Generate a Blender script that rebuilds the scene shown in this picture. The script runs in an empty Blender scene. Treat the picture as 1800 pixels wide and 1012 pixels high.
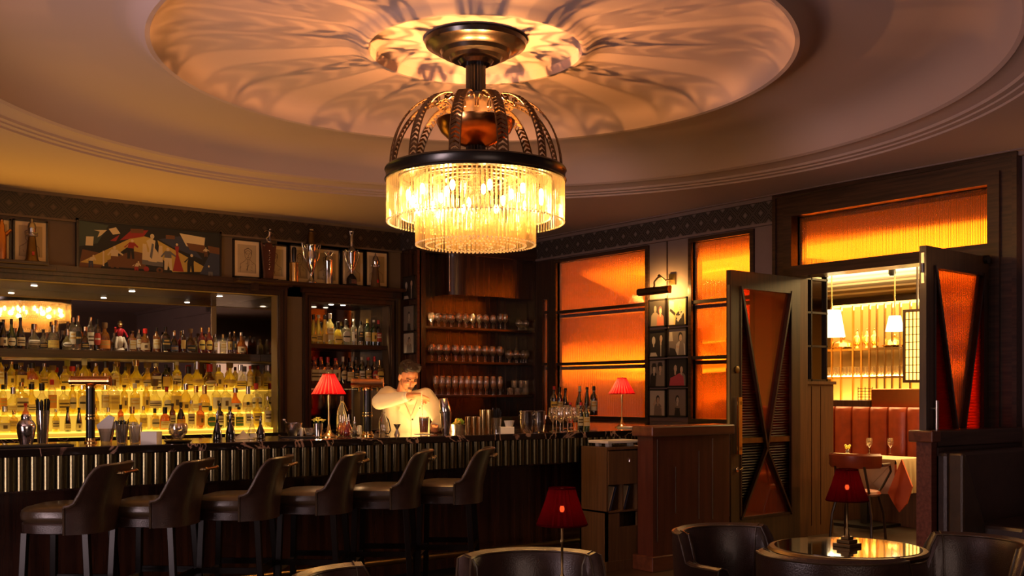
import bpy, math, random
from mathutils import Vector, Matrix
R = random.Random(7)
PI = math.pi
sc = bpy.context.scene
col = sc.collection

# ---------------------------------------------------------------- camera
FPX, CX, HY, EYE = 1851.0, 900.0, 690.0, 1.42
cam = bpy.data.objects.new('camera', bpy.data.cameras.new('camera'))
col.objects.link(cam)
cam.location = (0, 0, EYE)
YAW = math.radians(37.48)
cam.rotation_euler = (PI / 2, 0, -YAW)
cam.data.sensor_width = 36
cam.data.lens = FPX * 36 / 1800
cam.data.shift_y = (HY - 506) / 1800
cam.data.clip_start = 0.05
sc.camera = cam
AX = (math.cos(YAW), math.sin(YAW))
AY = (-math.sin(YAW), math.cos(YAW))

def at(px, py, X=None, Y=None, Z=None, D=None):
    """the point of the room that the photograph shows at (px, py), on a wall X, a wall Y, a level Z or at distance D"""
    r = (px - CX) / FPX
    kx, ky = r * AX[0] + AX[1], r * AY[0] + AY[1]
    if X is not None: D = X / kx
    elif Y is not None: D = Y / ky
    elif Z is not None: D = FPX * (EYE - Z) / (py - HY)
    return Vector((kx * D, ky * D, EYE + (HY - py) * D / FPX))

# ---------------------------------------------------------------- exposure, world, lights
sc.view_settings.view_transform = 'Standard'
sc.view_settings.look = 'None'
sc.view_settings.gamma = 1
sc.view_settings.use_curve_mapping = False
sc.view_settings.exposure = 0.9
sc.cycles.max_bounces = 8
sc.cycles.diffuse_bounces = 3
sc.cycles.glossy_bounces = 4
sc.cycles.transmission_bounces = 6
sc.cycles.transparent_max_bounces = 24
sc.cycles.sample_clamp_indirect = 4
sc.cycles.caustics_reflective = False
sc.cycles.caustics_refractive = False
w = bpy.data.worlds.new('world'); sc.world = w; w.use_nodes = True
w.node_tree.nodes['Background'].inputs[0].default_value = (0.5, 0.38, 0.32, 1)
w.node_tree.nodes['Background'].inputs[1].default_value = 0.02

def lamp(name, kind, loc, energy, color, size=0.1, size_y=None, rot=None, aim=None, spot=None, blend=.5, spread=None):
    d = bpy.data.lights.new(name, kind)
    d.energy = energy; d.color = color
    if kind == 'AREA':
        d.size = size
        if size_y: d.shape = 'RECTANGLE'; d.size_y = size_y
        if spread: d.spread = math.radians(spread)
    else:
        d.shadow_soft_size = size
    if kind == 'SPOT':
        d.spot_size = math.radians(spot or 60); d.spot_blend = blend
    o = bpy.data.objects.new(name, d); col.objects.link(o)
    o.location = loc
    if aim is not None:
        o.rotation_euler = (Vector(aim) - Vector(loc)).to_track_quat('-Z', 'Y').to_euler()
    elif rot: o.rotation_euler = rot
    return o

WARM = (1.0, .56, .22); AMBER = (1.0, .50, .12); YEL = (1.0, .66, .16); ORG = (1.0, .42, .12); DAY = (.74, .70, .92)
# daylight of the street windows, to the left of and behind the camera
lamp('daylight', 'AREA', (-3.2, 4.2, 1.9), 125, (.98, .70, .71), 4.5, 1.4, rot=(0, math.radians(-128), 0), spread=115)
lamp('daylight', 'AREA', (1.5, -2.3, 1.9), 34, (1, .66, .52), 5, 1.6, aim=(4, 5, 1.2))
# dining room beyond the glass
lamp('dining_room_light', 'AREA', (11.3, 7.0, 3.04), 260, (1, .62, .22), 3.0, 6.5, rot=(0, 0, 0))
lamp('dining_room_light', 'AREA', (10.9, 10.7, 1.86), 26, (1, .58, .2), .10, 2.6, rot=(0, math.radians(90), 0))  # area light added to lay a bright band across the window glass
# uplight added over the display shelves to brighten the dining room ceiling
lamp('ceiling_fill', 'AREA', (12.75, 7.6, 2.62), 150, (1, .76, .36), .5, 5.0, rot=(PI, math.radians(-15), 0))

# ---------------------------------------------------------------- materials
MATS = {}
def nodes(name):
    m = bpy.data.materials.new(name); m.use_nodes = True
    nt = m.node_tree; nt.nodes.clear()
    out = nt.nodes.new('ShaderNodeOutputMaterial')
    return m, nt, out
def N(nt, t, **kw):
    n = nt.nodes.new('ShaderNode' + t)
    for k, v in kw.items():
        if k in n.inputs.keys(): n.inputs[k].default_value = v
        else: setattr(n, k, v)
    return n
def L(nt, a, b): nt.links.new(a, b)
def c4(c): return (c[0], c[1], c[2], 1)

def pbr(name, base, rough=.5, metal=0., noise=.0, nscale=8., bump=0., bscale=40., coat=0., emit=None, estr=0., stretch=(1, 1, 1), c2=None, spec=.5, sheen=0., lo=.35, hi=.65, detail=4):
    m, nt, out = nodes(name)
    b = N(nt, 'BsdfPrincipled')
    b.inputs['Base Color'].default_value = c4(base)
    b.inputs['Roughness'].default_value = rough
    b.inputs['Metallic'].default_value = metal
    b.inputs['Coat Weight'].default_value = coat
    b.inputs['Coat Roughness'].default_value = .12 if coat < .9 else .03
    b.inputs['Specular IOR Level'].default_value = spec
    b.inputs['Sheen Weight'].default_value = sheen
    L(nt, b.outputs[0], out.inputs[0])
    if emit: b.inputs['Emission Color'].default_value = c4(emit); b.inputs['Emission Strength'].default_value = estr
    tc = N(nt, 'TexCoord'); mp = N(nt, 'Mapping'); mp.inputs['Scale'].default_value = stretch
    L(nt, tc.outputs['Object'], mp.inputs[0])
    if c2 or noise:
        if not c2: c2 = tuple(max(0, x * (1 - noise)) for x in base)
        n = N(nt, 'TexNoise'); n.inputs['Scale'].default_value = nscale; n.inputs['Detail'].default_value = detail
        L(nt, mp.outputs[0], n.inputs['Vector'])
        r = N(nt, 'ValToRGB'); r.color_ramp.elements[0].position = lo; r.color_ramp.elements[1].position = hi
        r.color_ramp.elements[0].color = c4(c2); r.color_ramp.elements[1].color = c4(base)
        L(nt, n.outputs[0], r.inputs[0]); L(nt, r.outputs[0], b.inputs['Base Color'])
    if bump:
        n2 = N(nt, 'TexNoise'); n2.inputs['Scale'].default_value = bscale; n2.inputs['Detail'].default_value = 3
        L(nt, mp.outputs[0], n2.inputs['Vector'])
        bp = N(nt, 'Bump'); bp.inputs['Strength'].default_value = bump; bp.inputs['Distance'].default_value = .01
        L(nt, n2.outputs[0], bp.inputs['Height']); L(nt, bp.outputs[0], b.inputs['Normal'])
    MATS[name] = m
    return m

def glow(name, c, s):
    m, nt, out = nodes(name)
    e = N(nt, 'Emission'); e.inputs[0].default_value = c4(c); e.inputs[1].default_value = s
    L(nt, e.outputs[0], out.inputs[0]); MATS[name] = m; return m

def thin_glass(name, tint, body=.35, gloss=.12, bodyc=None, rough=.05, trans=.5, edge=1.35):
    """thin clear ware: straight transmission, a share of coloured liquid body, a gloss that grows at the rim"""
    m, nt, out = nodes(name)
    t = N(nt, 'BsdfTransparent'); t.inputs[0].default_value = c4(tint)
    d = N(nt, 'BsdfDiffuse'); d.inputs[0].default_value = c4(bodyc or tint)
    tr = N(nt, 'BsdfTranslucent'); tr.inputs[0].default_value = c4(bodyc or tint)
    m0 = N(nt, 'MixShader'); m0.inputs[0].default_value = trans
    L(nt, d.outputs[0], m0.inputs[1]); L(nt, tr.outputs[0], m0.inputs[2])
    m1 = N(nt, 'MixShader'); m1.inputs[0].default_value = body
    L(nt, t.outputs[0], m1.inputs[1]); L(nt, m0.outputs[0], m1.inputs[2])
    g = N(nt, 'BsdfGlossy'); g.inputs['Roughness'].default_value = rough; g.inputs[0].default_value = (1, 1, 1, 1)
    fr = N(nt, 'LayerWeight'); fr.inputs[0].default_value = .35
    mr = N(nt, 'MapRange'); mr.inputs['To Min'].default_value = gloss; mr.inputs['To Max'].default_value = min(1, gloss + .55 * edge)
    L(nt, fr.outputs['Facing'], mr.inputs['Value'])
    m2 = N(nt, 'MixShader'); L(nt, mr.outputs[0], m2.inputs[0])
    L(nt, m1.outputs[0], m2.inputs[1]); L(nt, g.outputs[0], m2.inputs[2])
    L(nt, m2.outputs[0], out.inputs[0]); MATS[name] = m; return m

def wood(name, base, dark, rough=.35, stretch=(14, 14, .7), coat=.3, scale=3):
    return pbr(name, base, rough, c2=dark, nscale=scale, stretch=stretch, coat=coat, bump=.05, bscale=30)

pbr('ceiling_paint', (.42, .30, .27), .75, bump=.02, bscale=200)
pbr('wall_paint', (.17, .11, .06), .7, noise=.12, nscale=3)
pbr('wall_mauve', (.19, .13, .12), .65, noise=.1, nscale=3)
wood('dark_wood', (.045, .019, .010), (.018, .007, .004))
wood('dark_wood_x', (.055, .023, .012), (.02, .008, .004), stretch=(.7, 14, 14))
wood('dark_wood_y', (.055, .023, .012), (.02, .008, .004), stretch=(14, .7, 14))
wood('rosewood', (.060, .022, .012), (.014, .004, .003), rough=.25, stretch=(9, 9, .35), coat=.5, scale=2.2)
wood('door_wood', (.068, .035, .013), (.04, .02, .008), rough=.4)
wood('oak', (.15, .075, .028), (.10, .05, .02), rough=.5, coat=.05)
wood('oak_warm', (.16, .068, .022), (.10, .042, .014), rough=.45, coat=.1)
wood('mahogany', (.10, .026, .013), (.06, .015, .008), rough=.33, stretch=(6, 6, .5))
wood('mahogany_x', (.16, .05, .022), (.09, .026, .012), rough=.33, stretch=(.6, 8, 8))
pbr('floor_wood', (.06, .034, .018), .35, c2=(.03, .016, .009), nscale=2, stretch=(.6, 10, 1), coat=.2)
pbr('red_veneer', (.16, .05, .03), .4, c2=(.09, .022, .012), nscale=5, stretch=(.4, 8, 8))
pbr('leather', (.042, .021, .014), .32, noise=.35, nscale=14, bump=.18, bscale=160, coat=.12, spec=.6)
pbr('leather_seat', (.06, .036, .018), .3, noise=.3, nscale=12, bump=.15, bscale=160, coat=.15, spec=.6)
pbr('red_leather', (.36, .055, .014), .36, noise=.3, nscale=9, bump=.08, bscale=120, coat=.15)
pbr('bronze', (.012, .008, .006), .26, noise=.25, nscale=20)
pbr('bronze_arm', (.15, .085, .04), .33, metal=.8, noise=.3, nscale=40)
pbr('copper', (.62, .27, .09), .22, metal=1)
pbr('brass', (.75, .5, .2), .22, metal=1, noise=.1)
pbr('gold', (.8, .52, .2), .18, metal=1)
pbr('old_brass', (.26, .17, .07), .35, metal=1, noise=.3)
pbr('silver', (.78, .74, .7), .14, metal=1, noise=.08, nscale=20)
pbr('steel', (.55, .52, .5), .28, metal=1)
pbr('pewter', (.20, .165, .085), .24, metal=.95, noise=.25, nscale=60)
pbr('black', (.008, .007, .007), .3)
pbr('black_matt', (.012, .010, .010), .6)
pbr('frame_black', (.012, .008, .006), .35, coat=.3)
pbr('white', (.75, .7, .6), .6)
pbr('linen', (.72, .68, .6), .8, noise=.08, nscale=10)
pbr('quilted_cloth', (.62, .45, .25), .7, noise=.12, nscale=6)
pbr('paper', (.85, .64, .36), .7, noise=.1, nscale=3)
pbr('paper_dark', (.55, .40, .22), .7, noise=.1, nscale=5)
pbr('ink', (.12, .075, .04), .7)
pbr('mirror', (.72, .66, .58), .02, metal=1)
pbr('smoked_mirror', (.28, .24, .2), .05, metal=1)
pbr('red', (.55, .02, .015), .35)
pbr('lipred', (.4, .015, .03), .4)
pbr('yellow_flower', (.75, .7, .12), .6)
pbr('green', (.03, .12, .03), .5)
pbr('marble_w', (.6, .5, .45), .2)
pbr('skin', (.62, .27, .13), .5, noise=.1, nscale=30)
pbr('hair', (.03, .016, .01), .45, noise=.4, nscale=60, bump=.4, bscale=90)
pbr('jacket', (.80, .70, .50), .75, noise=.05, nscale=8, bump=.1, bscale=18)
pbr('lapel', (.70, .58, .38), .75)
pbr('seam', (.35, .28, .18), .8)
pbr('trousers', (.02, .02, .025), .8)
pbr('lime', (.28, .5, .05), .45)
glow('bulb', (1, .72, .32), 32); glow('bulb_soft', (1, .6, .25), 14); glow('step_front', (1, .52, .05), .5); glow('strip_glow', (1, .62, .2), 14)
pbr('leg_wood', (.007, .004, .003), .25, c2=(.008, .005, .003), stretch=(14, 14, .7), spec=.14)
glow('bulb_red', (1, .34, .12), 9)
glow('step_light', (1, .58, .06), 1.5)
glow('downlight', (1, .88, .7), 9)
glow('shade_white', (1, .72, .36), 2.6)
glow('tray_light', (1, .88, .58), 1.6)

def shade_mat(name, c, e, es, see=0.):
    m, nt, out = nodes(name)
    d = N(nt, 'BsdfDiffuse'); d.inputs[0].default_value = c4(c)
    t = N(nt, 'BsdfTranslucent'); t.inputs[0].default_value = c4(c)
    mx = N(nt, 'MixShader'); mx.inputs[0].default_value = .5
    L(nt, d.outputs[0], mx.inputs[1]); L(nt, t.outputs[0], mx.inputs[2])
    m3 = N(nt, 'MixShader'); m3.inputs[0].default_value = see; tp = N(nt, 'BsdfTransparent'); tp.inputs[0].default_value = (1, .25, .15, 1)
    L(nt, mx.outputs[0], m3.inputs[1]); L(nt, tp.outputs[0], m3.inputs[2]); L(nt, m3.outputs[0], out.inputs[0])
    MATS[name] = m
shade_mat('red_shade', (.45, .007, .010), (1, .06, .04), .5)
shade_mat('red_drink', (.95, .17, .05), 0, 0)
shade_mat('lit_stripe', (.66, .07, .05), 0, 0)  # paler red stands in for light showing through the pleats
shade_mat('dark_red_shade', (.075, .002, .004), (1, .06, .04), .1, .07)
shade_mat('rod_end', (1, .9, .66), 0, 0)  # pale tips stand in for light gathered at the rod ends
shade_mat('shade_lining', (.9, .62, .35), (1, .06, .04), .1)

CLEAR = thin_glass('clear_glass', (.97, .93, .86), .10, .17, (1, .8, .5))
thin_glass('rod_glass', (1, .93, .75), .15, .09, (1, .88, .62), .12, .7, edge=.8)
thin_glass('pane_orange', (1, .42, .15), .22, .07, (.9, .22, .04), edge=.6)
thin_glass('pane_clear', (.92, .88, .84), .02, .06, edge=.6)
for nm, tint, body, bc in [
        ('g_clear', (.96, .93, .85), .12, (.9, .85, .6)), ('g_amber', (.85, .42, .10), .35, (.75, .28, .04)),
        ('g_gold', (1, .82, .32), .35, (.95, .62, .10)), ('g_brown', (.32, .13, .04), .45, (.12, .04, .012)),
        ('g_green', (.22, .42, .14), .45, (.05, .12, .03)), ('g_dark', (.06, .05, .035), .7, (.012, .01, .008)),
        ('g_red', (.7, .08, .04), .5, (.45, .03, .02)), ('g_rose', (.85, .45, .35), .35, (.7, .3, .2)),
        ('g_yellow', (1, .9, .3), .4, (1, .78, .12)), ('g_pale', (.98, .95, .7), .22, (1, .85, .35))]:
    thin_glass(nm, tint, body, .10, bc, .06, .6)
for nm, c in [('l_cream', (.66, .55, .33)), ('l_white', (.72, .67, .55)), ('l_yellow', (.75, .55, .12)), ('l_black', (.02, .018, .015)),
              ('l_red', (.45, .05, .03)), ('l_gold', (.55, .36, .1)), ('l_blue', (.06, .08, .16)), ('l_green', (.06, .16, .06)), ('l_orange', (.7, .28, .05))]:
    pbr(nm, c, .6)

# marble: black with pink and white veins
m, nt, out = nodes('marble')
b = N(nt, 'BsdfPrincipled'); b.inputs['Roughness'].default_value = .08; b.inputs['Coat Weight'].default_value = .5
tc = N(nt, 'TexCoord'); n1 = N(nt, 'TexNoise'); n1.inputs['Scale'].default_value = 2.2; n1.inputs['Detail'].default_value = 8; n1.inputs['Distortion'].default_value = 1.6
L(nt, tc.outputs['Object'], n1.inputs['Vector'])
r1 = N(nt, 'ValToRGB'); e = r1.color_ramp.elements
e[0].position = .485; e[0].color = (.010, .007, .005, 1); e[1].position = .50; e[1].color = (.42, .26, .2, 1)
x = e.new(.515); x.color = (.014, .009, .006, 1)
x = e.new(.66); x.color = (.02, .012, .008, 1); x = e.new(.70); x.color = (.30, .16, .12, 1); x = e.new(.74); x.color = (.03, .016, .01, 1)
L(nt, n1.outputs[0], r1.inputs[0]); L(nt, r1.outputs[0], b.inputs['Base Color']); L(nt, b.outputs[0], out.inputs[0]); MATS['marble'] = m

# frieze: nested lozenges in low relief, one material for walls along X, one for walls along Y
def frieze_mat(name, axis, c1=(.016, .010, .008), c2=(.10, .075, .065), p=.20):
    m, nt, out = nodes(name)
    b = N(nt, 'BsdfPrincipled'); b.inputs['Roughness'].default_value = .45
    tc = N(nt, 'TexCoord'); sp = N(nt, 'SeparateXYZ'); L(nt, tc.outputs['Object'], sp.inputs[0])
    def mth(op, a, b2=None):
        n = N(nt, 'Math', operation=op)
        for i, v in enumerate((a, b2)):
            if v is None: continue
            if isinstance(v, (int, float)): n.inputs[i].default_value = v
            else: L(nt, v, n.inputs[i])
        return n.outputs[0]
    a, z = sp.outputs[axis], mth('SUBTRACT', sp.outputs[2], 3.231)
    def cell(v): return mth('ABSOLUTE', mth('SUBTRACT', mth('FRACT', mth('DIVIDE', v, p)), .5))
    s = cell(mth('ADD', mth('ADD', a, z), 40.0)); t = cell(mth('ADD', mth('SUBTRACT', a, z), 40.0 + p / 2 * 0))
    d = mth('MAXIMUM', s, t)
    ring = mth('LESS_THAN', mth('FRACT', mth('MULTIPLY', d, 7.0)), .38)
    mx = N(nt, 'MixRGB'); mx.inputs[1].default_value = c4(c1); mx.inputs[2].default_value = c4(c2)
    core = mth('MAXIMUM', mth('MULTIPLY', ring, .55), mth('LESS_THAN', d, .13))
    L(nt, core, mx.inputs[0]); L(nt, mx.outputs[0], b.inputs['Base Color'])
    bp = N(nt, 'Bump'); bp.inputs['Strength'].default_value = .6; bp.inputs['Distance'].default_value = .01
    L(nt, ring, bp.inputs['Height']); L(nt, bp.outputs[0], b.inputs['Normal']); L(nt, b.outputs[0], out.inputs[0])
    MATS[name] = m
frieze_mat('frieze_x', 0, (.018, .011, .006), (.10, .06, .035)); frieze_mat('frieze_y', 1, c2=(.16, .12, .11))

# reeded orange glass: vertical ribs bend what is seen sideways
def reeded(name, axis, tint, freq=32., rough=.12, tl=.16, gl=.06):
    m, nt, out = nodes(name)
    rf = N(nt, 'BsdfRefraction'); rf.inputs[0].default_value = c4(tint); rf.inputs['Roughness'].default_value = rough; rf.inputs['IOR'].default_value = 1.25
    tr = N(nt, 'BsdfTranslucent'); tr.inputs[0].default_value = c4(tuple(x * .9 for x in tint))
    g = N(nt, 'BsdfGlossy'); g.inputs['Roughness'].default_value = .15; g.inputs[0].default_value = (1, .9, .8, 1)
    tc = N(nt, 'TexCoord'); sp = N(nt, 'SeparateXYZ'); L(nt, tc.outputs['Object'], sp.inputs[0])
    mu = N(nt, 'Math', operation='MULTIPLY'); mu.inputs[1].default_value = freq * 2 * PI; L(nt, sp.outputs[axis], mu.inputs[0])
    sn = N(nt, 'Math', operation='SINE'); L(nt, mu.outputs[0], sn.inputs[0])
    bp = N(nt, 'Bump'); bp.inputs['Strength'].default_value = .8; bp.inputs['Distance'].default_value = .005
    L(nt, sn.outputs[0], bp.inputs['Height'])
    for q in (rf, g, tr): L(nt, bp.outputs[0], q.inputs['Normal'])
    m1 = N(nt, 'MixShader'); m1.inputs[0].default_value = tl; L(nt, rf.outputs[0], m1.inputs[1]); L(nt, tr.outputs[0], m1.inputs[2])
    m2 = N(nt, 'MixShader'); m2.inputs[0].default_value = gl; L(nt, m1.outputs[0], m2.inputs[1]); L(nt, g.outputs[0], m2.inputs[2])
    L(nt, m2.outputs[0], out.inputs[0]); MATS[name] = m
reeded('reeded_orange', 1, (1, .46, .11), 70., .07, .10); reeded('reeded_red', 2, (.95, .13, .045), 40., .2, .42, .01); reeded('reeded_door', 0, (1, .40, .10), 70., .2, .3)

# ---------------------------------------------------------------- mesh helpers
class MB:
    def __init__(s): s.v = []; s.f = []; s.m = []; s.s = []
    def add(s, vs, fs, mi=0, smooth=False, mx=None):
        o = len(s.v)
        for p in vs:
            p = Vector(p)
            s.v.append(tuple(mx @ p) if mx is not None else tuple(p))
        for f in fs: s.f.append(tuple(i + o for i in f)); s.m.append(mi); s.s.append(smooth)
        return s
    def box(s, x0, y0, z0, x1, y1, z1, mi=0, mx=None):
        if x0 > x1: x0, x1 = x1, x0
        if y0 > y1: y0, y1 = y1, y0
        if z0 > z1: z0, z1 = z1, z0
        vs = [(x, y, z) for x in (x0, x1) for y in (y0, y1) for z in (z0, z1)]
        return s.add(vs, [(0, 1, 3, 2), (4, 6, 7, 5), (0, 4, 5, 1), (2, 3, 7, 6), (0, 2, 6, 4), (1, 5, 7, 3)], mi, False, mx)
    def cbox(s, c, d, mi=0, mx=None):
        return s.box(c[0] - d[0] / 2, c[1] - d[1] / 2, c[2] - d[2] / 2, c[0] + d[0] / 2, c[1] + d[1] / 2, c[2] + d[2] / 2, mi, mx)
    def beam(s, a, b, wd, ht, mi=0, up=(0, 0, 1)):
        a, b = Vector(a), Vector(b); d = (b - a); ln = d.length; d.normalize()
        side = d.cross(Vector(up))
        if side.length < 1e-4: side = d.cross(Vector((1, 0, 0)))
        side.normalize(); u = side.cross(d)
        mx = Matrix((( d.x, side.x, u.x, a.x), (d.y, side.y, u.y, a.y), (d.z, side.z, u.z, a.z), (0, 0, 0, 1)))
        return s.box(0, -wd / 2, -ht / 2, ln, wd / 2, ht / 2, mi, mx)
    def lathe(s, prof, n=24, mi=0, mx=None, a0=0., a1=2 * PI, smooth=True, sq=0., cap=True, flute=None):
        full = abs(a1 - a0 - 2 * PI) < 1e-6
        k = n if full else n + 1
        vs = []; fs = []
        for (r, z) in prof:
            for i in range(k):
                a = a0 + (a1 - a0) * i / n
                ca, sa = math.cos(a), math.sin(a)
                q = r
                if sq: q = r / ((abs(ca) ** sq + abs(sa) ** sq) ** (1 / sq))
                if flute: q = r * (1 + flute[1] * math.cos(flute[0] * a))
                vs.append((q * ca, q * sa, z))
        for j in range(len(prof) - 1):
            for i in range(n):
                i2 = (i + 1) % k
                fs.append((j * k + i, j * k + i2, (j + 1) * k + i2, (j + 1) * k + i))
        if full and cap:
            if prof[0][0] > 1e-4: fs.append(tuple(range(k - 1, -1, -1)))
            if prof[-1][0] > 1e-4: fs.append(tuple((len(prof) - 1) * k + i for i in range(k)))
        return s.add(vs, fs, mi, smooth, mx)
    def tube(s, pts, r, n=8, mi=0, mx=None, closed=False, smooth=True):
        pts = [Vector(p) for p in pts]; rs = r if isinstance(r, (list, tuple)) else [r] * len(pts)
        vs = []; fs = []; prev = None; m = len(pts)
        for i, p in enumerate(pts):
            a = pts[(i - 1) % m] if (i > 0 or closed) else p
            b = pts[(i + 1) % m] if (i < m - 1 or closed) else p
            t = (b - a).normalized()
            if prev is None:
                u = t.cross(Vector((0, 0, 1)))
                if u.length < 1e-3: u = t.cross(Vector((1, 0, 0)))
            else: u = prev - t * prev.dot(t)
            u.normalize(); prev = u; w2 = t.cross(u)
            for k in range(n):
                an = 2 * PI * k / n
                vs.append(p + (u * math.cos(an) + w2 * math.sin(an)) * rs[i])
        for i in range(m if closed else m - 1):
            for k in range(n):
                j = (i + 1) % m; k2 = (k + 1) % n
                fs.append((i * n + k, i * n + k2, j * n + k2, j * n + k))
        if not closed: fs.append(tuple(range(n - 1, -1, -1))); fs.append(tuple((m - 1) * n + k for k in range(n)))
        return s.add(vs, fs, mi, smooth, mx)
    def ball(s, c, r, n=12, mi=0, mx=None, rot=None):
        if not isinstance(r, (tuple, list)): r = (r, r, r)
        pr = [(math.sin(PI * i / n), -math.cos(PI * i / n)) for i in range(n + 1)]
        pr[0] = (1e-5, -1); pr[-1] = (1e-5, 1)
        M0 = Matrix.Translation(Vector(c)) @ (rot.to_matrix().to_4x4() if rot is not None else Matrix()) @ Matrix.Diagonal((r[0], r[1], r[2], 1))
        if mx is not None: M0 = mx @ M0
        return s.lathe(pr, n + 4, mi, M0, cap=False)
    def prism(s, poly, t, mi=0, mx=None):
        """polygon in x,z plane, extruded from y=0 to y=t"""
        k = len(poly)
        vs = [(x, 0, z) for x, z in poly] + [(x, t, z) for x, z in poly]
        fs = [tuple(range(k)), tuple(range(2 * k - 1, k - 1, -1))] + [(i, i + k, (i + 1) % k + k, (i + 1) % k) for i in range(k)]
        return s.add(vs, fs, mi, False, mx)
    def build(s, name, mats, parent=None, loc=None, rz=0., bev=0., kind=None, label=None):
        me = bpy.data.meshes.new(name)
        me.from_pydata(s.v, [], s.f)
        if isinstance(mats, str): mats = [mats]
        for q in mats: me.materials.append(MATS[q])
        me.polygons.foreach_set('material_index', s.m)
        me.polygons.foreach_set('use_smooth', s.s)
        me.update()
        if any(s.s): me.set_sharp_from_angle(angle=math.radians(38))
        o = bpy.data.objects.new(name, me); col.objects.link(o)
        if parent is not None: o.parent = parent
        if loc is not None: o.location = loc
        o.rotation_euler.z = rz
        if bev:
            b = o.modifiers.new('bevel', 'BEVEL'); b.width = bev; b.segments = 2; b.limit_method = 'ANGLE'
        if kind: o['kind'] = kind
        if label: o['label'] = label
        return o
def tag(o, label, cat, group=None, kind=None):
    o['label'] = label; o['category'] = cat
    if group: o['group'] = group
    if kind: o['kind'] = kind
    return o
def thing(name, loc, label, cat, group=None, rz=0.):
    o = bpy.data.objects.new(name, None); col.objects.link(o)
    o.location = loc; o.rotation_euler.z = rz; o.empty_display_size = .05
    return tag(o, label, cat, group)
def dup(root, loc, label=None, rz=None, group=None, scale=None):
    r = root.copy(); col.objects.link(r); r.location = loc
    if rz is not None: r.rotation_euler.z = rz
    if label: r['label'] = label
    if group: r['group'] = group
    if scale: r.scale = (scale, scale, scale)
    for ch in list(root.children):
        c = ch.copy(); col.objects.link(c); c.parent = r
        for g in ch.children:
            d = g.copy(); col.objects.link(d); d.parent = c
    return r
def T(x, y, z): return Matrix.Translation((x, y, z))
def RZ(a): return Matrix.Rotation(a, 4, 'Z')
ORD = ['leftmost', 'second', 'third', 'fourth', 'fifth', 'sixth', 'seventh', 'eighth', 'ninth', 'tenth', 'eleventh', 'twelfth', 'thirteenth',
       'fourteenth', 'fifteenth', 'sixteenth', 'seventeenth', 'eighteenth', 'nineteenth', 'twentieth']
ORD += ['twenty-' + x for x in ['first'] + ORD[1:9]] + ['thirtieth'] + ['thirty-' + x for x in ['first'] + ORD[1:9]] + ['fortieth']
# ================================================================ the room
WX, WY = 8.48, 10.90      # window wall, back wall (room faces)
CEIL = 3.37
CC = (4.11, 5.76)         # centre of the round ceiling
def S(name, mb, mats, bev=0.): return mb.build(name, mats, kind='structure', bev=bev)

mb = MB(); mb.box(-3.6, -2.6, -.1, WX + .15, WY + 1.2, 0); S('floor', mb, 'floor_wood')
mb = MB(); mb.box(WX + .15, 2, -.1, 16.3, 13, 0); S('floor', mb, 'floor_wood')

# ceiling: rings turned about the chandelier axis, then the flat field out to the walls
prof = [(.001, 3.79), (.66, 3.79), (.705, 3.765), (.715, 3.70), (.745, 3.70), (.80, 3.735), (.86, 3.755), (.95, 3.76), (1.72, 3.76), (1.86, 3.75), (1.96, 3.72),
        (2.04, 3.66), (2.07, 3.605), (2.10, 3.60), (2.13, 3.625), (2.165, 3.67), (2.22, 3.695), (2.30, 3.70), (2.90, 3.70), (3.05, 3.685), (3.17, 3.64), (3.25, 3.57), (3.29, 3.50), (3.305, 3.455),
        (3.33, 3.44), (3.345, 3.445), (3.40, 3.44), (3.47, 3.42), (3.48, 3.402), (3.525, 3.40), (3.53, 3.388), (3.58, 3.385), (3.585, CEIL)]
mb = MB(); mb.lathe(prof, 160, mx=T(CC[0], CC[1], 0), cap=False)
K = 160; ro = prof[-1][0]
x0, x1, y0, y1 = -3.6, WX + .15, -2.6, WY + .15
vs = []; 
for i in range(K):
    a = 2 * PI * i / K; ca, sa = math.cos(a), math.sin(a)
    vs.append((CC[0] + ro * ca, CC[1] + ro * sa, CEIL))
for i in range(K):
    a = 2 * PI * i / K; ca, sa = math.cos(a), math.sin(a)
    tx = ((x1 if ca > 0 else x0) - CC[0]) / ca if abs(ca) > 1e-6 else 1e9
    ty = ((y1 if sa > 0 else y0) - CC[1]) / sa if abs(sa) > 1e-6 else 1e9
    t = min(tx, ty); vs.append((CC[0] + t * ca, CC[1] + t * sa, CEIL))
mb.add(vs, [(i, (i + 1) % K, K + (i + 1) % K, K + i) for i in range(K)])
mb.box(-3.6, -2.6, 4.0, WX + .15, WY + .15, 4.1)
S('ceiling', mb, 'ceiling_paint')

def XY(px, Y): return at(px, 600, Y=Y).x
def YX(px, X): return at(px, 600, X=X).y
# --- back wall with the two recesses
RX = XY(487, WY)                      # right side of the main recess
NX0, NX1 = XY(545, WY), XY(683, WY)   # niche
BX = 6.67                             # corner where the glass cabinet begins
ZR = 2.50; MY = 11.85                 # recess head, mirror plane
ZN = at(545, 530, Y=WY).z
mb = MB()
mb.box(-3.6, WY, ZR, NX0, WY + .15, CEIL); mb.box(NX0, WY, ZN, NX1, WY + .15, CEIL); mb.box(NX1, WY, 0, BX + .05, WY + .15, CEIL)
mb.box(NX0 - .001, WY, ZR, NX1, WY + .15, CEIL)
mb.box(RX, WY, 0, NX0, WY + .15, CEIL); mb.box(-3.6, WY, 0, .3, WY + .15, ZR)
S('wall_back', mb, 'wall_paint')
mb = MB()
mb.box(.15, WY + .15, 0, .3, MY + .1, ZR + .1); mb.box(.15, WY + .1, ZR, RX + .1, MY + .1, ZR + .1)
S('trim_1', mb, 'dark_wood')
mb = MB(); mb.box(RX, WY + .15, 0, RX + .06, MY + .1, ZR + .1); S('wall_recess', mb, 'smoked_mirror')
mb = MB(); mb.box(.3, MY, .9, RX, MY + .05, ZR); S('wall_mirror', mb, 'mirror')
mb = MB(); nd = WY + .42
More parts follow.
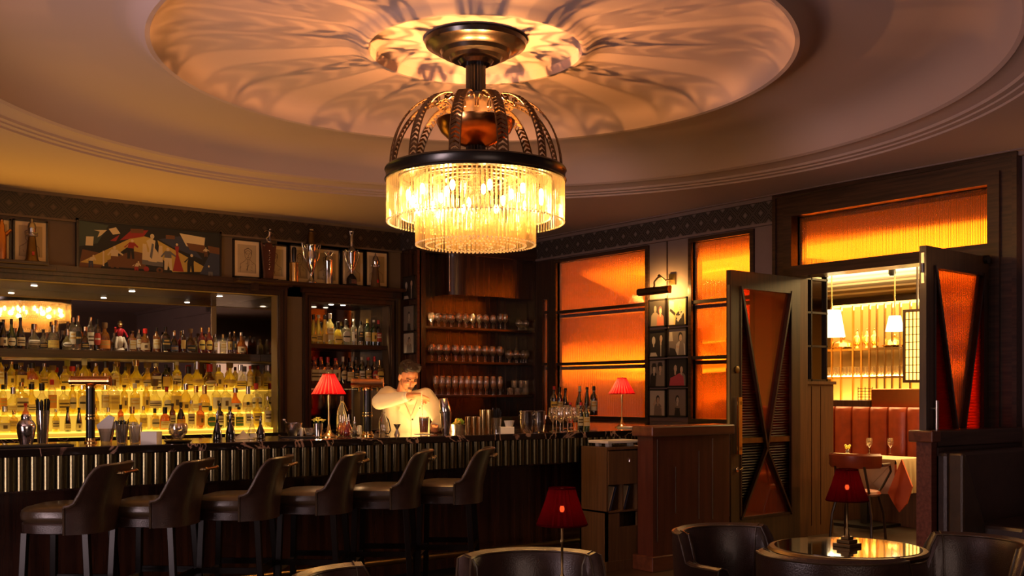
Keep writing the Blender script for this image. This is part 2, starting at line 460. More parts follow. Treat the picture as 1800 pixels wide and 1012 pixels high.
mb.box(NX0 - .06, WY + .15, 0, NX0, nd, ZN + .06); mb.box(NX1, WY + .15, 0, NX1 + .06, nd, ZN + .06); mb.box(NX0 - .06, WY + .15, ZN, NX1 + .06, nd, ZN + .06)
S('wall_niche_side', mb, 'dark_wood')
mb = MB(); mb.box(NX0 - .06, nd, .9, NX1 + .06, nd + .05, ZN + .06); S('wall_niche', mb, 'smoked_mirror')
# short return wall carrying small photographs, then the side of the glass cabinet
CY = 10.53
mb = MB(); mb.box(BX, CY, 0, BX + .05, WY, CEIL); S('wall_return', mb, 'wall_mauve')
# frieze and cornice
FT, FB = 3.337, 3.124
mb = MB(); mb.box(-3.6, WY - .03, FB, BX, WY, FT); S('trim_2', mb, 'frieze_x')
mb = MB(); mb.box(BX - .03, CY - .02, FB, BX, WY - .03, FT); S('trim_3', mb, 'frieze_y')
mb = MB(); mb.box(-3.6, WY - .05, FT, BX, WY, CEIL); mb.box(-3.6, WY - .035, FB - .02, BX, WY, FB)
mb.box(BX - .05, CY - .02, FT, BX, WY - .05, CEIL); S('trim_4', mb, 'wall_paint')
# --- window wall
ZW0 = at(1050, 731, X=WX).z; 
def py2z(px, py): return at(px, py, X=WX).z
W1a, W1b = YX(1137, WX), YX(980, WX)       # window 1 glass (near, far)
W2a, W2b = YX(1321, WX), YX(1218, WX)
ZWT = (py2z(980, 462) + py2z(1136, 439.5)) / 2; ZW2T = (py2z(1217, 428) + py2z(1320, 409)) / 2
ZWB = 1.14
D0, D1, DT = 4.50, 6.47, 2.548             # doorway
TT, TB = (py2z(1403, 383) + py2z(1747, 325)) / 2, (py2z(1403, 470) + py2z(1747, 428)) / 2
SL0, SL1 = YX(965, WX), YX(957, WX)
mb = MB()
t = WX + .15
def ww(ya, yb, za, zb): mb.box(WX, ya, za, t, yb, zb)
ww(-2.6, D0 - .0, 0, CEIL); ww(D0, D1, TT, CEIL); ww(D1, W2a, 0, CEIL)
ww(W2a, W2b, 0, ZWB); ww(W2a, W2b, ZW2T, CEIL); ww(W2b, W1a, 0, CEIL)
ww(W1a, W1b, 0, ZWB); ww(W1a, W1b, ZWT, CEIL); ww(W1b, SL0, 0, CEIL); ww(SL0, SL1, 0, 1.1); ww(SL0, SL1, 2.6, CEIL); ww(SL1, WY + .15, 0, CEIL)
S('wall_window', mb, 'wall_mauve')
mb = MB()
mb.box(WX - .03, D1 + .25, FB, WX, WY - .4, FT); mb.box(WX - .03, 2.0, FB, WX, D0 - .28, FT)
S('trim_5', mb, 'frieze_y')
mb = MB(); mb.box(WX - .06, -2.6, FT, WX, WY - .3, CEIL); mb.box(WX - .045, D1 + .2, FB - .025, WX, WY - .3, FB); mb.box(WX - .045, 0, FB - .025, WX, D0 - .28, FB)
mb.box(WX - .16, -2.6, CEIL - .012, WX - .145, WY - .3, CEIL)
S('trim_6', mb, 'wall_mauve')
# other walls, out of the picture
mb = MB(); mb.box(-3.75, -2.6, 0, -3.6, WY + .15, CEIL); S('wall_left', mb, 'wall_paint')
mb = MB(); mb.box(-3.75, -2.75, 0, WX + .15, -2.6, CEIL); S('wall_front', mb, 'wall_mauve')

def window(n, ya, yb, z0, z1, muntins, fw=.045):
    dx = 0 if n != 3 else -.037
    root = MB(); root.box(WX + .03 + dx, ya, z0, WX + .045 + dx, yb, z1)
    g = root.build('window_%d' % n, 'reeded_orange', kind='structure')
    f = MB()
    f.box(WX - .03, ya - fw, z0 - fw, WX + .06, ya, z1 + fw); f.box(WX - .03, yb, z0 - fw, WX + .06, yb + fw, z1 + fw)
    f.box(WX - .03, ya, z0 - fw, WX + .06, yb, z0); f.box(WX - .03, ya, z1, WX + .06, yb, z1 + fw)
    f.build('window_frame', 'dark_wood_y', g)
    for z in muntins:
        q = MB(); q.box(WX - .015, ya, z - .018, WX + .055, yb, z + .018); q.build('glazing_bar', 'dark_wood_y', g)
        q = MB(); q.box(WX + .05, ya, z - .07, WX + .15, yb, z - .03); q.build('rail', 'dark_wood_y', g)
    return g
window(1, W1a, W1b, ZWB, ZWT, [py2z(980, 549), py2z(980, 640)])
window(2, W2a, W2b, ZWB, ZW2T, [py2z(1220, 531), py2z(1240, 628)])
window(3, SL0, SL1, 1.1, 2.6, [py2z(960, 549), py2z(960, 640)], .02)
# wood below the windows
mb = MB(); mb.box(WX - .04, D1 + .25, 0, WX, WY - .4, ZWB - .045); S('baseboard_window', mb, 'oak_warm')
mb = MB(); mb.box(WX - .07, D1 + .3, ZWB - .08, WX, WY - .4, ZWB - .04); S('trim_7', mb, 'dark_wood_y')
mb = MB(); e0 = W1b + .046
mb.box(WX - .02, SL1 + .02, 0, WX, CY, FB - .03); mb.box(WX - .02, e0, 0, WX, SL0 - .02, FB - .03); mb.box(WX - .02, SL0 - .02, 2.62, WX, SL1 + .02, FB - .03)
S('trim_19', mb, 'dark_wood')
# column joint above the photographs
mb = MB(); yc = YX(1173, WX); mb.box(WX - .006, yc - .008, 2.0, WX, yc + .008, FB); S('trim_8', mb, 'dark_wood')
# door frame
mb = MB()
for (a, b2, o) in ((D1, D1 + .10, .10), (D1 + .10, D1 + .20, .07), (D1 + .2, D1 + .24, .09)): mb.box(WX - o, a, 0, t, b2, TT + (a - D1))
for (a, b2, o) in ((D0 - .10, D0, .10), (D0 - .20, D0 - .10, .07), (D0 - .24, D0 - .2, .09)): mb.box(WX - o, a, 0, t, b2, TT + (D0 - b2))
for (a, b2, o) in ((0, .10, .10), (.10, .20, .07), (.2, .24, .09)): mb.box(WX - o, D0 - b2, TT + a, t, D1 + b2, TT + b2)
mb.box(WX - .085, D0 - .238, TT + .24, WX, D1 + .238, FT)
mb.box(WX - .10, D0, DT, t, D1, TB)
S('trim_9', mb, 'dark_wood_y')
mb = MB(); mb.box(WX + .03, D0, TB, WX + .045, D1, TT); S('window_4', mb, 'reeded_orange')

# --- doors: two leaves thrown open into the bar
def leaf(n, hx, hy, fx, fy, sgn, glassmat):
    h = Vector((hx, hy, 0)); f = Vector((fx, fy, 0)); d = f - h; wd = d.length; ang = math.atan2(d.y, d.x)
    H = DT - .015; st = .13; tk = .055
    b = MB()
    b.box(0, -tk / 2, .02, st, tk / 2, H); b.box(wd - st, -tk / 2, .02, wd, tk / 2, H)
    b.box(st, -tk / 2, H - .14, wd - st, tk / 2, H); b.box(st, -tk / 2, .02, wd - st, tk / 2, .26)
    o = b.build('door_%d' % n, 'door_wood', loc=(hx, hy, 0), rz=ang, kind='structure')
    g0, g1, gz0, gz1 = st, wd - st, .26, H - .14
    zr = .98; zm = .80; gm = (g0 + g1) / 2; zc = zm + .1
    q = MB()
    q.prism([(g0, gz1), (g1, gz1), (gm, zc)], .014, 0, T(0, -.007, 0)); q.prism([(g0, gz0), (g1, gz0), (gm, zc)], .014, 0, T(0, -.007, 0))
    q.build('pane', glassmat, o)
    for (xa, nm) in ((g0, 'a'), (g1, 'b')):
        q = MB(); q.prism([(xa, gz1), (xa, gz0), (gm, zc)], .014, 0, T(0, -.007, 0)); q.build('ribbed_pane', 'reeded_red', o)
    q = MB()
    for y in (-.018, .018):
        q.beam((g0 + .01, y, gz1), ((g0 + g1) / 2, y, zm + .1), .022, .05, 0, (0, 1, 0)); q.beam((g1 - .01, y, gz1), ((g0 + g1) / 2, y, zm + .1), .022, .05, 0, (0, 1, 0))
        q.beam((g0 + .01, y, gz0), ((g0 + g1) / 2, y, zm + .1), .022, .05, 0, (0, 1, 0)); q.beam((g1 - .01, y, gz0), ((g0 + g1) / 2, y, zm + .1), .022, .05, 0, (0, 1, 0))
    q.build('glazing_bar', 'dark_wood', o)
    q = MB(); q.box(g0, -.02, zr - .025, g1, .02, zr + .025); q.build('rail', 'old_brass', o)
    q = MB()
    for (a, b2, c, e2) in ((g0, g0 + .02, gz0, gz1), (g1 - .02, g1, gz0, gz1), (g0, g1, gz0, gz0 + .02), (g0, g1, gz1 - .02, gz1)):
        q.box(a, -.035, c, b2, .035, e2)
    q.build('bead', 'dark_wood', o)
    return o, wd, tk
dl, wd, tk = leaf(1, WX - .05, 6.43, 7.376, 6.387, 1, 'pane_orange')
q = MB(); q.box(wd - .10, .028, .86, wd - .055, .05, 1.38); q.box(wd - .095, .028, .9, wd - .06, .075, .93); q.box(wd - .095, .028, 1.31, wd - .06, .075, 1.34); q.box(wd - .1, .06, .86, wd - .055, .075, 1.38)
q.build('door_handle', 'brass', dl)
q = MB(); q.lathe([(.001, 0), (.032, 0), (.032, .01), (.018, .014), (.001, .014)], 20, mx=T(wd - .078, .028, 1.63) @ Matrix.Rotation(-PI / 2, 4, 'X')); q.build('lock', 'old_brass', dl)
q = MB(); q.lathe([(.001, 0), (.022, 0), (.022, .012), (.001, .012)], 16, mx=T(wd - .078, .028, .72) @ Matrix.Rotation(-PI / 2, 4, 'X')); q.tube([(wd - .078, .04, .72), (wd - .078, .06, .72), (wd - .12, .062, .735)], .007); q.build('knob', 'silver', dl)
q = MB(); q.box(wd - .002, -.012, .3, wd + .003, .012, 2.4); q.build('edge_strip', 'steel', dl)
dr, wd, tk = leaf(2, WX - .05, 4.52, 7.317, 4.433, -1, 'reeded_door')
q = MB(); q.tube([(wd - .07, .075, .9), (wd - .07, .075, 1.36)], .014, 12); q.tube([(wd - .07, .02, .96), (wd - .07, .075, .96)], .009); q.tube([(wd - .07, .02, 1.30), (wd - .07, .075, 1.30)], .009)
q.build('door_handle', 'steel', dr)
q = MB(); q.box(wd - .002, -.012, 2.25, wd + .003, .012, 2.48); q.tube([(wd + .002, 0, 2.33), (wd + .006, 0, 2.4)], .012); q.build('bolt', 'steel', dr)
q = MB(); q.tube([(.12, .06, DT - .04), (.12, -.05, DT - .04)], .035, 12); q.tube([(.12, .0, DT - .03), (-.02, .0, DT - .03)], .014); q.build('door_closer', 'black', dr)

S('trim_17', MB().box(WX - .10, D1 - .006, 0, WX + .15, D1, DT), 'oak_warm')
sco = thing('added_sconce', (WX, 3.72, 2.25), 'added brass sconce out of view, for an orange glow on the mauve wall', 'lamp')  # fitting made up to give the wall its orange glow
MB().lathe([(.001, 0), (.05, 0), (.05, .02), (.001, .03)], 20, mx=Matrix.Rotation(-PI / 2, 4, 'Y')).tube([(-.02, 0, 0), (-.12, 0, 0), (-.16, 0, .05)], .008).build('bracket', 'old_brass', sco)
MB().lathe([(.04, .04), (.085, .14)], 24, mx=T(-.17, 0, 0), cap=False).build('lamp_shade', 'old_brass', sco)
MB().ball((-.17, 0, .09), .018, 8).build('bulb', 'bulb_soft', sco)
lamp('wall_patch_fill', 'POINT', (WX - .17, 3.72, 2.37), 4, (1, .45, .14), .03)
# --- recess moulding frames on the back wall
def mould(x0, x1, z0, z1, wdt, y, mat='dark_wood', steps=((0, 1, .03), (.12, .45, .055), (.62, .92, .07)), bottom=False):
    b = MB()
    for (s0, s1, o) in steps:
        a, c = wdt * s0, wdt * s1
        b.box(x0 - c, y - o, z0, x0 - a, y, z1 + c); b.box(x1 + a, y - o, z0, x1 + c, y, z1 + c)
        b.box(x0 - a, y - o, z1 + a, x1 + a, y, z1 + c)
    return b
b = mould(.3, RX, .9, ZR, .10, WY); S('trim_10', b, 'dark_wood')
b = mould(NX0, NX1, .9, ZN, .10, WY); S('trim_11', b, 'dark_wood')
S('trim_18', MB().box(NX0 - .12, WY - .06, ZN + .098, NX1 + .12, WY, ZR + .135), 'dark_wood_x')
# ledge that carries the pictures and trophies
ZL = at(470, 493, Y=WY - .12).z
mb = MB(); mb.box(-3.6, WY - .09, ZR + .10, RX + .15, WY, ZR + .16); mb.box(-3.6, WY - .05, ZR + .08, RX + .12, WY, ZR + .10)
S('trim_12', mb, 'dark_wood_x')
# ================================================================ chandelier
cx, cy = CC
ch = thing('chandelier', (cx, cy, 2.4), 'large round bronze chandelier with glass rods hanging from the ceiling', 'chandelier')
def CT(z=0.): return T(0, 0, z - 2.4)
b = MB(); b.lathe([(.001, 3.788), (.335, 3.788), (.345, 3.77), (.335, 3.745), (.30, 3.73), (.285, 3.715), (.24, 3.705), (.225, 3.68), (.18, 3.67), (.165, 3.65), (.12, 3.645), (.10, 3.62), (.001, 3.62)], 96, mx=CT())
b.build('canopy', 'bronze', ch)
b = MB(); b.lathe([(.062, 2.95), (.062, 3.64)], 96, mx=CT(), flute=(16, .09)); b.build('stem', 'bronze', ch)
b = MB(); b.lathe([(.06, 3.24), (.07, 3.27), (.075, 3.31), (.10, 3.345), (.122, 3.385), (.128, 3.41), (.115, 3.42), (.06, 3.42)], 40, mx=CT()); b.build('collar', 'bronze', ch)
b = MB(); b.lathe([(.06, 3.07), (.10, 3.085), (.18, 3.12), (.235, 3.17), (.262, 3.225), (.265, 3.24), (.258, 3.24), (.23, 3.18), (.17, 3.13), (.06, 3.095)], 56, mx=CT()); bowl = b.build('bowl', 'copper', ch)
# arms: pierced leaf bands, two rails with a herringbone of slats between
def arm_mesh():
    pts = []
    n = 30
    for i in range(n + 1):
        u = i / n
        if u < .18:
            a = PI * .15 + (PI * .85) * (u / .18); r0, z0 = .205, 3.315
            pts.append((r0 + .062 * math.cos(PI + .35 * 0 + (PI - a) * -1) , z0 + .062 * math.sin(a)))
        else:
            a = PI / 2 * (1 - (u - .18) / .82)
            pts.append((.245 + .335 * math.cos(a), 2.90 + .475 * math.sin(a)))
    # inner curl
    curl = [(.165, 3.30), (.158, 3.33), (.172, 3.358), (.205, 3.374)]
    pts = curl + [p for k, p in enumerate(pts) if p[0] >= .245 - 1e-6]
    # resample evenly
    P = [Vector((p[0], 0, p[1] - 2.4)) for p in pts]
    Ls = [0]
    for i in range(1, len(P)): Ls.append(Ls[-1] + (P[i] - P[i - 1]).length)
    def pos(s):
        for i in range(1, len(P)):
            if s <= Ls[i] + 1e-9:
                k = (s - Ls[i - 1]) / (Ls[i] - Ls[i - 1]); return P[i - 1].lerp(P[i], k)
        return P[-1].copy()
    b = MB(); hw = .034; m = 30; st = Ls[-1] / m
    for sd in (-1, 1):
        b.tube([pos(st * i) + Vector((0, sd * hw, 0)) for i in range(m + 1)], .005, 6)
    k = 26; st = Ls[-1] / k
    for i in range(3, k):
        p0 = pos(st * i); p1 = pos(min(Ls[-1], st * (i + .75)))
        for sd in (-1, 1):
            b.beam(p0, p1 + Vector((0, sd * hw, 0)), .0045, .015)
    return b
am = arm_mesh().build('arm', 'bronze_arm', ch); am.rotation_euler.z = .2
for i in range(1, 12):
    a2 = am.copy(); col.objects.link(a2); a2.parent = ch; a2.rotation_euler.z = .2 + i * PI / 6
b = MB(); b.lathe([(.575, 2.83), (.605, 2.83), (.61, 2.84), (.60, 2.85), (.602, 2.895), (.61, 2.905), (.605, 2.915), (.575, 2.915), (.575, 2.83)], 96, mx=CT(), cap=False); b.build('ring', 'bronze', ch)
b = MB()
for r in (.505, .405, .30, .20): b.lathe([(r - .012, 2.842), (r + .012, 2.842), (r + .012, 2.854), (r - .012, 2.854), (r - .012, 2.842)], 64, mx=CT(), cap=False)
for i in range(6): b.beam((.05 * math.cos(i * PI / 3), .05 * math.sin(i * PI / 3), .455), (.58 * math.cos(i * PI / 3), .58 * math.sin(i * PI / 3), .455), .02, .012)
b.build('frame', 'bronze_arm', ch)
b = MB(); b.lathe([(.062, 2.862), (.572, 2.862), (.572, 2.868), (.062, 2.868)], 64, mx=CT()); b.build('light_block_plate', 'brass', ch)  # unseen plate added to keep bulb light off the ceiling
b = MB(); b.lathe([(.062, 2.868), (.062, 2.95)], 24, mx=CT()); b.build('hub', 'bronze', ch)
# bulbs
for i in range(12):
    a = i * PI / 6 + .1
    for (r, z) in ((.455, 2.73),) if i % 2 else ((.455, 2.73), (.25, 2.74)):
        b = MB(); b.ball((0, 0, 0), (.016, .016, .035), 8)
        o = b.build('bulb', 'bulb', ch); o.location = (r * math.cos(a), r * math.sin(a), z - 2.4)
for i in range(4):
    a = i * PI / 2 + .3
    b = MB(); b.ball((0, 0, 0), (.014, .014, .03), 8); o = b.build('bulb', 'bulb', ch); o.location = (.15 * math.cos(a), .15 * math.sin(a), 3.20 - 2.4)
for i in range(3):
    a = i * 2 * PI / 3 - YAW + PI / 2
    lamp('chandelier_uplight', 'POINT', (cx + .11 * math.cos(a), cy + .11 * math.sin(a), 3.20), 44, (1, .42, .11), .005)
for i in range(6):
    a = i * PI / 3 + .35
    lamp('chandelier_light', 'POINT', (cx + .455 * math.cos(a), cy + .455 * math.sin(a), 2.66), 8.5, (1, .50, .16), .03)
# glass rods
rods = []
for (r, n, z0, z1) in ((.592, 124, 2.83, 2.565), (.505, 104, 2.84, 2.60), (.400, 88, 2.84, 2.415), (.335, 70, 2.60, 2.41), (.265, 54, 2.60, 2.405), (.19, 38, 2.60, 2.40), (.11, 22, 2.60, 2.40)):
    for i in range(n):
        a = 2 * PI * i / n; x, y = r * math.cos(a), r * math.sin(a)
        dist = math.hypot(cx + x, cy + y) * (1 if r in (.592, .400) else 3)
        rods.append((dist, x, y, z0 - 2.4, z1 - 2.4, r))
rods.sort()
rm = {}
near, far = rods[:100], rods[100:]
for (d, x, y, z0, z1, r) in near:
    k = round(z0 - z1, 3)
    if k not in rm:
        b = MB(); b.lathe([(.0062, -k), (.0062, 0)], 8, cap=False); b.lathe([(.0001, -k - .010), (.0072, -k - .009), (.0072, -k)], 8, 1); o = b.build('glass_rod', ['rod_glass', 'rod_end'], ch); rm[k] = o.data
    else:
        o = bpy.data.objects.new('glass_rod', rm[k]); col.objects.link(o); o.parent = ch
    o.location = (x, y, z0)
b = MB()
for (d, x, y, z0, z1, r) in far: b.lathe([(.0060, z1), (.0060, z0)], 6, mx=T(x, y, 0), cap=False); b.lathe([(.0001, z1 - .010), (.007, z1 - .009), (.007, z1)], 6, 1, mx=T(x, y, 0))
b.build('glass_rod', ['rod_glass', 'rod_end'], ch, kind='stuff')

# ================================================================ the bar
BY = 6.50; BZ = 1.10
bar = thing('bar_counter', (4.0, BY + .3, 0), 'long bar counter with black veined marble top and fluted metal apron', 'bar counter')
def bl(b, name, mats, bev=0.):
    o = b.build(name, mats, bar, bev=bev); o.location = (-4.0, -(BY + .3), 0); return o
b = MB(); b.box(.4, BY, BZ - .05, WX, BY + .75, BZ); b.box(5.7, BY + .75, BZ - .05, WX, 8.65, BZ); bl(b, 'marble_top', 'marble', .006)
b = MB()
n = int((WX - .4) / .0715)
for i in range(n):   # convex flutes
    x = .45 + i * .0715
    vs = []; fs = []
    for k in range(9):
        a = PI * k / 8
        vs += [(x + .034 * math.cos(a), BY + .045 - .034 * math.sin(a), .855), (x + .034 * math.cos(a), BY + .045 - .034 * math.sin(a), BZ - .05)]
    for k in range(8): fs.append((2 * k, 2 * k + 1, 2 * k + 3, 2 * k + 2))
    b.add(vs, fs, 0, True)
b.box(.4, BY + .04, .855, WX, BY + .07, BZ - .05)
bl(b, 'fluted_apron', 'pewter')
b = MB(); b.box(.4, BY + .28, .06, WX, BY + .33, .87); b.box(.4, BY + .07, .84, WX, BY + .3, .87)
bl(b, 'front_panel', 'rosewood')
b = MB(); b.box(.4, BY + .33, 0, WX, BY + .37, 1.04); b.box(.4, BY + .3, 0, WX, BY + .33, .06); bl(b, 'back_panel', 'black_matt')
b = MB(); b.tube([(.4, BY + .12, .19), (WX - 1.8, BY + .12, .19)], .022, 10); bl(b, 'foot_rail', 'old_brass')
# work light under the inner edge of the counter, shining up on whoever stands there
for x, e in ((2.2, 4), (3.6, 4), (4.75, 3.5), (5.8, 3)):
    lamp('bar_uplight', 'AREA', (x, BY + .80, 1.04), e, (1, .55, .18), .9, .10, rot=(PI - .25, 0, 0))

# stools ------------------------------------------------------------
def stool():
    t = thing('bar_stool', (0, 0, 0), '', 'bar stool', 'leather bar stools along the counter')
    # local: faces +y, seat centre at origin
    def outline(s, k=1.0):
        pts = []
        for i in range(28):
            a = 2 * PI * i / 28
            c, q = math.cos(a), math.sin(a)
            pts.append((s * .235 * abs(c) ** .72 * (1 if c > 0 else -1), s * .23 * abs(q) ** .72 * (1 if q > 0 else -1)))
        return pts
    def slab(levels):
        b = MB(); vs = []; fs = []; k = 28
        for (s, z) in levels: vs += [(x, y, z) for x, y in outline(s)]
        for j in range(len(levels) - 1):
            for i in range(k): fs.append((j * k + i, j * k + (i + 1) % k, (j + 1) * k + (i + 1) % k, (j + 1) * k + i))
        fs.append(tuple(range(k - 1, -1, -1))); fs.append(tuple((len(levels) - 1) * k + i for i in range(k)))
        return b.add(vs, fs, 0, True)
    slab([(.93, .725), (.99, .74), (1.0, .76), (.98, .785), (.9, .80), (.7, .812), (.35, .818)]).build('seat', 'leather_seat', t)
    slab([(.90, .665), (.96, .67), (.97, .715), (.94, .725)]).build('seat_frame', 'leather', t)
    # back: curved shell rising to the rear with sides that sweep down
    b = MB(); vs = []; fs = []; n = 26
    for i in range(n + 1):
        u = -1 + 2 * i / n; a = -PI / 2 + u * 1.34
        s9 = (math.cos(u * 1.34) - .229) / .771; tt = min(1, max(0, (s9 - .16) / .62)); top = .812 + .035 * s9 + .185 * (tt * tt * (3 - 2 * tt))
        fl = .07 * s9 * s9
        for (z, ro_) in ((.665, 0), (.78, .004), (.80 + (top - .80) * .5, .012 + fl * .35), (top, .02 + fl)):
            for th in (0, .03 if z < top - .001 else .026):
                r1 = .244 + ro_ - th
                cc, ss = math.cos(a), math.sin(a)
                x = r1 * abs(cc) ** .8 * (1 if cc > 0 else -1); y = r1 * abs(ss) ** .8 * (1 if ss > 0 else -1)
                vs.append((x, y, z))
    m = 8
    for i in range(n):
        A, B = i * m, (i + 1) * m
        for j in range(3):
            fs.append((A + 2 * j, B + 2 * j, B + 2 * j + 2, A + 2 * j + 2)); fs.append((A + 2 * j + 1, A + 2 * j + 3, B + 2 * j + 3, B + 2 * j + 1))
        fs.append((A + 6, B + 6, B + 7, A + 7)); fs.append((A, A + 1, B + 1, B))
    for A in (0, n * m):
        for j in range(3): fs.append((A + 2 * j, A + 2 * j + 2, A + 2 * j + 3, A + 2 * j + 1))
    b.add(vs, fs, 0, True); bk = b.build('backrest', 'leather', t)
    # piping on the rim
    rim = [Vector(vs[i * m + 6]).lerp(Vector(vs[i * m + 7]), .5) for i in range(n + 1)]
    q = MB(); q.tube(rim, .012, 8); q.tube([Vector(vs[0]), Vector(vs[2]), Vector(vs[4]), Vector(vs[6])], .007, 6); q.tube([Vector(vs[n * m + k]) for k in (0, 2, 4, 6)], .007, 6)
    q.build('piping', 'leather_seat', bk)
    # grab handle on the back
    q = MB(); yb = -.30
    q.tube([(-.09, yb + .03, .985), (-.09, yb - .035, .985), (.09, yb - .035, .985), (.09, yb + .03, .985)], .009, 8)
    q.ball((-.09, yb - .035, .985), .013, 6); q.ball((.09, yb - .035, .985), .013, 6)
    q.build('handle', 'old_brass', bk)
    for sx in (-1, 1):
        for sy in (-1, 1):
            q = MB(); a = Vector((sx * .17, sy * .165, .67)); c = Vector((sx * .20, sy * (.185 if sy > 0 else .21), 0)); q.beam(a, c, .036, .036, 0, (0, 1, 0)); q.build('leg', 'leg_wood', t, bev=.003)
    for (a, c, nm) in (((-.186, .176, .33), (.186, .176, .33), 'foot_rail'), ((-.186, -.19, .37), (.186, -.19, .37), 'stretcher'), ((-.186, -.19, .37), (-.186, .176, .37), 'stretcher'), ((.186, -.19, .37), (.186, .176, .37), 'stretcher')):
        q = MB(); q.beam(a, c, .022, .035); q.build(nm, 'steel' if nm == 'foot_rail' else 'leg_wood', t)
    return t
st0 = stool()
names = ['leftmost brown leather bar stool, standing below the silver cocktail shaker', 'brown leather bar stool, second from the left, below the small white napkin box',
         'brown leather bar stool, third from the left, below the dark tapered pour bottles', 'brown leather bar stool, fourth from the left, below the bright red table lamp',
         'brown leather bar stool in front of the bartender, second from the right end', 'rightmost brown leather bar stool, below the shiny julep cups']
sx = [1.60, 2.07, 2.575, 3.08, 3.60, 4.11]
for i, x in enumerate(sx):
    if i == 0: o = st0; o.location = (x, 6.10, 0)
    else: o = dup(st0, (x, 6.10, 0))
    o['label'] = names[i]; o.rotation_euler.z = math.radians(50) + [.02, -.03, .02, 0, .03, -.02][i]

# ================================================================ partition by the doorway, small cabinet, booth
pt = thing('wooden_partition', (6.42, 6.02, 0), 'low red-brown wooden partition between the bar end and the open door', 'partition')
def pl(b, name, mat, org, par, bev=0., label=None):
    o = b.build(name, mat, par, bev=bev, label=label); o.location = (-org[0], -org[1], -org[2]); return o
X0, X1, Y0, Y1 = 5.97, 6.88, 5.95, 6.12
o3 = (6.42, 6.02, 0)
b = MB(); b.box(X0, Y0, .05, X1, Y1, 1.07); pl(b, 'panel', 'mahogany', o3, pt)
b = MB(); b.box(X0 - .035, Y0 - .035, 1.07, X1 + .03, Y1 + .035, 1.155); pl(b, 'cap', 'mahogany_x', o3, pt, .012)
b = MB(); b.box(X0 - .03, Y0 - .03, 0, X1 + .02, Y1 + .03, .12); pl(b, 'plinth', 'mahogany_x', o3, pt, .006)
b = MB()
for px, ya, yb in ((1156, 772, 952), (1188, 820, 902), (1229, 792, 912), (1253, 770, 912)):
    a = at(px, ya, Y=Y0 - .003); c = at(px, yb, Y=Y0 - .003); b.cbox((a.x, Y0 - .001, (a.z + c.z) / 2), (.005, .006, abs(a.z - c.z)))
pl(b, 'metal_inlay', 'steel', o3, pt)

o3 = (5.85, 6.3, 0)
cb = thing('storage_cabinet', o3, 'small light oak cabinet with magazine slots at the right end of the bar', 'cabinet')
X0, X1, Y0, Y1, ZT = at(1066, 900, Y=6.16).x, 6.16, 6.16, 6.48, .985
def zz(py, px=1100): return at(px, py, Y=6.16).z
s1, s0, h1, h0 = zz(850), zz(896), zz(899), zz(925)
xs = [at(p, 870, Y=6.16).x for p in (1070, 1095, 1121, 1146)]
b = MB(); b.box(X0, Y0, ZT - .02, X1, Y1, ZT); b.box(X0, Y0, .08, X0 + .02, Y1, ZT - .02); b.box(X1 - .02, Y0, .08, X1, Y1, ZT - .02); b.box(X0, Y1 - .02, .08, X1, Y1, ZT)
b.box(X0, Y0 + .02, s0 - .015, X1, Y1, s0); b.box(X0, Y0, s0 - .02, X1, Y0 + .02, s0)
hx0, hx1 = at(1089, 910, Y=6.16).x, at(1120, 910, Y=6.16).x
b.box(X0, Y0, .08, X1, Y0 + .02, h0); b.box(X0, Y0, h0, hx0, Y0 + .02, h1); b.box(hx1, Y0, h0, X1, Y0 + .02, h1); b.box(X0, Y0, h1, X1, Y0 + .02, s0 - .02)
for x in xs[1:3]: b.box(x - .006, Y0, s0, x + .006, Y1, s1)
pl(b, 'body', 'oak', o3, cb)
b = MB(); b.box(X0 + .015, Y0 - .012, s1, X1 - .015, Y0, ZT - .03); d = pl(b, 'door', 'oak', o3, cb)
b = MB(); kx = at(1105, 807, Y=6.15); b.lathe([(.001, 0), (.012, 0), (.012, .008), (.001, .008)], 12, mx=T(kx.x, Y0 - .012, kx.z) @ Matrix.Rotation(PI / 2, 4, 'X')); b.tube([(kx.x, Y0 - .018, kx.z), (kx.x, Y0 - .02, kx.z - .02)], .004, 6)
b.build('keyhole', 'steel', d)
b = MB(); b.box(X0 - .01, Y0 - .01, 0, X1 + .01, Y1, .08); pl(b, 'plinth', 'oak', o3, cb)
k = 0
for (a, c) in ((xs[0] + .01, xs[1] - .012), (xs[1] + .01, xs[2] - .012), (xs[2] + .008, xs[3])):
    for j in range(2):
        x = a + .012 + j * .022
        if x > c - .03: continue
        b = MB(); b.box(-.005, 0, 0, .005, .22, .20)
        o = b.build('magazine', ['paper', 'l_blue'][j], loc=(x, Y0 + .03, s0)); o.rotation_euler.y = .33
        wh = ['left', 'middle', 'right'][k]
        tag(o, '%s leaning in the %s slot of the oak cabinet' % (['pale magazine', 'dark blue covered magazine'][j], wh), 'magazine', 'magazines in the oak cabinet')
    k += 1
p = at(1115, 782, Z=ZT)
b = MB(); b.box(5.72, 6.2, ZT + .028, 6.1, 6.44, ZT + .05); b.box(5.76, 6.24, ZT, 5.80, 6.28, ZT + .03); b.box(5.76, 6.36, ZT, 5.80, 6.4, ZT + .03); b.box(6.0, 6.24, ZT, 6.04, 6.28, ZT + .03)
o = b.build('card_terminal', 'white', bev=.004); tag(o, 'flat pale tray on small feet on top of the oak cabinet', 'tray')

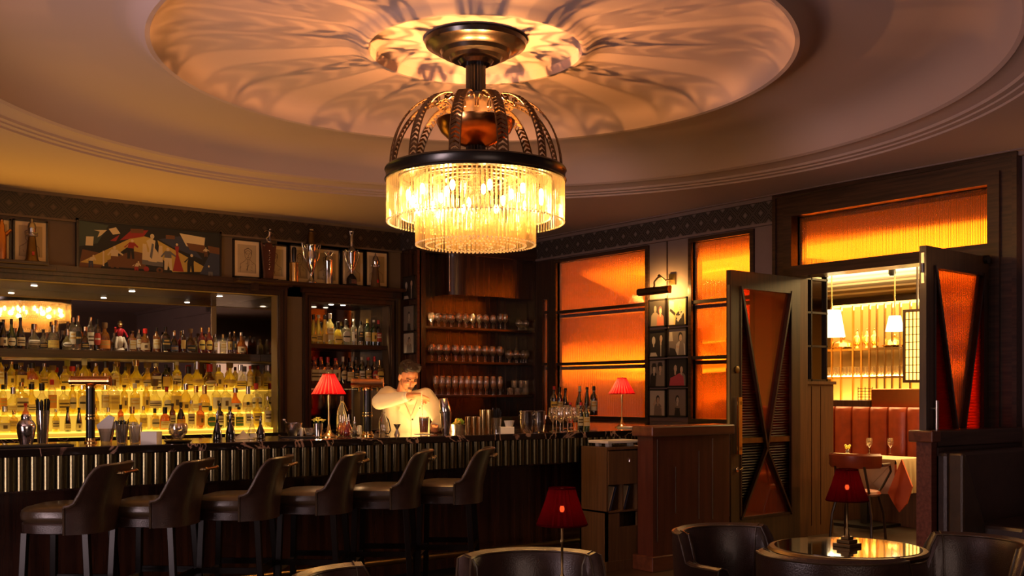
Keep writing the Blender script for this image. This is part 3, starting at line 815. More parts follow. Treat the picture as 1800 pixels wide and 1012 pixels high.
# booth seat and its end pillar, right
o3 = (7.8, 4.2, 0)
bo = thing('booth_bench', o3, 'high-backed dark leather booth with wooden rail by the right door', 'bench')
X0 = 7.12
b = MB(); b.box(X0, 4.2, 1.02, WX - .1, 4.34, 1.145); pl(b, 'top_rail', 'dark_wood_x', o3, bo, .012)
b = MB(); b.box(X0 - .0, 4.19, 0, X0 + .06, 4.34, 1.02); b.box(X0 + .06, 4.24, 0, WX - .1, 4.3, 1.02); pl(b, 'back_panel', 'dark_wood', o3, bo)
b = MB(); b.box(X0 + .0, 4.12, .10, WX - .12, 4.235, .99); pl(b, 'backrest', 'leather', o3, bo, .03)
b = MB(); b.prism([(X0 + .0, 0), (X0 + .34, 0), (X0 + .34, .40), (X0 + .05, .98), (X0 + .0, .99)], .12, mx=T(0, 4.0, 0)); pl(b, 'side_wing', 'leather_seat', o3, bo, .02)
b = MB(); b.box(X0 + .3, 3.7, .10, WX - .12, 4.13, .46); pl(b, 'seat', 'leather', o3, bo, .03)
o3 = (7.08, 4.26, 0)
pp = thing('partition_post', o3, 'banded brown wooden post at the end of the leather booth', 'post')
b = MB(); b.box(7.045, 4.2, .0, 7.115, 4.32, 1.06)
pl(b, 'post', 'red_veneer', o3, pp)
b = MB(); b.box(7.0, 4.165, 1.06, 7.115, 4.36, 1.145); pl(b, 'cap', 'mahogany_x', o3, pp, .01)

# ================================================================ glass cabinet in the corner
o3 = (7.4, 10.6, 0)
gc = thing('glass_cabinet', o3, 'tall dark wood cabinet with shelves of glasses in the corner', 'cabinet')
CX0, CX1 = at(733, 600, Y=CY).x, at(945, 600, Y=CY).x
iL, iR = at(748, 600, Y=CY).x, at(940, 600, Y=CY).x
dep = .40
b = MB()
b.box(CX0, CY, 0, iL, CY + dep, 3.36); b.box(iR, CY, 0, CX1 + .01, CY + dep, 3.36)
b.box(iL, CY + dep - .02, 0, iR, CY + dep, 3.36)
pl(b, 'carcass', 'rosewood', o3, gc)
zh = at(850, 520, Y=CY).z; xh = at(795, 500, Y=CY).x
b = MB(); pr = []
for i in range(13):
    a = PI / 2 * i / 12; pr.append((xh - .0 + .22 * (1 - math.cos(a)) , CY + .02 + .22 * (1 - math.sin(a))))
vs = []; fs = []
pts2 = [(xh, CY + dep - .02)] + pr + [(iR, CY + .02)]
for (x, y) in pts2: vs += [(x, y, zh), (x, y, 3.30)]
for i in range(len(pts2) - 1): fs.append((2 * i, 2 * i + 1, 2 * i + 3, 2 * i + 2))
vs += [(iR, CY + dep - .02, zh), (iR, CY + dep - .02, 3.3)]; q0 = len(pts2) * 2
fs.append(tuple([2 * i for i in range(len(pts2))] + [q0]))
b.add(vs, fs, 0, True); pl(b, 'header', 'rosewood', o3, gc)
b = MB(); b.box(CX0, CY - .012, 0, CX0 + .03, CY, 3.36); b.box(CX1 - .02, CY - .012, 0, CX1 + .01, CY, 3.36); pl(b, 'edge_strip', 'red_veneer', o3, gc)
SHZ = []
for py in (577, 636, 694):
    z = at(845, py, Y=CY + .05).z; SHZ.append(z)
    b = MB(); b.box(iL, CY + .05, z - .025, iR, CY + dep - .02, z); s_ = pl(b, 'shelf', 'dark_wood_x', o3, gc)
b = MB(); b.box(iL, CY, 0, iR, CY + dep, .95); pl(b, 'base', 'rosewood', o3, gc)
b = MB(); b.box(CX0 - .02, CY - .02, 3.10, WX, CY + .1, 3.36); pl(b, 'top_board', 'dark_wood_x', o3, gc)
for i, px in enumerate((790, 797)):
    p = at(px, 512, Y=CY + .12)
    b = MB(); b.lathe([(.012, 0), (.012, .5)], 12, mx=T(*p)); o = pl(b, 'tube_light', 'silver', o3, gc)
lamp('cabinet_light', 'SPOT', (7.55, CY + .06, 2.40), 2.2, (1, .6, .25), .02, aim=(7.55, CY + .3, 1.0), spot=120)
lamp('cabinet_light', 'SPOT', (7.35, CY - .25, 2.2), 4, (1, .5, .2), .02, aim=(7.45, CY + .06, 3.0), spot=75)
lamp('cabinet_light', 'SPOT', (6.95, CY + .1, 2.40), 1.6, (1, .6, .3), .02, aim=(7.0, CY + .2, 1.0), spot=110)
# white side strip of wall between cabinet and windows
mb = MB(); mb.box(CX1 + .01, CY, 0, WX, CY + .1, 3.36); S('trim_13', mb, 'dark_wood')
# ================================================================ bottles
BOT = {   # height, profile (r, z) as shares of height
    'wine': (.30, [(.0, 0), (.122, .0), (.125, .02), (.125, .60), (.118, .66), (.06, .74), (.045, .78), (.045, .95), (.05, .955), (.05, 1.0)]),
    'burgundy': (.30, [(.0, 0), (.135, .0), (.138, .02), (.138, .42), (.12, .52), (.07, .66), (.046, .76), (.045, .95), (.05, .955), (.05, 1)]),
    'spirit': (.29, [(.0, 0), (.135, .0), (.14, .02), (.14, .58), (.13, .64), (.08, .70), (.05, .75), (.045, .95), (.055, .955), (.055, 1)]),
    'square': (.26, [(.0, 0), (.15, .0), (.155, .02), (.155, .60), (.14, .66), (.07, .71), (.055, .76), (.055, .94), (.065, .945), (.065, 1)]),
    'squat': (.23, [(.0, 0), (.20, .0), (.215, .05), (.215, .35), (.18, .52), (.09, .62), (.065, .70), (.06, .90), (.08, .91), (.08, 1)]),
    'round': (.23, [(.0, 0), (.14, .0), (.20, .10), (.235, .27), (.20, .44), (.10, .58), (.07, .66), (.065, .86), (.10, .87), (.10, 1)]),
    'tall': (.32, [(.0, 0), (.10, .0), (.105, .02), (.105, .66), (.09, .72), (.045, .80), (.04, .95), (.048, .955), (.048, 1)]),
    'flute': (.31, [(.0, 0), (.115, .0), (.12, .02), (.115, .3), (.09, .55), (.055, .75), (.045, .85), (.042, .95), (.05, .955), (.05, 1)]),
    'flask': (.22, [(.0, 0), (.21, .0), (.225, .04), (.21, .45), (.15, .62), (.075, .70), (.07, .85), (.09, .86), (.09, 1)]),
}
LZ = {'wine': (.16, .50), 'burgundy': (.10, .38), 'spirit': (.14, .52), 'square': (.12, .54), 'squat': (.08, .34), 'round': (.16, .38), 'tall': (.18, .56), 'flute': (.08, .34), 'flask': (.08, .38)}
SHN = {'wine': 'straight-sided', 'burgundy': 'sloping-shouldered', 'spirit': 'round-shouldered', 'square': 'square', 'squat': 'squat', 'round': 'bulbous', 'tall': 'tall slim', 'flute': 'tapering', 'flask': 'broad low'}
GN = {'g_clear': 'clear', 'g_amber': 'amber', 'g_gold': 'golden', 'g_brown': 'brown', 'g_green': 'green', 'g_dark': 'black', 'g_red': 'red', 'g_rose': 'rose', 'g_yellow': 'yellow', 'g_pale': 'pale'}
LN = {'l_cream': 'cream', 'l_white': 'white', 'l_yellow': 'yellow', 'l_black': 'black', 'l_red': 'red', 'l_gold': 'gold', 'l_blue': 'dark blue', 'l_green': 'green', 'l_orange': 'orange'}
CN = {'black': 'black', 'gold': 'gold', 'red': 'red', 'silver': 'silver', 'l_white': 'white', 'oak': 'cork', 'old_brass': 'brass', 'l_yellow': 'yellow', 'l_green': 'green'}
_b = {}
def bottle_meshes(kind, g, lab, capm, variant):
    key = (kind, g, lab, capm, variant)
    if key in _b: return _b[key]
    H, pf = BOT[kind]; sq = 5. if kind == 'square' else 0.
    fl = .62 if kind in ('flask', 'squat') else 1.
    mx = Matrix.Diagonal((1, fl, 1, 1))
    b = MB(); P = [(max(r * H, .0005), z * H) for r, z in pf[:-2]]; b.lathe(P, 16, mx=mx, sq=sq); body = b.build('body', g)
    b = MB(); r = pf[-1][0] * H * 1.05; z0 = pf[-3][1] * H - .012; z1 = H * (1.0 if variant % 3 else 1.03)
    if capm == 'oak': b.lathe([(r * .9, z0), (r * 1.15, z0 + .01), (r * 1.2, z1)], 10, mx=mx)
    else: b.lathe([(r, z0 - (.02 if variant % 2 else .0)), (r, z1 - .002), (r * .85, z1)], 10, mx=mx)
    cap = b.build('cap', capm)
    b = MB(); lz0, lz1 = LZ[kind]; rr = max(r2 for r2, z2 in pf) * H; nn, mm = 8, 7
    vs = []; fs = []; ms = []
    hw = 1.15
    for j in range(mm + 1):
        z = H * (lz0 + (lz1 - lz0) * j / mm)
        # radius at z
        for i2 in range(1, len(pf)):
            if pf[i2][1] * H >= z: 
                k = (z / H - pf[i2 - 1][1]) / max(1e-6, pf[i2][1] - pf[i2 - 1][1]); q = (pf[i2 - 1][0] + (pf[i2][0] - pf[i2 - 1][0]) * k) * H; break
        for i in range(nn + 1):
            wv = hw
            if variant % 4 == 3: wv = hw * math.sqrt(max(.02, 1 - ((j - mm / 2) / (mm / 2 + .4)) ** 2))
            a = -PI / 2 + wv * (-1 + 2 * i / nn); ca, sa = math.cos(a), math.sin(a)
            q2 = q + .0015
            if sq: q2 = q2 / ((abs(ca) ** sq + abs(sa) ** sq) ** (1 / sq))
            vs.append((q2 * ca, q2 * sa * fl - (.0015 if fl < 1 else 0), z))
    rr2 = random.Random(variant * 7 + len(kind))
    prt = 1
    for j in range(mm):
        for i in range(nn):
            m_ = 0
            if 0 < j < mm - 1 and 1 <= i < nn - 1:
                if variant % 4 == 0 and j in (2, 4): m_ = 1
                if variant % 4 == 1 and (j == 3 or (j == 5 and 2 <= i <= 5)): m_ = 1
                if variant % 4 == 2 and 2 <= j <= 4 and 3 <= i <= 4: m_ = 1
                if variant % 4 == 3 and j == 3: m_ = 1
            b.add([vs[j * (nn + 1) + i], vs[j * (nn + 1) + i + 1], vs[(j + 1) * (nn + 1) + i + 1], vs[(j + 1) * (nn + 1) + i]], [(0, 1, 2, 3)], m_, True)
    ink = {'l_black': 'l_gold', 'l_blue': 'l_gold', 'l_red': 'l_white', 'l_green': 'l_gold'}.get(lab, ['ink', 'l_gold', 'ink', 'l_black'][variant % 4])
    label = b.build('label', [lab, ink])
    _b[key] = (body, cap, label)
    return _b[key]
_used = set()
def bottle(loc, kind, g, lab, capm, variant, label, group, h=None, face=0., wide=1.):
    key = (kind, g, lab, capm, variant)
    t = thing('bottle', loc, label, 'bottle', group, face)
    ms = bottle_meshes(*key)
    for o in ms:
        if key in _used: o = o.copy(); col.objects.link(o)
        o.parent = t
    _used.add(key)
    if h: s = h / BOT[kind][0]; k_ = min(1.2, s) * wide; t.scale = (k_, k_, s)
    return t
KS = list(BOT); GS = list(GN); LS = list(LN); CS = list(CN)

def row(Y, Z, spec, where, group, wide=1.):
    n = len(spec)
    for i, (px, kind, g, lab, capm, h) in enumerate(spec):
        p = at(px, 600, Y=Y)
        v = R.randrange(4)
        lb = '%s %s bottle with %s label, %s top, %s %s' % (SHN[kind], GN[g], LN[lab], CN[capm], ORD[i], where)
        lb = lb[0].lower() + lb[1:]
        bottle((p.x, Y, Z), kind, g, lab, capm, v, lb, group, h, R.uniform(-.15, .15), wide)

ZU = 1.86; YU = 11.42
uc = thing('bottle_shelf', (3.6, 11.55, ZU), 'long dark wooden bottle shelf across the bar mirror', 'shelf')
b = MB(); b.box(.3, 11.34, ZU - .085, RX, 11.84, ZU); o = b.build('board', 'dark_wood_x', uc, bev=.004); o.location = (-3.6, -11.55, -ZU)
up = [(6, 'burgundy', 'g_dark', 'l_cream', 'black', .29), (20, 'burgundy', 'g_green', 'l_cream', 'black', .29), (36, 'burgundy', 'g_dark', 'l_cream', 'black', .31), (60, 'round', 'g_clear', 'l_white', 'silver', .25),
      (76, 'squat', 'g_clear', 'l_black', 'black', .2), (94, 'flask', 'g_clear', 'l_yellow', 'silver', .25), (118, 'round', 'g_pale', 'l_white', 'silver', .21), (128, 'tall', 'g_clear', 'l_white', 'silver', .34), (137, 'tall', 'g_clear', 'l_black', 'silver', .35),
      (150, 'squat', 'g_brown', 'l_black', 'silver', .24), (159, 'tall', 'g_clear', 'l_white', 'silver', .34), (171, 'tall', 'g_brown', 'l_red', 'black', .33), (184, 'flask', 'g_amber', 'l_orange', 'oak', .30),
      (233, 'square', 'g_amber', 'l_cream', 'oak', .22), (244, 'tall', 'g_clear', 'l_white', 'silver', .24), (255, 'flask', 'g_amber', 'l_cream', 'red', .25), (275, 'spirit', 'g_amber', 'l_cream', 'black', .27),
      (291, 'square', 'g_dark', 'l_black', 'black', .28), (306, 'squat', 'g_dark', 'l_blue', 'silver', .22), (322, 'tall', 'g_brown', 'l_gold', 'silver', .25), (335, 'squat', 'g_brown', 'l_black', 'oak', .26),
      (354, 'spirit', 'g_red', 'l_yellow', 'gold', .28), (367, 'spirit', 'g_red', 'l_yellow', 'gold', .28), (379, 'tall', 'g_clear', 'l_white', 'silver', .22), (392, 'square', 'g_pale', 'l_cream', 'gold', .22), (404, 'tall', 'g_brown', 'l_gold', 'silver', .25), (412, 'tall', 'g_brown', 'l_black', 'gold', .26),
      (424, 'squat', 'g_amber', 'l_cream', 'silver', .25)]
row(YU, ZU, up, 'from left, mirror shelf', 'bottles on the upper mirror shelf')
# second rank behind, between them
# figurine bottle: riding figure in a red coat
p = at(211, 600, Y=YU)
fg = thing('figurine', (p.x, YU, ZU), 'painted figurine in a red coat and hat sitting astride, among the upper bottles', 'figurine')
b = MB(); b.lathe([(.045, 0), (.05, .015), (.04, .03), (.02, .05)], 16); b.build('base', 'white', fg)
b = MB(); b.ball((0, 0, .10), (.035, .05, .07), 10); b.tube([(-.03, -.01, .15), (-.05, -.03, .08), (-.05, -.03, .03)], .014); b.tube([(.03, -.01, .15), (.05, -.03, .08), (.05, -.03, .03)], .014); b.build('legs', 'white', fg)
b = MB(); b.ball((0, 0, .20), (.035, .03, .055), 10); b.tube([(-.03, 0, .23), (-.055, -.02, .2), (-.06, -.04, .25)], .011); b.tube([(.03, 0, .23), (.055, -.02, .19), (.07, -.03, .15)], .011); b.build('coat', 'lipred', fg)
b = MB(); b.ball((0, -.005, .275), .022, 10); b.build('head', 'skin', fg)
b = MB(); b.lathe([(.034, .285), (.03, .29), (.022, .295), (.02, .32), (.001, .325)], 14); b.build('hat', 'old_brass', fg)

# stepped and lit back counter
bc = thing('back_counter', (2.6, 11.3, 0), 'dark back counter with glowing yellow bottle steps below the mirror', 'counter')
ST = [(10.94, 11.17, 1.03), (11.17, 11.42, 1.20), (11.42, 11.68, 1.45)]
def bcl(b, n, m, bev=0.):
    o = b.build(n, m, bc, bev=bev); o.location = (-2.6, -11.3, 0)
b = MB(); b.box(.3, 10.35, .94, NX1 + .1, WY - .005, 1.0); bcl(b, 'marble_top', 'marble')
b = MB(); b.box(.3, 10.42, 0, NX1 + .1, 10.89, .94); bcl(b, 'cupboard', 'dark_wood')
b = MB(); b.box(.33, 10.91, .94, RX - .02, 11.84, .96); bcl(b, 'base_board', 'black_matt')
for (y0_, y1_, z) in ST:
    b = MB(); b.box(.32, y0_, .96, RX - .03, y1_, z - .012); bcl(b, 'step', 'step_front')
    b = MB(); b.box(.32, y0_, z - .012, RX - .03, y1_, z); bcl(b, 'lit_top', 'step_light')
def rnd_row(Y, Z, pxs, kinds, gs, ls, hs, where, group, wide=1.18):
    spec = []
    for px in pxs:
        k = R.choice(kinds); g = R.choice(gs); l = R.choice(ls); c = R.choice(['black', 'gold', 'silver', 'oak', 'red', 'l_white', 'old_brass', 'black', 'silver'])
        spec.append((px, k, g, l, c, R.uniform(*hs)))
    row(Y, Z, spec, where, group, wide)
def spread(a, b, n, j=3.): return [a + (b - a) * i / (n - 1) + R.uniform(-j, j) for i in range(n)]
rnd_row(11.52, 1.45, spread(2, 440, 25), ['spirit', 'square', 'wine', 'flask', 'round', 'tall'], ['g_gold', 'g_amber', 'g_yellow', 'g_clear', 'g_brown', 'g_yellow', 'g_gold', 'g_dark'], ['l_cream', 'l_yellow', 'l_white', 'l_gold', 'l_yellow'], (.24, .33), 'from left, top lit step', 'bottles on the top lit step')
rnd_row(11.27, 1.20, spread(3, 452, 26), ['spirit', 'square', 'round', 'tall', 'squat', 'flask'], ['g_yellow', 'g_pale', 'g_gold', 'g_clear', 'g_yellow', 'g_yellow', 'g_amber', 'g_pale'], ['l_cream', 'l_yellow', 'l_white', 'l_yellow', 'l_orange'], (.27, .36), 'from left, middle lit step', 'bottles on the middle lit step')
row1 = [(8, 'flask', 'g_pale', 'l_cream', 'silver', .26), (24, 'square', 'g_gold', 'l_yellow', 'gold', .22), (45, 'tall', 'g_rose', 'l_red', 'red', .28), (98, 'spirit', 'g_yellow', 'l_cream', 'silver', .22), (119, 'flute', 'g_dark', 'l_cream', 'black', .24),
        (139, 'flute', 'g_dark', 'l_cream', 'black', .24), (168, 'spirit', 'g_gold', 'l_yellow', 'gold', .24), (190, 'square', 'g_pale', 'l_white', 'silver', .24), (212, 'tall', 'g_amber', 'l_cream', 'black', .26), (232, 'round', 'g_yellow', 'l_white', 'gold', .24),
        (252, 'spirit', 'g_pale', 'l_yellow', 'silver', .25), (272, 'square', 'g_gold', 'l_cream', 'black', .22), (290, 'flask', 'g_amber', 'l_cream', 'black', .24), (303, 'tall', 'g_brown', 'l_cream', 'black', .27), (318, 'burgundy', 'g_dark', 'l_orange', 'black', .29),
        (336, 'tall', 'g_clear', 'l_cream', 'silver', .30), (352, 'spirit', 'g_amber', 'l_orange', 'l_white', .28), (370, 'square', 'g_pale', 'l_green', 'green' if False else 'l_green', .24), (386, 'spirit', 'g_dark', 'l_white', 'black', .27), (404, 'square', 'g_dark', 'l_black', 'black', .24),
        (420, 'square', 'g_pale', 'l_green', 'black', .23), (436, 'tall', 'g_clear', 'l_white', 'black', .28), (452, 'spirit', 'g_yellow', 'l_yellow', 'l_yellow', .32), (470, 'tall', 'g_pale', 'l_white', 'l_blue' if False else 'silver', .34)]
row(11.04, 1.03, row1, 'from left, lowest lit step', 'bottles on the lowest lit step', 1.15)
for px in (60, 232, 386):
    p = at(px, 600, Y=11.35)
    b = MB(); b.lathe([(.001, 0), (.03, 0), (.03, .006), (.001, .006)], 16, mx=T(p.x, 11.35, ZR - .004)); o = b.build('downlight', 'downlight')
    tag(o, 'small round recessed downlight above the mirror, %s of the three' % {60: 'leftmost', 232: 'middle', 386: 'rightmost'}[px], 'downlight')
    lamp('downlight_beam', 'SPOT', (p.x, 11.30, ZR - .02), 8, (1, .75, .45), .02, aim=(p.x, 11.35, 0), spot=110)
lamp('ceiling_glow_fill', 'AREA', (2.7, 10.62, 1.06), 15, (1, .46, .04), 4.4, .3, rot=(PI + .25, 0, 0), spread=110)  # area light added over the counter for the yellow ceiling glow

# niche: two shelves of bottles
YN = WY + .10
zs1, zs2 = at(560, 604, Y=WY + .02).z, at(560, 674, Y=WY + .02).z
ns = thing('niche_shelves', ((NX0 + NX1) / 2, WY + .2, zs2), 'two dark wooden shelves inside the narrow bottle niche', 'shelf')
for z in (zs1, zs2):
    b = MB(); b.box(NX0, WY + .02, z - .05, NX1, nd, z); o = b.build('board', 'dark_wood_x', ns); o.location = (-(NX0 + NX1) / 2, -(WY + .2), -zs2)
n1 = [(551, 'flute', 'g_yellow', 'l_yellow', 'black', .33), (560, 'flute', 'g_yellow', 'l_yellow', 'l_white', .33), (571, 'flute', 'g_gold', 'l_gold', 'black', .34), (580, 'spirit', 'g_pale', 'l_cream', 'l_white', .36), (594, 'flask', 'g_yellow', 'l_yellow', 'black', .26),
      (608, 'square', 'g_clear', 'l_white', 'black', .29), (622, 'wine', 'g_clear', 'l_white', 'l_white', .31), (634, 'tall', 'g_clear', 'l_black', 'black', .29), (646, 'wine', 'g_green', 'l_cream', 'l_yellow', .32), (657, 'wine', 'g_green', 'l_yellow', 'l_white', .31), (665, 'wine', 'g_dark', 'l_red', 'red', .31)]
row(YN, zs1, n1, 'from left, upper niche shelf', 'bottles on the upper niche shelf')
n2 = [(552, 'square', 'g_rose', 'l_cream', 'red', .30), (564, 'square', 'g_rose', 'l_cream', 'red', .30), (576, 'square', 'g_rose', 'l_cream', 'red', .30), (590, 'square', 'g_rose', 'l_cream', 'red', .30), (603, 'wine', 'g_dark', 'l_cream', 'l_white', .31), (615, 'square', 'g_brown', 'l_cream', 'black', .26),
      (626, 'wine', 'g_dark', 'l_black', 'black', .31), (636, 'wine', 'g_green', 'l_white', 'l_white', .31), (647, 'spirit', 'g_brown', 'l_gold', 'red', .31), (658, 'wine', 'g_brown', 'l_red', 'red', .32), (667, 'square', 'g_gold', 'l_yellow', 'gold', .28)]
row(YN, zs2, n2, 'from left, lower niche shelf', 'bottles on the lower niche shelf')
for px in (582, 603):
    p = at(px, 600, Y=WY + .2); b = MB(); b.lathe([(.001, 0), (.028, 0), (.028, .006), (.001, .006)], 16, mx=T(p.x, WY + .2, ZN - .004)); o = b.build('downlight', 'downlight')
    tag(o, 'small recessed downlight above the narrow bottle niche, the %s of two' % {582: 'left', 603: 'right'}[px], 'downlight')
    lamp('niche_beam', 'SPOT', (p.x, WY + .12, ZN - .02), 9, (1, .72, .4), .02, aim=(p.x + .05, WY + .08, 0), spot=120)
lamp('niche_light', 'AREA', ((NX0 + NX1) / 2, WY + .2, zs2 - .06), 2.5, (1, .62, .25), .9, .1, rot=(0, 0, 0))

# glasses in the corner cabinet -------------------------------------------------
GL = {
 'wine_glass': [(.032, 0), (.033, .003), (.006, .008), (.004, .02), (.004, .075), (.012, .085), (.034, .11), (.041, .14), (.040, .17), (.034, .20)],
 'coupe': [(.03, 0), (.03, .003), (.005, .008), (.004, .05), (.01, .06), (.034, .085), (.04, .115), (.036, .15), (.031, .16)],
 'flute_glass': [(.028, 0), (.028, .003), (.005, .008), (.004, .06), (.012, .075), (.022, .10), (.025, .14), (.024, .20), (.021, .215)],
 'brandy_glass': [(.032, 0), (.032, .003), (.006, .008), (.005, .04), (.015, .05), (.045, .08), (.05, .105), (.042, .14), (.033, .155)],
 'tumbler': [(.03, 0), (.031, .004), (.034, .05), (.036, .09)],
}
_g = {}
def glass(kind, loc, label, group=None, s=1., nm=None, cat='glass', flip=False):
    if kind not in _g:
        b = MB(); b.lathe([(.0005, 0)] + GL[kind], 16, cap=False); o = b.build(nm or kind, 'clear_glass'); _g[kind] = o.data
    else:
        o = bpy.data.objects.new(nm or kind, _g[kind]); col.objects.link(o)
    o.location = loc; o.scale = (s, s, s)
    if flip: o.rotation_euler.x = PI; o.location = (loc[0], loc[1], loc[2] + GL[kind][-1][1] * s)
    return tag(o, label, cat, group)
def grow(z, pxs, kind, lab0, group, s=1., rows=(.12, .24), **k):
    for j, dy in enumerate(rows):
        for q_, px in enumerate(pxs):
            lab = '%s, %s from left%s' % (lab0, ORD[q_], '' if len(rows) == 1 else [', front rank', ', rear rank'][j])
            p = at(px, 600, Y=CY + dy); x = p.x
            if x < iL + .05: x = iL + .05 + R.uniform(0, .01)
            if x > iR - .05: x = iR - .05
            glass(kind, (x + j * .02, CY + dy, z), lab, group, s, **k)
grow(SHZ[0], [758, 770, 781, 792], 'coupe', 'small stemmed glass, top cabinet shelf', 'small stemmed glasses on the top cabinet shelf', 1.05)
grow(SHZ[0], [806, 818, 830, 842, 853, 866], 'wine_glass', 'middling stemmed glass, top cabinet shelf', 'stemmed glasses on the top cabinet shelf', .9)
grow(SHZ[0], [880, 888], 'wine_glass', 'taller stemmed glass on top cabinet shelf', 'taller glasses on the top cabinet shelf', 1.0, rows=(.12,))
grow(SHZ[0], [912, 928], 'brandy_glass', 'round brandy glass on top cabinet shelf', 'brandy glasses on the top cabinet shelf', .9, rows=(.12,))
grow(SHZ[1], [758, 771, 784], 'wine_glass', 'large wine glass, middle cabinet shelf', 'wine glasses at the left of the middle cabinet shelf', 1.02)
grow(SHZ[1], [800, 813, 826, 839, 852, 865, 878], 'wine_glass', 'wine glass in long row, middle cabinet shelf', 'wine glasses on the middle cabinet shelf', 1.02)
grow(SHZ[1], [894, 907, 920, 932], 'brandy_glass', 'round glass, right end, middle cabinet shelf', 'round glasses on the middle cabinet shelf', 1.05, rows=(.12, .25))
grow(SHZ[2], [765, 776, 787, 799, 810, 821, 832, 843, 854, 866, 878], 'flute_glass', 'slim glass, bottom cabinet shelf', 'slim glasses on the bottom cabinet shelf', 1.08)
grow(SHZ[2], [896, 909, 922, 934], 'tumbler', 'lower tumbler, bottom cabinet shelf', 'lower tumblers on the bottom cabinet shelf', 1.0)
grow(SHZ[2] + .095, [903, 916, 929], 'tumbler', 'upper stacked tumbler, bottom cabinet shelf', 'stacked tumblers on the bottom cabinet shelf', 1.0)
# ================================================================ pictures and trophies above the back bar
def wall_tf(p0, p1, Y=None, X=None): pass
YP = WY - .03
ls = thing('wall_shelf', (XY(550, WY), WY, ZL), 'dark wooden ledge under the row of framed caricatures and trophies', 'shelf')
lx0, lx1 = at(411, 495, Y=WY - .1).x, at(703, 512, Y=WY - .1).x
b = MB(); b.box(lx0, WY - .24, ZL - .035, lx1, WY, ZL); o = b.build('board', 'dark_wood_x', ls, bev=.006); o.location = (-ls.location.x, -WY, -ZL)
for px in (440, 690):
    b = MB(); x = XY(px, WY); b.box(x - .03, WY - .16, ZL - .11, x + .03, WY, ZL - .035)
    o = b.build('bracket', 'dark_wood', ls); o.location = (-ls.location.x, -WY, -ZL)
ZL2 = at(60, 461, Y=WY - .1).z
l2 = thing('wall_shelf', (XY(30, WY), WY, ZL2), 'short dark ledge at the far left carrying tall metal shakers', 'shelf')
xe = at(86, 466, Y=WY - .2).x; xf = at(97, 470, Y=WY - .1).x
b = MB(); b.box(1.2, WY - .22, ZL2 - .03, xe, WY, ZL2); b.box(1.2, WY - .16, ZL2 - .07, xf, WY, ZL2 - .03); o = b.build('board', 'dark_wood_x', l2, bev=.005); o.location = (-l2.location.x, -WY, -ZL2)

def framed(x0, x1, z0, z1, label, group, draw, mat='paper', fr='frame_black', X=None, Y=None, fw=.018, cat='picture', name='framed_picture', off=.03, inner=None):
    """hung on the back wall (Y) or the window wall (X; x0,x1 are then y, x0 on the left)"""
    wd, ht = abs(x1 - x0), z1 - z0
    if Y is not None: t = thing(name, ((x0 + x1) / 2, Y - off, (z0 + z1) / 2), label, cat, group, 0)
    else: t = thing(name, (X - off, (x0 + x1) / 2, (z0 + z1) / 2), label, cat, group, -PI / 2)
    b = MB(); hw, hh = wd / 2, ht / 2
    b.box(-hw, -.006, -hh, hw, off, -hh + fw); b.box(-hw, -.006, hh - fw, hw, off, hh); b.box(-hw, -.006, -hh, -hw + fw, off, hh); b.box(hw - fw, -.006, -hh, hw, off, hh)
    b.build('frame', fr, t)
    b = MB(); b.box(-hw + fw, .004, -hh + fw, hw - fw, off, hh - fw); b.build('mat', mat, t)
    if draw: draw(t, hw - fw, hh - fw)
    return t
def ell(cx_, cz_, rx, rz, n=18, a0=0, a1=2 * PI): return [(cx_ + rx * math.cos(a0 + (a1 - a0) * i / n), cz_ + rz * math.sin(a0 + (a1 - a0) * i / n)) for i in range(n if abs(a1 - a0 - 2 * PI) < 1e-6 else n + 1)]
def flat(b, poly, d, mi=0):
    k = len(poly); b.add([(x, .004 - d, z) for x, z in poly], [tuple(range(k))], mi)
def stroke(b, pts, w_, d, mi=0):
    for (a, c) in zip(pts[:-1], pts[1:]):
        a, c = Vector((a[0], a[1])), Vector((c[0], c[1])); dd = c - a
        if dd.length < 1e-6: continue
        n = Vector((-dd.y, dd.x)).normalized() * w_ / 2
        flat(b, [(a.x - n.x, a.y - n.y), (c.x - n.x, c.y - n.y), (c.x + n.x, c.y + n.y), (a.x + n.x, a.y + n.y)], d, mi)
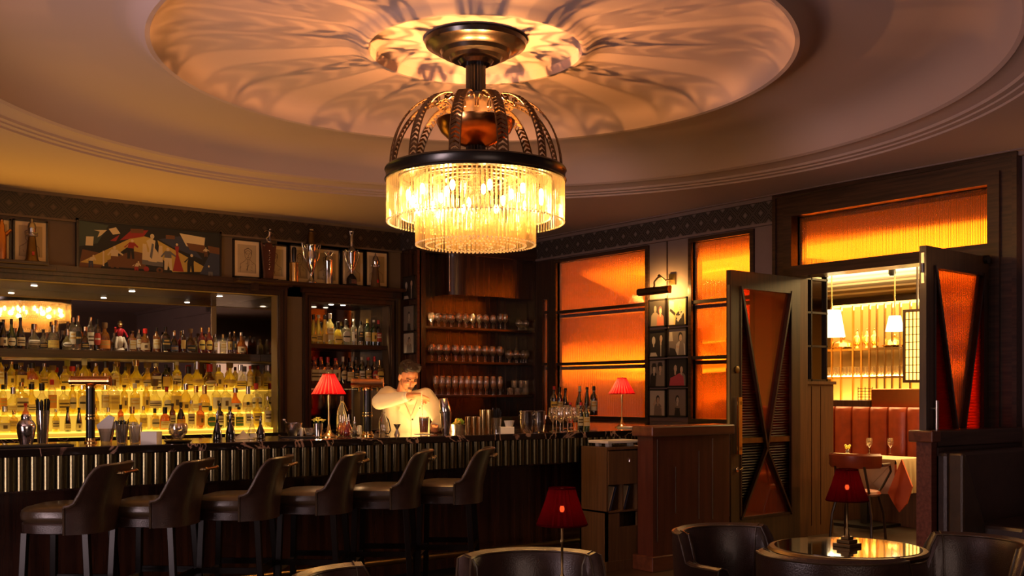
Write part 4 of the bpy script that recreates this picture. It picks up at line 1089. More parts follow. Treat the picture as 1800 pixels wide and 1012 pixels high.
def caricature(seed):
    def f(t, hw, hh):
        r = random.Random(seed)
        b = MB(); flat(b, [(-hw * .76, -hh * .80), (hw * .76, -hh * .80), (hw * .76, hh * .80), (-hw * .76, hh * .80)], .001, 0); b.build('print', 'paper_dark', t)
        b = MB(); w_ = .004; d = .0025
        hx, hz, rx, rz = r.uniform(-.1, .1) * hw, hh * .22, hw * .26, hh * .25
        stroke(b, ell(hx, hz, rx, rz) + [ell(hx, hz, rx, rz)[0]], w_, d)
        stroke(b, [(hx - rx, hz + rz * .3), (hx - rx * 1.1, hz + rz * 1.1), (hx, hz + rz * 1.6), (hx + rx * 1.2, hz + rz), (hx + rx, hz)], w_ * 1.8, d)
        for s_ in (-1, 1):
            flat(b, ell(hx + s_ * rx * .4, hz + rz * .2, rx * .14, rz * .09, 8), d); stroke(b, [(hx + s_ * rx * .15, hz + rz * .4), (hx + s_ * rx * .6, hz + rz * .45)], w_, d)
            stroke(b, [(hx + s_ * rx * .5, hz - rz * .9), (hx + s_ * rx * 1.2, hz - rz * 1.5), (hx + s_ * hw * .62, -hh * .3), (hx + s_ * hw * .64 * (1 if abs(hx + s_ * hw * .64) < hw * .74 else .9), -hh * .76)], w_, d)
            stroke(b, [(hx + s_ * rx * .3, hz - rz), (hx + s_ * rx * .2, -hh * .3), (0, -hh * .7)], w_, d)
        stroke(b, [(hx, hz + rz * .1), (hx + rx * .15, hz - rz * .25), (hx - rx * .05, hz - rz * .3)], w_, d)
        stroke(b, [(hx - rx * .35, hz - rz * .5), (hx, hz - rz * .62), (hx + rx * .35, hz - rz * .5)], w_ * 1.3, d)
        for i in range(9): 
            x = r.uniform(-.5, .5) * hw; z = r.uniform(-.7, -.15) * hh; stroke(b, [(x, z), (x + r.uniform(-.2, .2) * hw, z + r.uniform(-.2, .1) * hh)], w_ * .8, d)
        b.build('drawing', 'ink', t)
    return f
pics = [(-22, 19.5, 381, 458, 'cream-matted picture cut by the left edge of the view, behind the copper shaker'), (23, 84, 384, 463, 'cream-matted picture behind the tall lighthouse-shaped shaker'),
        (410, 458, 419, 490, 'framed caricature of a laughing head, leftmost on the long ledge'), (460, 505.5, 427, 495, 'framed caricature behind the wooden runner trophy'),
        (508, 548, 429, 499, 'framed portrait drawing behind the shaker with dark handle'), (549.5, 597.5, 434, 502, 'framed drawing behind the tall silver shaker with crown top'),
        (600, 640, 438, 504, 'framed drawing behind the slim two-handled silver trophy'), (642.5, 682, 440, 506, 'rightmost framed drawing, behind the small lighthouse shaker')]
for i, (a, c, ya, yb, lab) in enumerate(pics):
    p = at(a, ya, Y=YP); q = at(c, yb, Y=YP); pm = at((a + c) / 2, ya + 2, Y=YP)
    z1 = at(a, ya, Y=YP).z; z0 = at(c, yb, Y=YP).z
    framed(p.x, q.x, z0, z1, lab, 'framed drawings above the back bar', caricature(i), Y=WY, fw=.016)
# the large painting: generic stand-in of the same size and colours, diagonal beams and small figures
pbr('p_dark', (.014, .015, .016), .6); pbr('p_blue', (.04, .05, .085), .6); pbr('p_yel', (.62, .42, .08), .6); pbr('p_cream', (.75, .6, .32), .6); pbr('p_brown', (.17, .07, .025), .6); pbr('p_red', (.36, .03, .025), .6); pbr('p_green', (.05, .07, .05), .6); pbr('p_grey', (.16, .15, .14), .6)
def mural(t, hw, hh):
    b = MB(); d = [0]
    def P(pts, mi): d[0] += .00004; flat(b, [(x * hw, z * hh) for x, z in pts], .001 + d[0], mi)
    P([(-1, -1), (1, -1), (1, 1), (-1, 1)], 0)
    P([(-1, -1), (-.95, -.2), (-.6, -.35), (-.72, -1)], 4); P([(-1, 1), (-.6, .9), (-.75, .1), (-1, -.1)], 6)
    P([(-.98, -.75), (-.2, .60), (-.16, .5), (-.68, -.8)], 2); P([(-.62, -.6), (-.12, .15), (-.08, -.85), (-.6, -.85)], 4)
    P([(-.2, .62), (.02, .5), (0, -.2), (-.3, -.1)], 2); P([(.08, .45), (.9, -.75), (.3, -.9), (.14, -.3)], 2); P([(.1, .5), (.3, .2), (.75, -.25), (.45, .75)], 1)
    P([(.40, .85), (.78, .75), (.76, .2), (.5, .3)], 3); P([(.5, .45), (.78, .4), (.76, .05), (.55, .15)], 4); P([(.7, -.9), (1, -.95), (1, .2), (.86, .1)], 1); P([(.82, .4), (1, .35), (1, .05), (.84, .1)], 4)
    P([(-.45, .3), (-.3, .75), (-.05, .85), (-.12, .55)], 5); P([(-.58, .25), (-.45, .55), (-.5, .25)], 5); P([(-.9, .35), (-.8, .37), (-.81, -.02), (-.91, -.03)], 3); P([(-.6, .75), (-.5, .85), (-.44, .6), (-.54, .52)], 3)
    P([(-.3, .85), (-.12, .88), (-.12, .7), (-.3, .66)], 4); P([(.2, .72), (.33, .72), (.33, .56), (.2, .54)], 4); P([(-.8, .65), (-.62, .7), (-.7, .45), (-.75, .35), (-.72, .6)], 3)
    # white seated figure on a block throne
    P([(-.14, -.65), (.16, -.7), (.15, .22), (.10, .22), (.09, -.15), (-.06, -.1), (-.08, .24), (-.13, .25)], 3); P([(-.14, -.65), (.16, -.7), (.16, -.5), (-.14, -.45)], 7)
    P([(-.05, -.5), (.07, -.52), (.09, -.1), (.04, .1), (.05, .42), (-.02, .5), (-.08, .38), (-.04, .05)], 3); P(ell(.005, .60, .03, .11, 12), 3); P([(0, .3), (.03, .25), (.0, -.4), (-.03, -.3)], 7)
    # small figures round about
    def man(x, z, s_, c1, c2, lean=0):
        P(ell(x + lean * .6, z + .42 * s_, .022 * s_, .075 * s_, 10), 3); P([(x - .05 * s_, z + .05 * s_), (x + .05 * s_, z + .05 * s_), (x + .045 * s_ + lean * .5, z + .34 * s_), (x - .045 * s_ + lean * .5, z + .34 * s_)], c1)
        P([(x - .05 * s_, z - .45 * s_), (x - .01 * s_, z - .45 * s_), (x + .01 * s_, z + .06 * s_), (x - .05 * s_, z + .06 * s_)], c2); P([(x + .06 * s_, z - .45 * s_), (x + .025 * s_, z - .45 * s_), (x, z + .06 * s_), (x + .05 * s_, z + .06 * s_)], c2)
        P([(x - .045 * s_ + lean * .5, z + .32 * s_), (x - .10 * s_, z + .1 * s_), (x - .085 * s_, z + .06 * s_), (x - .03 * s_, z + .26 * s_)], c1); P([(x + .045 * s_ + lean * .5, z + .32 * s_), (x + .12 * s_, z + .16 * s_), (x + .115 * s_, z + .1 * s_), (x + .03 * s_, z + .24 * s_)], c1)
    man(-.52, -.45, 1.0, 3, 4); man(-.30, -.05, .9, 5, 0, .04); man(-.84, -.7, .6, 3, 1, .06); man(-.22, -.8, .55, 3, 5, .05); man(.23, -.35, 1.05, 7, 3); man(.56, -.5, .95, 0, 0, .03); man(.86, -.8, .65, 1, 7, -.04); man(.79, .1, .45, 3, 4)
    P([(.33, .25), (.39, .25), (.38, -.1), (.46, -.85), (.30, -.85), (.35, -.1)], 5); P(ell(.36, .33, .018, .06, 10), 3)
    P(ell(-.08, -.85, .04, .12, 10), 5); P(ell(.11, -.86, .05, .13, 10), 4); P(ell(.11, -.86, .02, .06, 8), 0); P([(-.68, -.2), (-.66, -.2), (-.66, -.85), (-.68, -.85)], 3)
    b.build('painted_scene', ['p_dark', 'p_blue', 'p_yel', 'p_cream', 'p_brown', 'p_red', 'p_green', 'p_grey'], t)
p = at(132, 385, Y=WY); q = at(386, 491, Y=WY)
framed(p.x, q.x, at(386, 492, Y=WY).z, at(132, 384, Y=WY).z, 'wide painting of small figures and pale diagonal beams above the back bar', None, mural, mat='p_dark', Y=WY, fw=.02, name='painting', cat='painting', off=.05)

YT = WY - .13
def P2(px, py): return at(px, py, Y=YT)
def troph(px, base, name, label, cat='trophy', z=None):
    p = P2(px, base); return thing(name, (p.x, YT, ZL if z is None else z), label, cat, 'trophies and shakers above the back bar'), YT and (1 / (FPX / (p.x * AX[1] + p.y * AY[1])))
# runner trophy
t, u = troph(473, 492, 'runner_trophy', 'wooden shield trophy topped by a small silver runner')
b = MB(); b.box(-14 * u, -.05, 0, 14 * u, .05, .02); b.build('base', 'dark_wood', t)
b = MB(); b.prism([(-9 * u, .02), (7 * u, .02), (13 * u, 64 * u), (7 * u, 58 * u), (4 * u, 66 * u), (-6 * u, 66 * u), (-9 * u, 58 * u), (-15 * u, 66 * u), (-14 * u, 55 * u)], .03, mx=T(0, -.015, 0)); b.build('shield', 'mahogany', t, bev=.003)
b = MB()
for i in range(9): b.ball((-1 * u + (i % 2) * u, -.018, (20 + i * 4) * u), .008, 5)
b.build('ornament', 'silver', t)
b = MB(); z0 = 67 * u
b.lathe([(.025, z0), (.025, z0 + .01)], 12); h = z0 + .01
J = lambda x, z: (x * u, 0, h + z * u)
b.tube([J(-3, 0), J(-5, 5), J(0, 9)], [.008, .009, .012], 6); b.tube([J(2, 0), J(1, 5), J(0, 9)], [.008, .009, .012], 6); b.tube([J(0, 9), J(1, 17)], [.014, .017], 8); b.ball(J(2, 21), .014, 6)
b.tube([J(1, 17), J(-5, 19), J(-9, 16)], .006, 6); b.tube([J(1, 17), J(6, 14), J(11, 13)], .006, 6); b.build('runner', 'silver', t)
# shaker with dark handle
t, u = troph(517, 496, 'pewter_shaker', 'plain cylindrical metal shaker with a dark upright handle')
b = MB(); b.lathe([(8 * u, 0), (8 * u, 34 * u), (6.5 * u, 35 * u)], 24); b.build('body', 'brass', t)
b = MB(); b.lathe([(2.5 * u, 34 * u), (3.5 * u, 40 * u), (4.5 * u, 55 * u), (3.5 * u, 61 * u), (.001, 63 * u)], 16); b.build('handle', 'black', t)
# big covered cup
t, u = troph(547, 498, 'loving_cup', 'large polished two-handled cup with a tall domed lid', )
b = MB(); b.lathe([(10 * u, 0), (10 * u, 2 * u), (6 * u, 5 * u), (2.5 * u, 10 * u), (2 * u, 14 * u), (4 * u, 20 * u), (8 * u, 30 * u), (10 * u, 42 * u), (9.5 * u, 52 * u), (9.5 * u, 66 * u), (10.5 * u, 68 * u)], 28); b.build('cup', 'silver', t)
b = MB(); b.lathe([(10.5 * u, 68 * u), (9 * u, 70 * u), (7 * u, 76 * u), (5.5 * u, 86 * u), (4.5 * u, 88 * u), (4.6 * u, 90 * u), (2 * u, 91 * u)], 24); b.build('lid', 'old_brass', t)
b = MB(); b.lathe([(2 * u, 91 * u), (4.4 * u, 93 * u), (4.2 * u, 95 * u), (.001, 96 * u)], 12); b.build('finial', 'silver', t)
for s_ in (-1, 1):
    b = MB(); b.tube([(s_ * 9 * u, 0, 38 * u), (s_ * 14 * u, 0, 46 * u), (s_ * 16 * u, 0, 60 * u), (s_ * 18 * u, 0, 70 * u), (s_ * 14 * u, 0, 68 * u), (s_ * 10 * u, 0, 60 * u)], .008, 8); b.build('handle', 'silver', t)
# tall shaker with crown
t, u = troph(578, 499, 'tall_shaker', 'tall hammered silver shaker with a crown-like top')
b = MB(); b.lathe([(7.5 * u, 0), (7 * u, 3 * u), (7 * u, 40 * u), (8 * u, 43 * u), (6 * u, 48 * u), (4 * u, 51 * u)], 24, flute=(12, .04)); b.build('body', 'silver', t)
b = MB()
for i in range(8):
    a = i * PI / 4; b.tube([(3 * u * math.cos(a), 3 * u * math.sin(a), 50 * u), (7.5 * u * math.cos(a), 7.5 * u * math.sin(a), 56 * u)], .006, 6); b.ball((7.5 * u * math.cos(a), 7.5 * u * math.sin(a), 56.5 * u), .009, 5)
b.build('crown', 'silver', t)
# slim cup on a black base
t, u = troph(618, 502, 'trophy_cup', 'slim two-handled silver trophy on a dark plinth with a figure on top')
b = MB(); b.lathe([(12 * u, 0), (11 * u, 3 * u), (9 * u, 4 * u), (9 * u, 13 * u), (6 * u, 18 * u), (2.5 * u, 22 * u)], 24); b.build('plinth', 'black', t)
b = MB(); b.box(-5 * u, -9.6 * u, 4 * u, 5 * u, -8.7 * u, 12 * u); b.build('plate', 'silver', t)
b = MB(); b.lathe([(2 * u, 20 * u), (1.6 * u, 25 * u), (4 * u, 32 * u), (7 * u, 45 * u), (8 * u, 58 * u), (9 * u, 61 * u), (6 * u, 66 * u), (3 * u, 70 * u)], 24); b.build('cup', 'silver', t)
for s_ in (-1, 1):
    b = MB(); b.tube([(s_ * 3 * u, 0, 28 * u), (s_ * 10 * u, 0, 42 * u), (s_ * 15 * u, 0, 58 * u), (s_ * 12 * u, 0, 64 * u), (s_ * 8 * u, 0, 60 * u)], .007, 8); b.build('handle', 'silver', t)
b = MB(); b.tube([(0, 0, 68 * u), (0, 0, 82 * u), (0, 0, 92 * u)], [3 * u, 3.6 * u, 2.6 * u], 10); b.tube([(2 * u, 0, 89 * u), (4 * u, 0, 97 * u)], .01, 6); b.tube([(-2 * u, 0, 89 * u), (-3.5 * u, 0, 97 * u)], .01, 6); b.ball((0, 0, 96 * u), .017, 8); b.build('figure', 'silver', t)
def lighthouse(px, base, sc_, lab, z, body, lamp_):
    t, u = troph(px, base, 'lighthouse_shaker', lab, 'shaker', z); u *= sc_
    b = MB(); b.lathe([(10 * u, 0), (10 * u, 2 * u), (8.5 * u, 4 * u), (5 * u, 36 * u)], 24); b.build('body', body, t)
    b = MB(); b.box(-1.6 * u, -9 * u, 9 * u, 1.6 * u, -6 * u, 14 * u); b.build('door', 'red', t)
    b = MB(); b.lathe([(5 * u, 36 * u), (8 * u, 37 * u), (8 * u, 38.5 * u), (5.5 * u, 39 * u), (5.5 * u, 48 * u), (6 * u, 49 * u), (4.5 * u, 55 * u), (1.5 * u, 58 * u), (1.6 * u, 60 * u), (.001, 63 * u)], 24); b.build('lid', lamp_, t)
    b = MB()
    for i in range(10):
        a = i * PI / 5; b.tube([(8 * u * math.cos(a), 8 * u * math.sin(a), 38 * u), (8 * u * math.cos(a), 8 * u * math.sin(a), 41.5 * u)], .003, 4)
    b.tube([(8 * u * math.cos(i * PI / 8), 8 * u * math.sin(i * PI / 8), 41.5 * u) for i in range(16)], .003, 4, closed=True); b.build('railing', lamp_, t)
lighthouse(660, 504, .98, 'small lighthouse-shaped shaker at the right end of the ledge', ZL, 'oak', 'silver')
lighthouse(56, 461, 1.22, 'tall lighthouse-shaped metal shaker on the short ledge at far left', ZL2, 'old_brass', 'steel')
t, u = troph(3, 461, 'copper_shaker', 'copper shaker with a spout cut by the left edge of the view', 'shaker', ZL2)
b = MB(); b.lathe([(8 * u, 0), (8 * u, 44 * u), (5 * u, 52 * u), (5 * u, 60 * u), (3 * u, 66 * u), (3.4 * u, 70 * u), (.001, 73 * u)], 24); b.build('body', 'copper', t)
b = MB(); b.tube([(6 * u, 0, 44 * u), (15 * u, 0, 54 * u)], [.02, .014], 10); b.build('spout', 'copper', t)

# ================================================================ photographs on the column
pbr('f_light', (.5, .42, .34), .5); pbr('f_mid', (.22, .17, .14), .5); pbr('f_dark', (.025, .02, .02), .5); pbr('f_skin', (.5, .34, .24), .5); pbr('f_red', (.45, .06, .08), .5); pbr('f_coral', (.42, .12, .08), .5); pbr('f_ochre', (.6, .42, .16), .5)
def person_shape(P, x, s_, hair, cloth, base=-1.0, face=3, hat=False, arm=0):
    z = base
    P([(x - .42 * s_, z), (x + .42 * s_, z), (x + .36 * s_, z + .62 * s_), (x + .16 * s_, z + .78 * s_), (x - .16 * s_, z + .78 * s_), (x - .36 * s_, z + .62 * s_)], cloth)
    P(ell(x, z + 1.04 * s_, .19 * s_, .27 * s_, 14), hair); P(ell(x + .02 * s_, z + .98 * s_, .13 * s_, .2 * s_, 14), face)
    P([(x - .06 * s_, z + .62 * s_), (x + .06 * s_, z + .62 * s_), (x + .07 * s_, z + .84 * s_), (x - .07 * s_, z + .84 * s_)], face)
    if hat: P([(x - .26 * s_, z + 1.12 * s_), (x + .26 * s_, z + 1.12 * s_), (x + .15 * s_, z + 1.34 * s_), (x - .15 * s_, z + 1.34 * s_)], hair)
    if arm: P([(x + arm * .3 * s_, z + .4 * s_), (x + arm * .38 * s_, z + .56 * s_), (x - arm * .15 * s_, z + .50 * s_), (x - arm * .1 * s_, z + .36 * s_)], face)
    P(ell(x - .04 * s_, z + 1.02 * s_, .018 * s_, .018 * s_, 6), 2); P(ell(x + .08 * s_, z + 1.02 * s_, .018 * s_, .018 * s_, 6), 2); P([(x - .02 * s_, z + .89 * s_), (x + .07 * s_, z + .9 * s_), (x + .03 * s_, z + .86 * s_)], 4)
def photo_draw(kind):
    def f(t, hw, hh):
        b = MB(); d = [0]
        def P(pts, mi): d[0] += .00003; flat(b, [(max(-1, min(1, x)) * hw, max(-1, min(1, z)) * hh) for x, z in pts], .001 + d[0], mi)
        bg = {0: 2, 1: 6, 2: 2, 3: 1, 4: 1, 5: 2, 6: 0, 7: 1}[kind]
        P([(-1, -1), (1, -1), (1, 1), (-1, 1)], bg)
        if kind == 0: person_shape(P, -.32, 1.35, 2, 1, face=1); person_shape(P, .38, 1.15, 4, 5, face=3)
        if kind == 1: P([(-1, -1), (-.4, -1), (-.4, .8), (-1, .9)], 0); person_shape(P, .3, 1.3, 3, 2, arm=-1); P([(-.1, -.6), (.7, .1), (.8, 0), (.1, -.8)], 0); P([(-.9, .1), (-.3, -.3), (-.2, -.1), (-.8, .3)], 2)
        if kind == 2: person_shape(P, -.5, 1.2, 0, 2, face=0); person_shape(P, .45, 1.4, 2, 2, face=3); P([(.40, -1), (.5, -1), (.5, .05), (.4, .05)], 0); P([(-1, -1), (0, -1), (-.2, -.7), (-.9, -.7)], 0)
        if kind == 3: P([(-1, .1), (-.5, .1), (-.6, .8), (-.9, .8)], 0); person_shape(P, .35, 1.35, 2, 0, arm=-1); P([(.1, -1), (.8, -1), (.7, .1), (.3, .1)], 1); P([(-1, -1), (.0, -1), (-.3, -.5), (-.9, -.4)], 2)
        if kind == 4: person_shape(P, -.45, 1.35, 2, 2, face=0, hat=True); person_shape(P, .35, 1.4, 2, 1, face=3, hat=True)
        if kind == 5: person_shape(P, -.25, 1.35, 2, 2); person_shape(P, .45, 1.25, 2, 1, arm=-1); P([(-.95, -1), (.8, -1), (.7, -.3), (.2, -.05), (-.3, -.25), (-.8, -.4)], 4)
        if kind == 6: person_shape(P, .05, 1.25, 2, 1, arm=1); P([(-.5, -1), (.6, -1), (.4, -.3), (-.2, -.2)], 1); P([(-.6, -.1), (-.3, .3), (-.15, .2), (-.4, -.3)], 3)
        if kind == 7: person_shape(P, 0, 1.2, 2, 1, face=0); P([(-.35, -1), (.35, -1), (.25, -.5), (-.25, -.5)], 2); P([(-.3, -.4), (.3, -.45), (.3, -.52), (-.3, -.47)], 2)
        b.build('print', ['f_light', 'f_mid', 'f_dark', 'f_skin', 'f_red', 'f_coral', 'f_ochre'], t)
    return f
XP = WX - .03
desc = ['photograph of a smiling couple in coral and brown, top left of the panel', 'photograph of a standing woman on pale ochre, top right of the panel', 'photograph of a blonde woman and a man in a tie, left of the second row',
        'photograph of a figure beside a lamp shade, on the right of the second row', 'photograph of two people in hats and coats, on the left of the third row', 'photograph of a couple with a bright red-pink dress, on the right of the third row',
        'photograph of a woman with a raised hand, bottom left of the panel', 'photograph of a standing woman in a dark blouse, bottom right of the panel']
cols = [(1141, 1171), (1174, 1208)]
rws = [((527, 576), (524, 574)), ((580, 629), (577, 627)), ((632, 681), (630, 680)), ((684, 732), (682, 732))]
k = 0
for r_ in range(4):
    for c_ in range(2):
        pa, pb = cols[c_]; ya, yb = rws[r_][c_]
        y_l, y_r = YX(pa, WX - .02), YX(pb, WX - .02)
        z1, z0 = at(pa, ya, X=WX - .02).z, at(pa, yb, X=WX - .02).z
        framed(y_l, y_r, z0, z1, desc[k], 'framed photographs on the column', photo_draw(k), mat='f_dark', X=WX, off=.02 if False else .025, fw=.015, name='framed_photograph', cat='photograph')
        k += 1
# small photographs on the short return wall
for i, (ya, yb, lab) in enumerate([(487, 528, 'dark photograph of plants, topmost on the narrow wall by the glass cabinet'), (538, 583, 'photograph of a pale figure, middle of the narrow wall by the glass cabinet'), (585, 622, 'photograph of a raised hand, lowest on the narrow wall by the glass cabinet')]):
    yl, yr = YX(711, BX), YX(731, BX)
    z1, z0 = at(711, ya, X=BX).z, at(711, yb, X=BX).z
    framed(yl, yr, z0, z1, lab, 'photographs on the narrow wall', photo_draw([2, 7, 6][i]), mat='f_dark', X=BX, off=.02, fw=.01, name='framed_photograph', cat='photograph')
# picture light over the photographs
p = at(1150, 511, X=WX - .22)
t = thing('picture_light', (WX - .02, YX(1183, WX), at(1183, 491, X=WX).z), 'bronze picture light on a curved arm above the photographs', 'lamp')
ox, oy, oz = t.location
b = MB(); b.box(-.0, -.05, -.06, .02, .05, .06); b.build('wall_plate', 'old_brass', t)
yA, yB = YX(1196, WX - .2) - oy, YX(1133, WX - .2) - oy
yA = YX(1178, WX - .2) - oy; yB = YX(1123, WX - .2) - oy
zA = at(1150, 511, X=WX - .2).z - oz
b = MB(); ym = (yA + yB) / 2; b.tube([(0, 0, 0), (-.07, .03, -.01), (-.1, .08, .04), (-.14, ym * .6, .03), (-.18, ym, -.03), (-.18, ym, zA + .03)], .010, 8); b.ball((-.14, ym * .6, .03), .02, 8); b.build('arm', 'old_brass', t)
b = MB(); vs = []; fs = []; n = 12
for yy in (yA, yB):
    for i in range(n + 1):
        a = math.radians(50 + 250 * i / n)
        vs.append((-.18 + .042 * math.cos(a), yy, zA + .042 * math.sin(a)))
for i in range(n): fs.append((i, i + 1, n + 1 + i + 1, n + 1 + i))
fs.append(tuple(range(n + 1))); fs.append(tuple(range(2 * n + 1, n, -1)))
b.add(vs, fs, 0, False); b.build('shade', 'old_brass', t)
lamp('picture_light_bulb', 'AREA', (ox - .165, oy + ym, oz + zA + .005), 8, (1, .52, .12), .03, .40, rot=(0, math.radians(-80), 0))
# ================================================================ on the bar counter
def onbar(px, py): return at(px, py, Z=BZ)
def U(p): return (p.x * AX[1] + p.y * AY[1]) / FPX      # metres for one photo pixel at p
def bthing(name, px, py, label, cat, group=None, z=BZ, rz=0.):
    p = at(px, py, Z=z); return thing(name, (p.x, p.y, z), label, cat, group, rz), U(p)
def lath(t, nm, prof, mat, n=24, u=1., **k):
    b = MB(); b.lathe([(max(.0004, r * u), z * u) for r, z in prof], n, cap=k.pop('cap', True), **k); return b.build(nm, mat, t)
# shaker, left
t, u = bthing('cocktail_shaker', 46, 782, 'polished silver three-piece cocktail shaker at the left end of the bar', 'cocktail shaker')
lath(t, 'body', [(10, 0), (11, 3), (15, 22), (16, 32), (15, 37), (13.5, 39)], 'silver', u=u); lath(t, 'strainer', [(13.5, 39), (11, 43), (9, 44), (8.5, 47)], 'silver', u=u); lath(t, 'cap', [(8.5, 47), (8.8, 51), (7, 54), (.01, 54.5)], 'silver', u=u)
# black bar mat
p = onbar(45, 786)
o = MB().box(-.32, -.07, 0, .26, .10, .012).build('bar_mat', 'black_matt', loc=(p.x, p.y + .02, BZ), bev=.004); tag(o, 'black rubber bar mat at the left end of the bar', 'bar mat')
def straws(t, u, n, r, h, mat, sp=3., seed=1):
    q = random.Random(seed)
    for i in range(n):
        a = q.uniform(0, 2 * PI); rr = r * math.sqrt(q.random()); x, y = rr * math.cos(a), rr * math.sin(a)
        b = MB(); b.tube([(x * .6 * u, y * .6 * u, .006), (x * sp / 1.6 * u, y * sp / 1.6 * u, (h + q.uniform(-4, 4)) * u)], .003, 5); b.build('straw', mat, t)
t, u = bthing('straw_glass', 75, 781, 'tall glass packed with long black straws beside the silver shaker', 'straw holder')
lath(t, 'glass', [(8, 0), (8.5, 2), (12, 60), (11.6, 60), (8, 3)], 'clear_glass', u=u, cap=False); straws(t, u, 34, 9, 78, 'black', 2.1, 2)
def beer_font(px, py, h, bar_half, label):
    t, u = bthing('beer_font', px, py, label, 'beer tap')
    lath(t, 'base', [(11, 0), (11, 2), (8.5, 4), (8.5, 8)], 'gold', u=u)
    lath(t, 'column', [(7.6, 6), (7.6, h)], 'black', u=u); lath(t, 'band', [(8.6, h * .42), (9, h * .44), (8.6, h * .47)], 'gold', u=u); lath(t, 'band', [(8.4, h * .50), (8.4, h * .52)], 'gold', u=u)
    lath(t, 'collar', [(8.5, h), (8.8, h + 3), (7, h + 5)], 'gold', u=u)
    b = MB(); b.tube([(-bar_half * u, 0, (h + 13) * u), (bar_half * u, 0, (h + 13) * u)], 8 * u, 20); b.build('crossbar', 'copper', t)
    b = MB()
    for s_ in (-1, 1): b.tube([(s_ * (bar_half + 1) * u, 0, (h + 13) * u), (s_ * (bar_half - 2) * u, 0, (h + 13) * u)], 9 * u, 20)
    b.build('end_cap', 'gold', t)
    for k in range(3):
        x = (-.6 + k * .6) * bar_half * u
        b = MB(); b.tube([(x, 8 * u, (h + 12) * u), (x, 14 * u, (h + 10) * u), (x, 15 * u, (h - 2) * u)], .007, 6); b.tube([(x, 12 * u, (h + 14) * u), (x, 13 * u, (h + 26) * u)], [.006, .011], 8); b.build('tap', 'brass', t)
    t.rotation_euler.z = -YAW
beer_font(159, 778, 96, 34, 'black and gold beer font with a copper crossbar, left one, behind the napkin glass')
beer_font(646, 766, 80, 27, 'black and gold beer font with a copper crossbar beside the bartender')
# glasses with napkins and straws
t, u = bthing('napkin_glass', 187, 779, 'glass holding a folded cream napkin, left on the bar', 'napkin holder')
lath(t, 'glass', [(9, 0), (9.5, 2), (13, 26), (12.6, 26), (9, 3)], 'clear_glass', u=u, cap=False)
b = MB(); b.prism([(-8 * u, 4 * u), (5 * u, 4 * u), (14 * u, 46 * u), (4 * u, 50 * u), (-18 * u, 32 * u)], .012); b.prism([(-4 * u, 5 * u), (8 * u, 6 * u), (16 * u, 40 * u), (-10 * u, 30 * u)], .008, mx=T(0, .02, 0)); b.build('napkin', 'linen', t, bev=.003); t.rotation_euler.z = -YAW
t, u = bthing('stirrer_glass', 214, 779, 'small glass full of black stirrers', 'straw holder')
lath(t, 'glass', [(8, 0), (8.5, 2), (12, 34), (11.6, 34), (8, 3)], 'clear_glass', u=u, cap=False); straws(t, u, 26, 9, 38, 'black', 2.1, 3)
t, u = bthing('stirrer_glass', 238, 779, 'small glass full of clear pinkish stirrers beside the white napkin box', 'straw holder')
lath(t, 'glass', [(8.5, 0), (9, 2), (12, 30), (11.6, 30), (8.5, 3)], 'clear_glass', u=u, cap=False); straws(t, u, 22, 9, 34, 'linen', 2.1, 4)
t, u = bthing('napkin_box', 266, 780, 'small square white napkin box on the bar, left', 'box', rz=-YAW)
b = MB(); b.box(-14 * u, -14 * u, 0, 14 * u, 14 * u, 3 * u); b.box(-14 * u, -14 * u, 3 * u, 14 * u, -12 * u, 22 * u); b.box(-14 * u, 12 * u, 3 * u, 14 * u, 14 * u, 22 * u); b.box(-14 * u, -12 * u, 3 * u, -12 * u, 12 * u, 22 * u); b.box(12 * u, -12 * u, 3 * u, 14 * u, 12 * u, 22 * u); b.build('box', 'white', t)
b = MB(); b.box(-12 * u, -12 * u, 3 * u, 12 * u, 12 * u, 20 * u); b.build('napkins', 'linen', t)
t, u = bthing('serving_tray', 313, 778, 'low dark tray under the glass bowl of garnishes', 'tray')
lath(t, 'tray', [(20, 0), (22, 2), (24, 4), (23, 4), (20, 2.4)], 'black', u=u)
t, u = bthing('garnish_bowl', 313, 773, 'round glass bowl of dried garnishes on the dark tray', 'bowl', z=BZ + .02)
lath(t, 'bowl', [(6, 0), (7, 2), (15, 12), (17, 22), (15, 29), (14.5, 29), (16, 22), (13, 12), (6, 3)], 'clear_glass', u=u, cap=False)
for i in range(7):
    b = MB(); b.ball((0, 0, 0), (.018, .018, .012), 6); o = b.build('garnish', ['copper', 'oak', 'leather_seat'][i % 3], t); a = i * 2.4; o.location = (.03 * math.cos(a) * (i % 3) / 1.5, .03 * math.sin(a) * (i % 3) / 1.5, .03 + .014 * (i // 2)); o.rotation_euler.x = i
# dark tapered pour bottles
def pour_bottle(px, py, h, r, lab, mat, label_m=None):
    t, u = bthing('pour_bottle', px, py, lab, 'bottle', 'pour bottles on the bar')
    lath(t, 'body', [(r, 0), (r * 1.05, 3), (r * .95, h * .28), (r * .45, h * .55), (r * .3, h * .62), (r * .28, h * .86)], mat, u=u)
    lath(t, 'pourer', [(r * .36, h * .84), (r * .36, h * .89), (1.0, h * .9), (.8, h)], 'steel', u=u, n=10)
    if label_m: lath(t, 'label', [(r * 1.06, h * .08), (r * 1.0, h * .24)], label_m, u=u, cap=False, a0=-2.4, a1=-.3)
pour_bottle(382, 775, 54, 8, 'dark tapered pour bottle, first from the left of the dark bottles', 'g_dark'); pour_bottle(405, 773, 50, 8.5, 'dark tapered pour bottle beside the crumpled white cloth', 'g_dark')
pour_bottle(443, 772, 44, 8, 'clear pour bottle with white label right of the crumpled cloth', 'g_clear', 'l_white'); pour_bottle(458, 771, 40, 8, 'smaller dark tapered pour bottle, rightmost of the dark bottles', 'g_dark')
t, u = bthing('folded_cloth', 428, 772, 'crumpled white cloth on the bar between dark bottles', 'cloth')
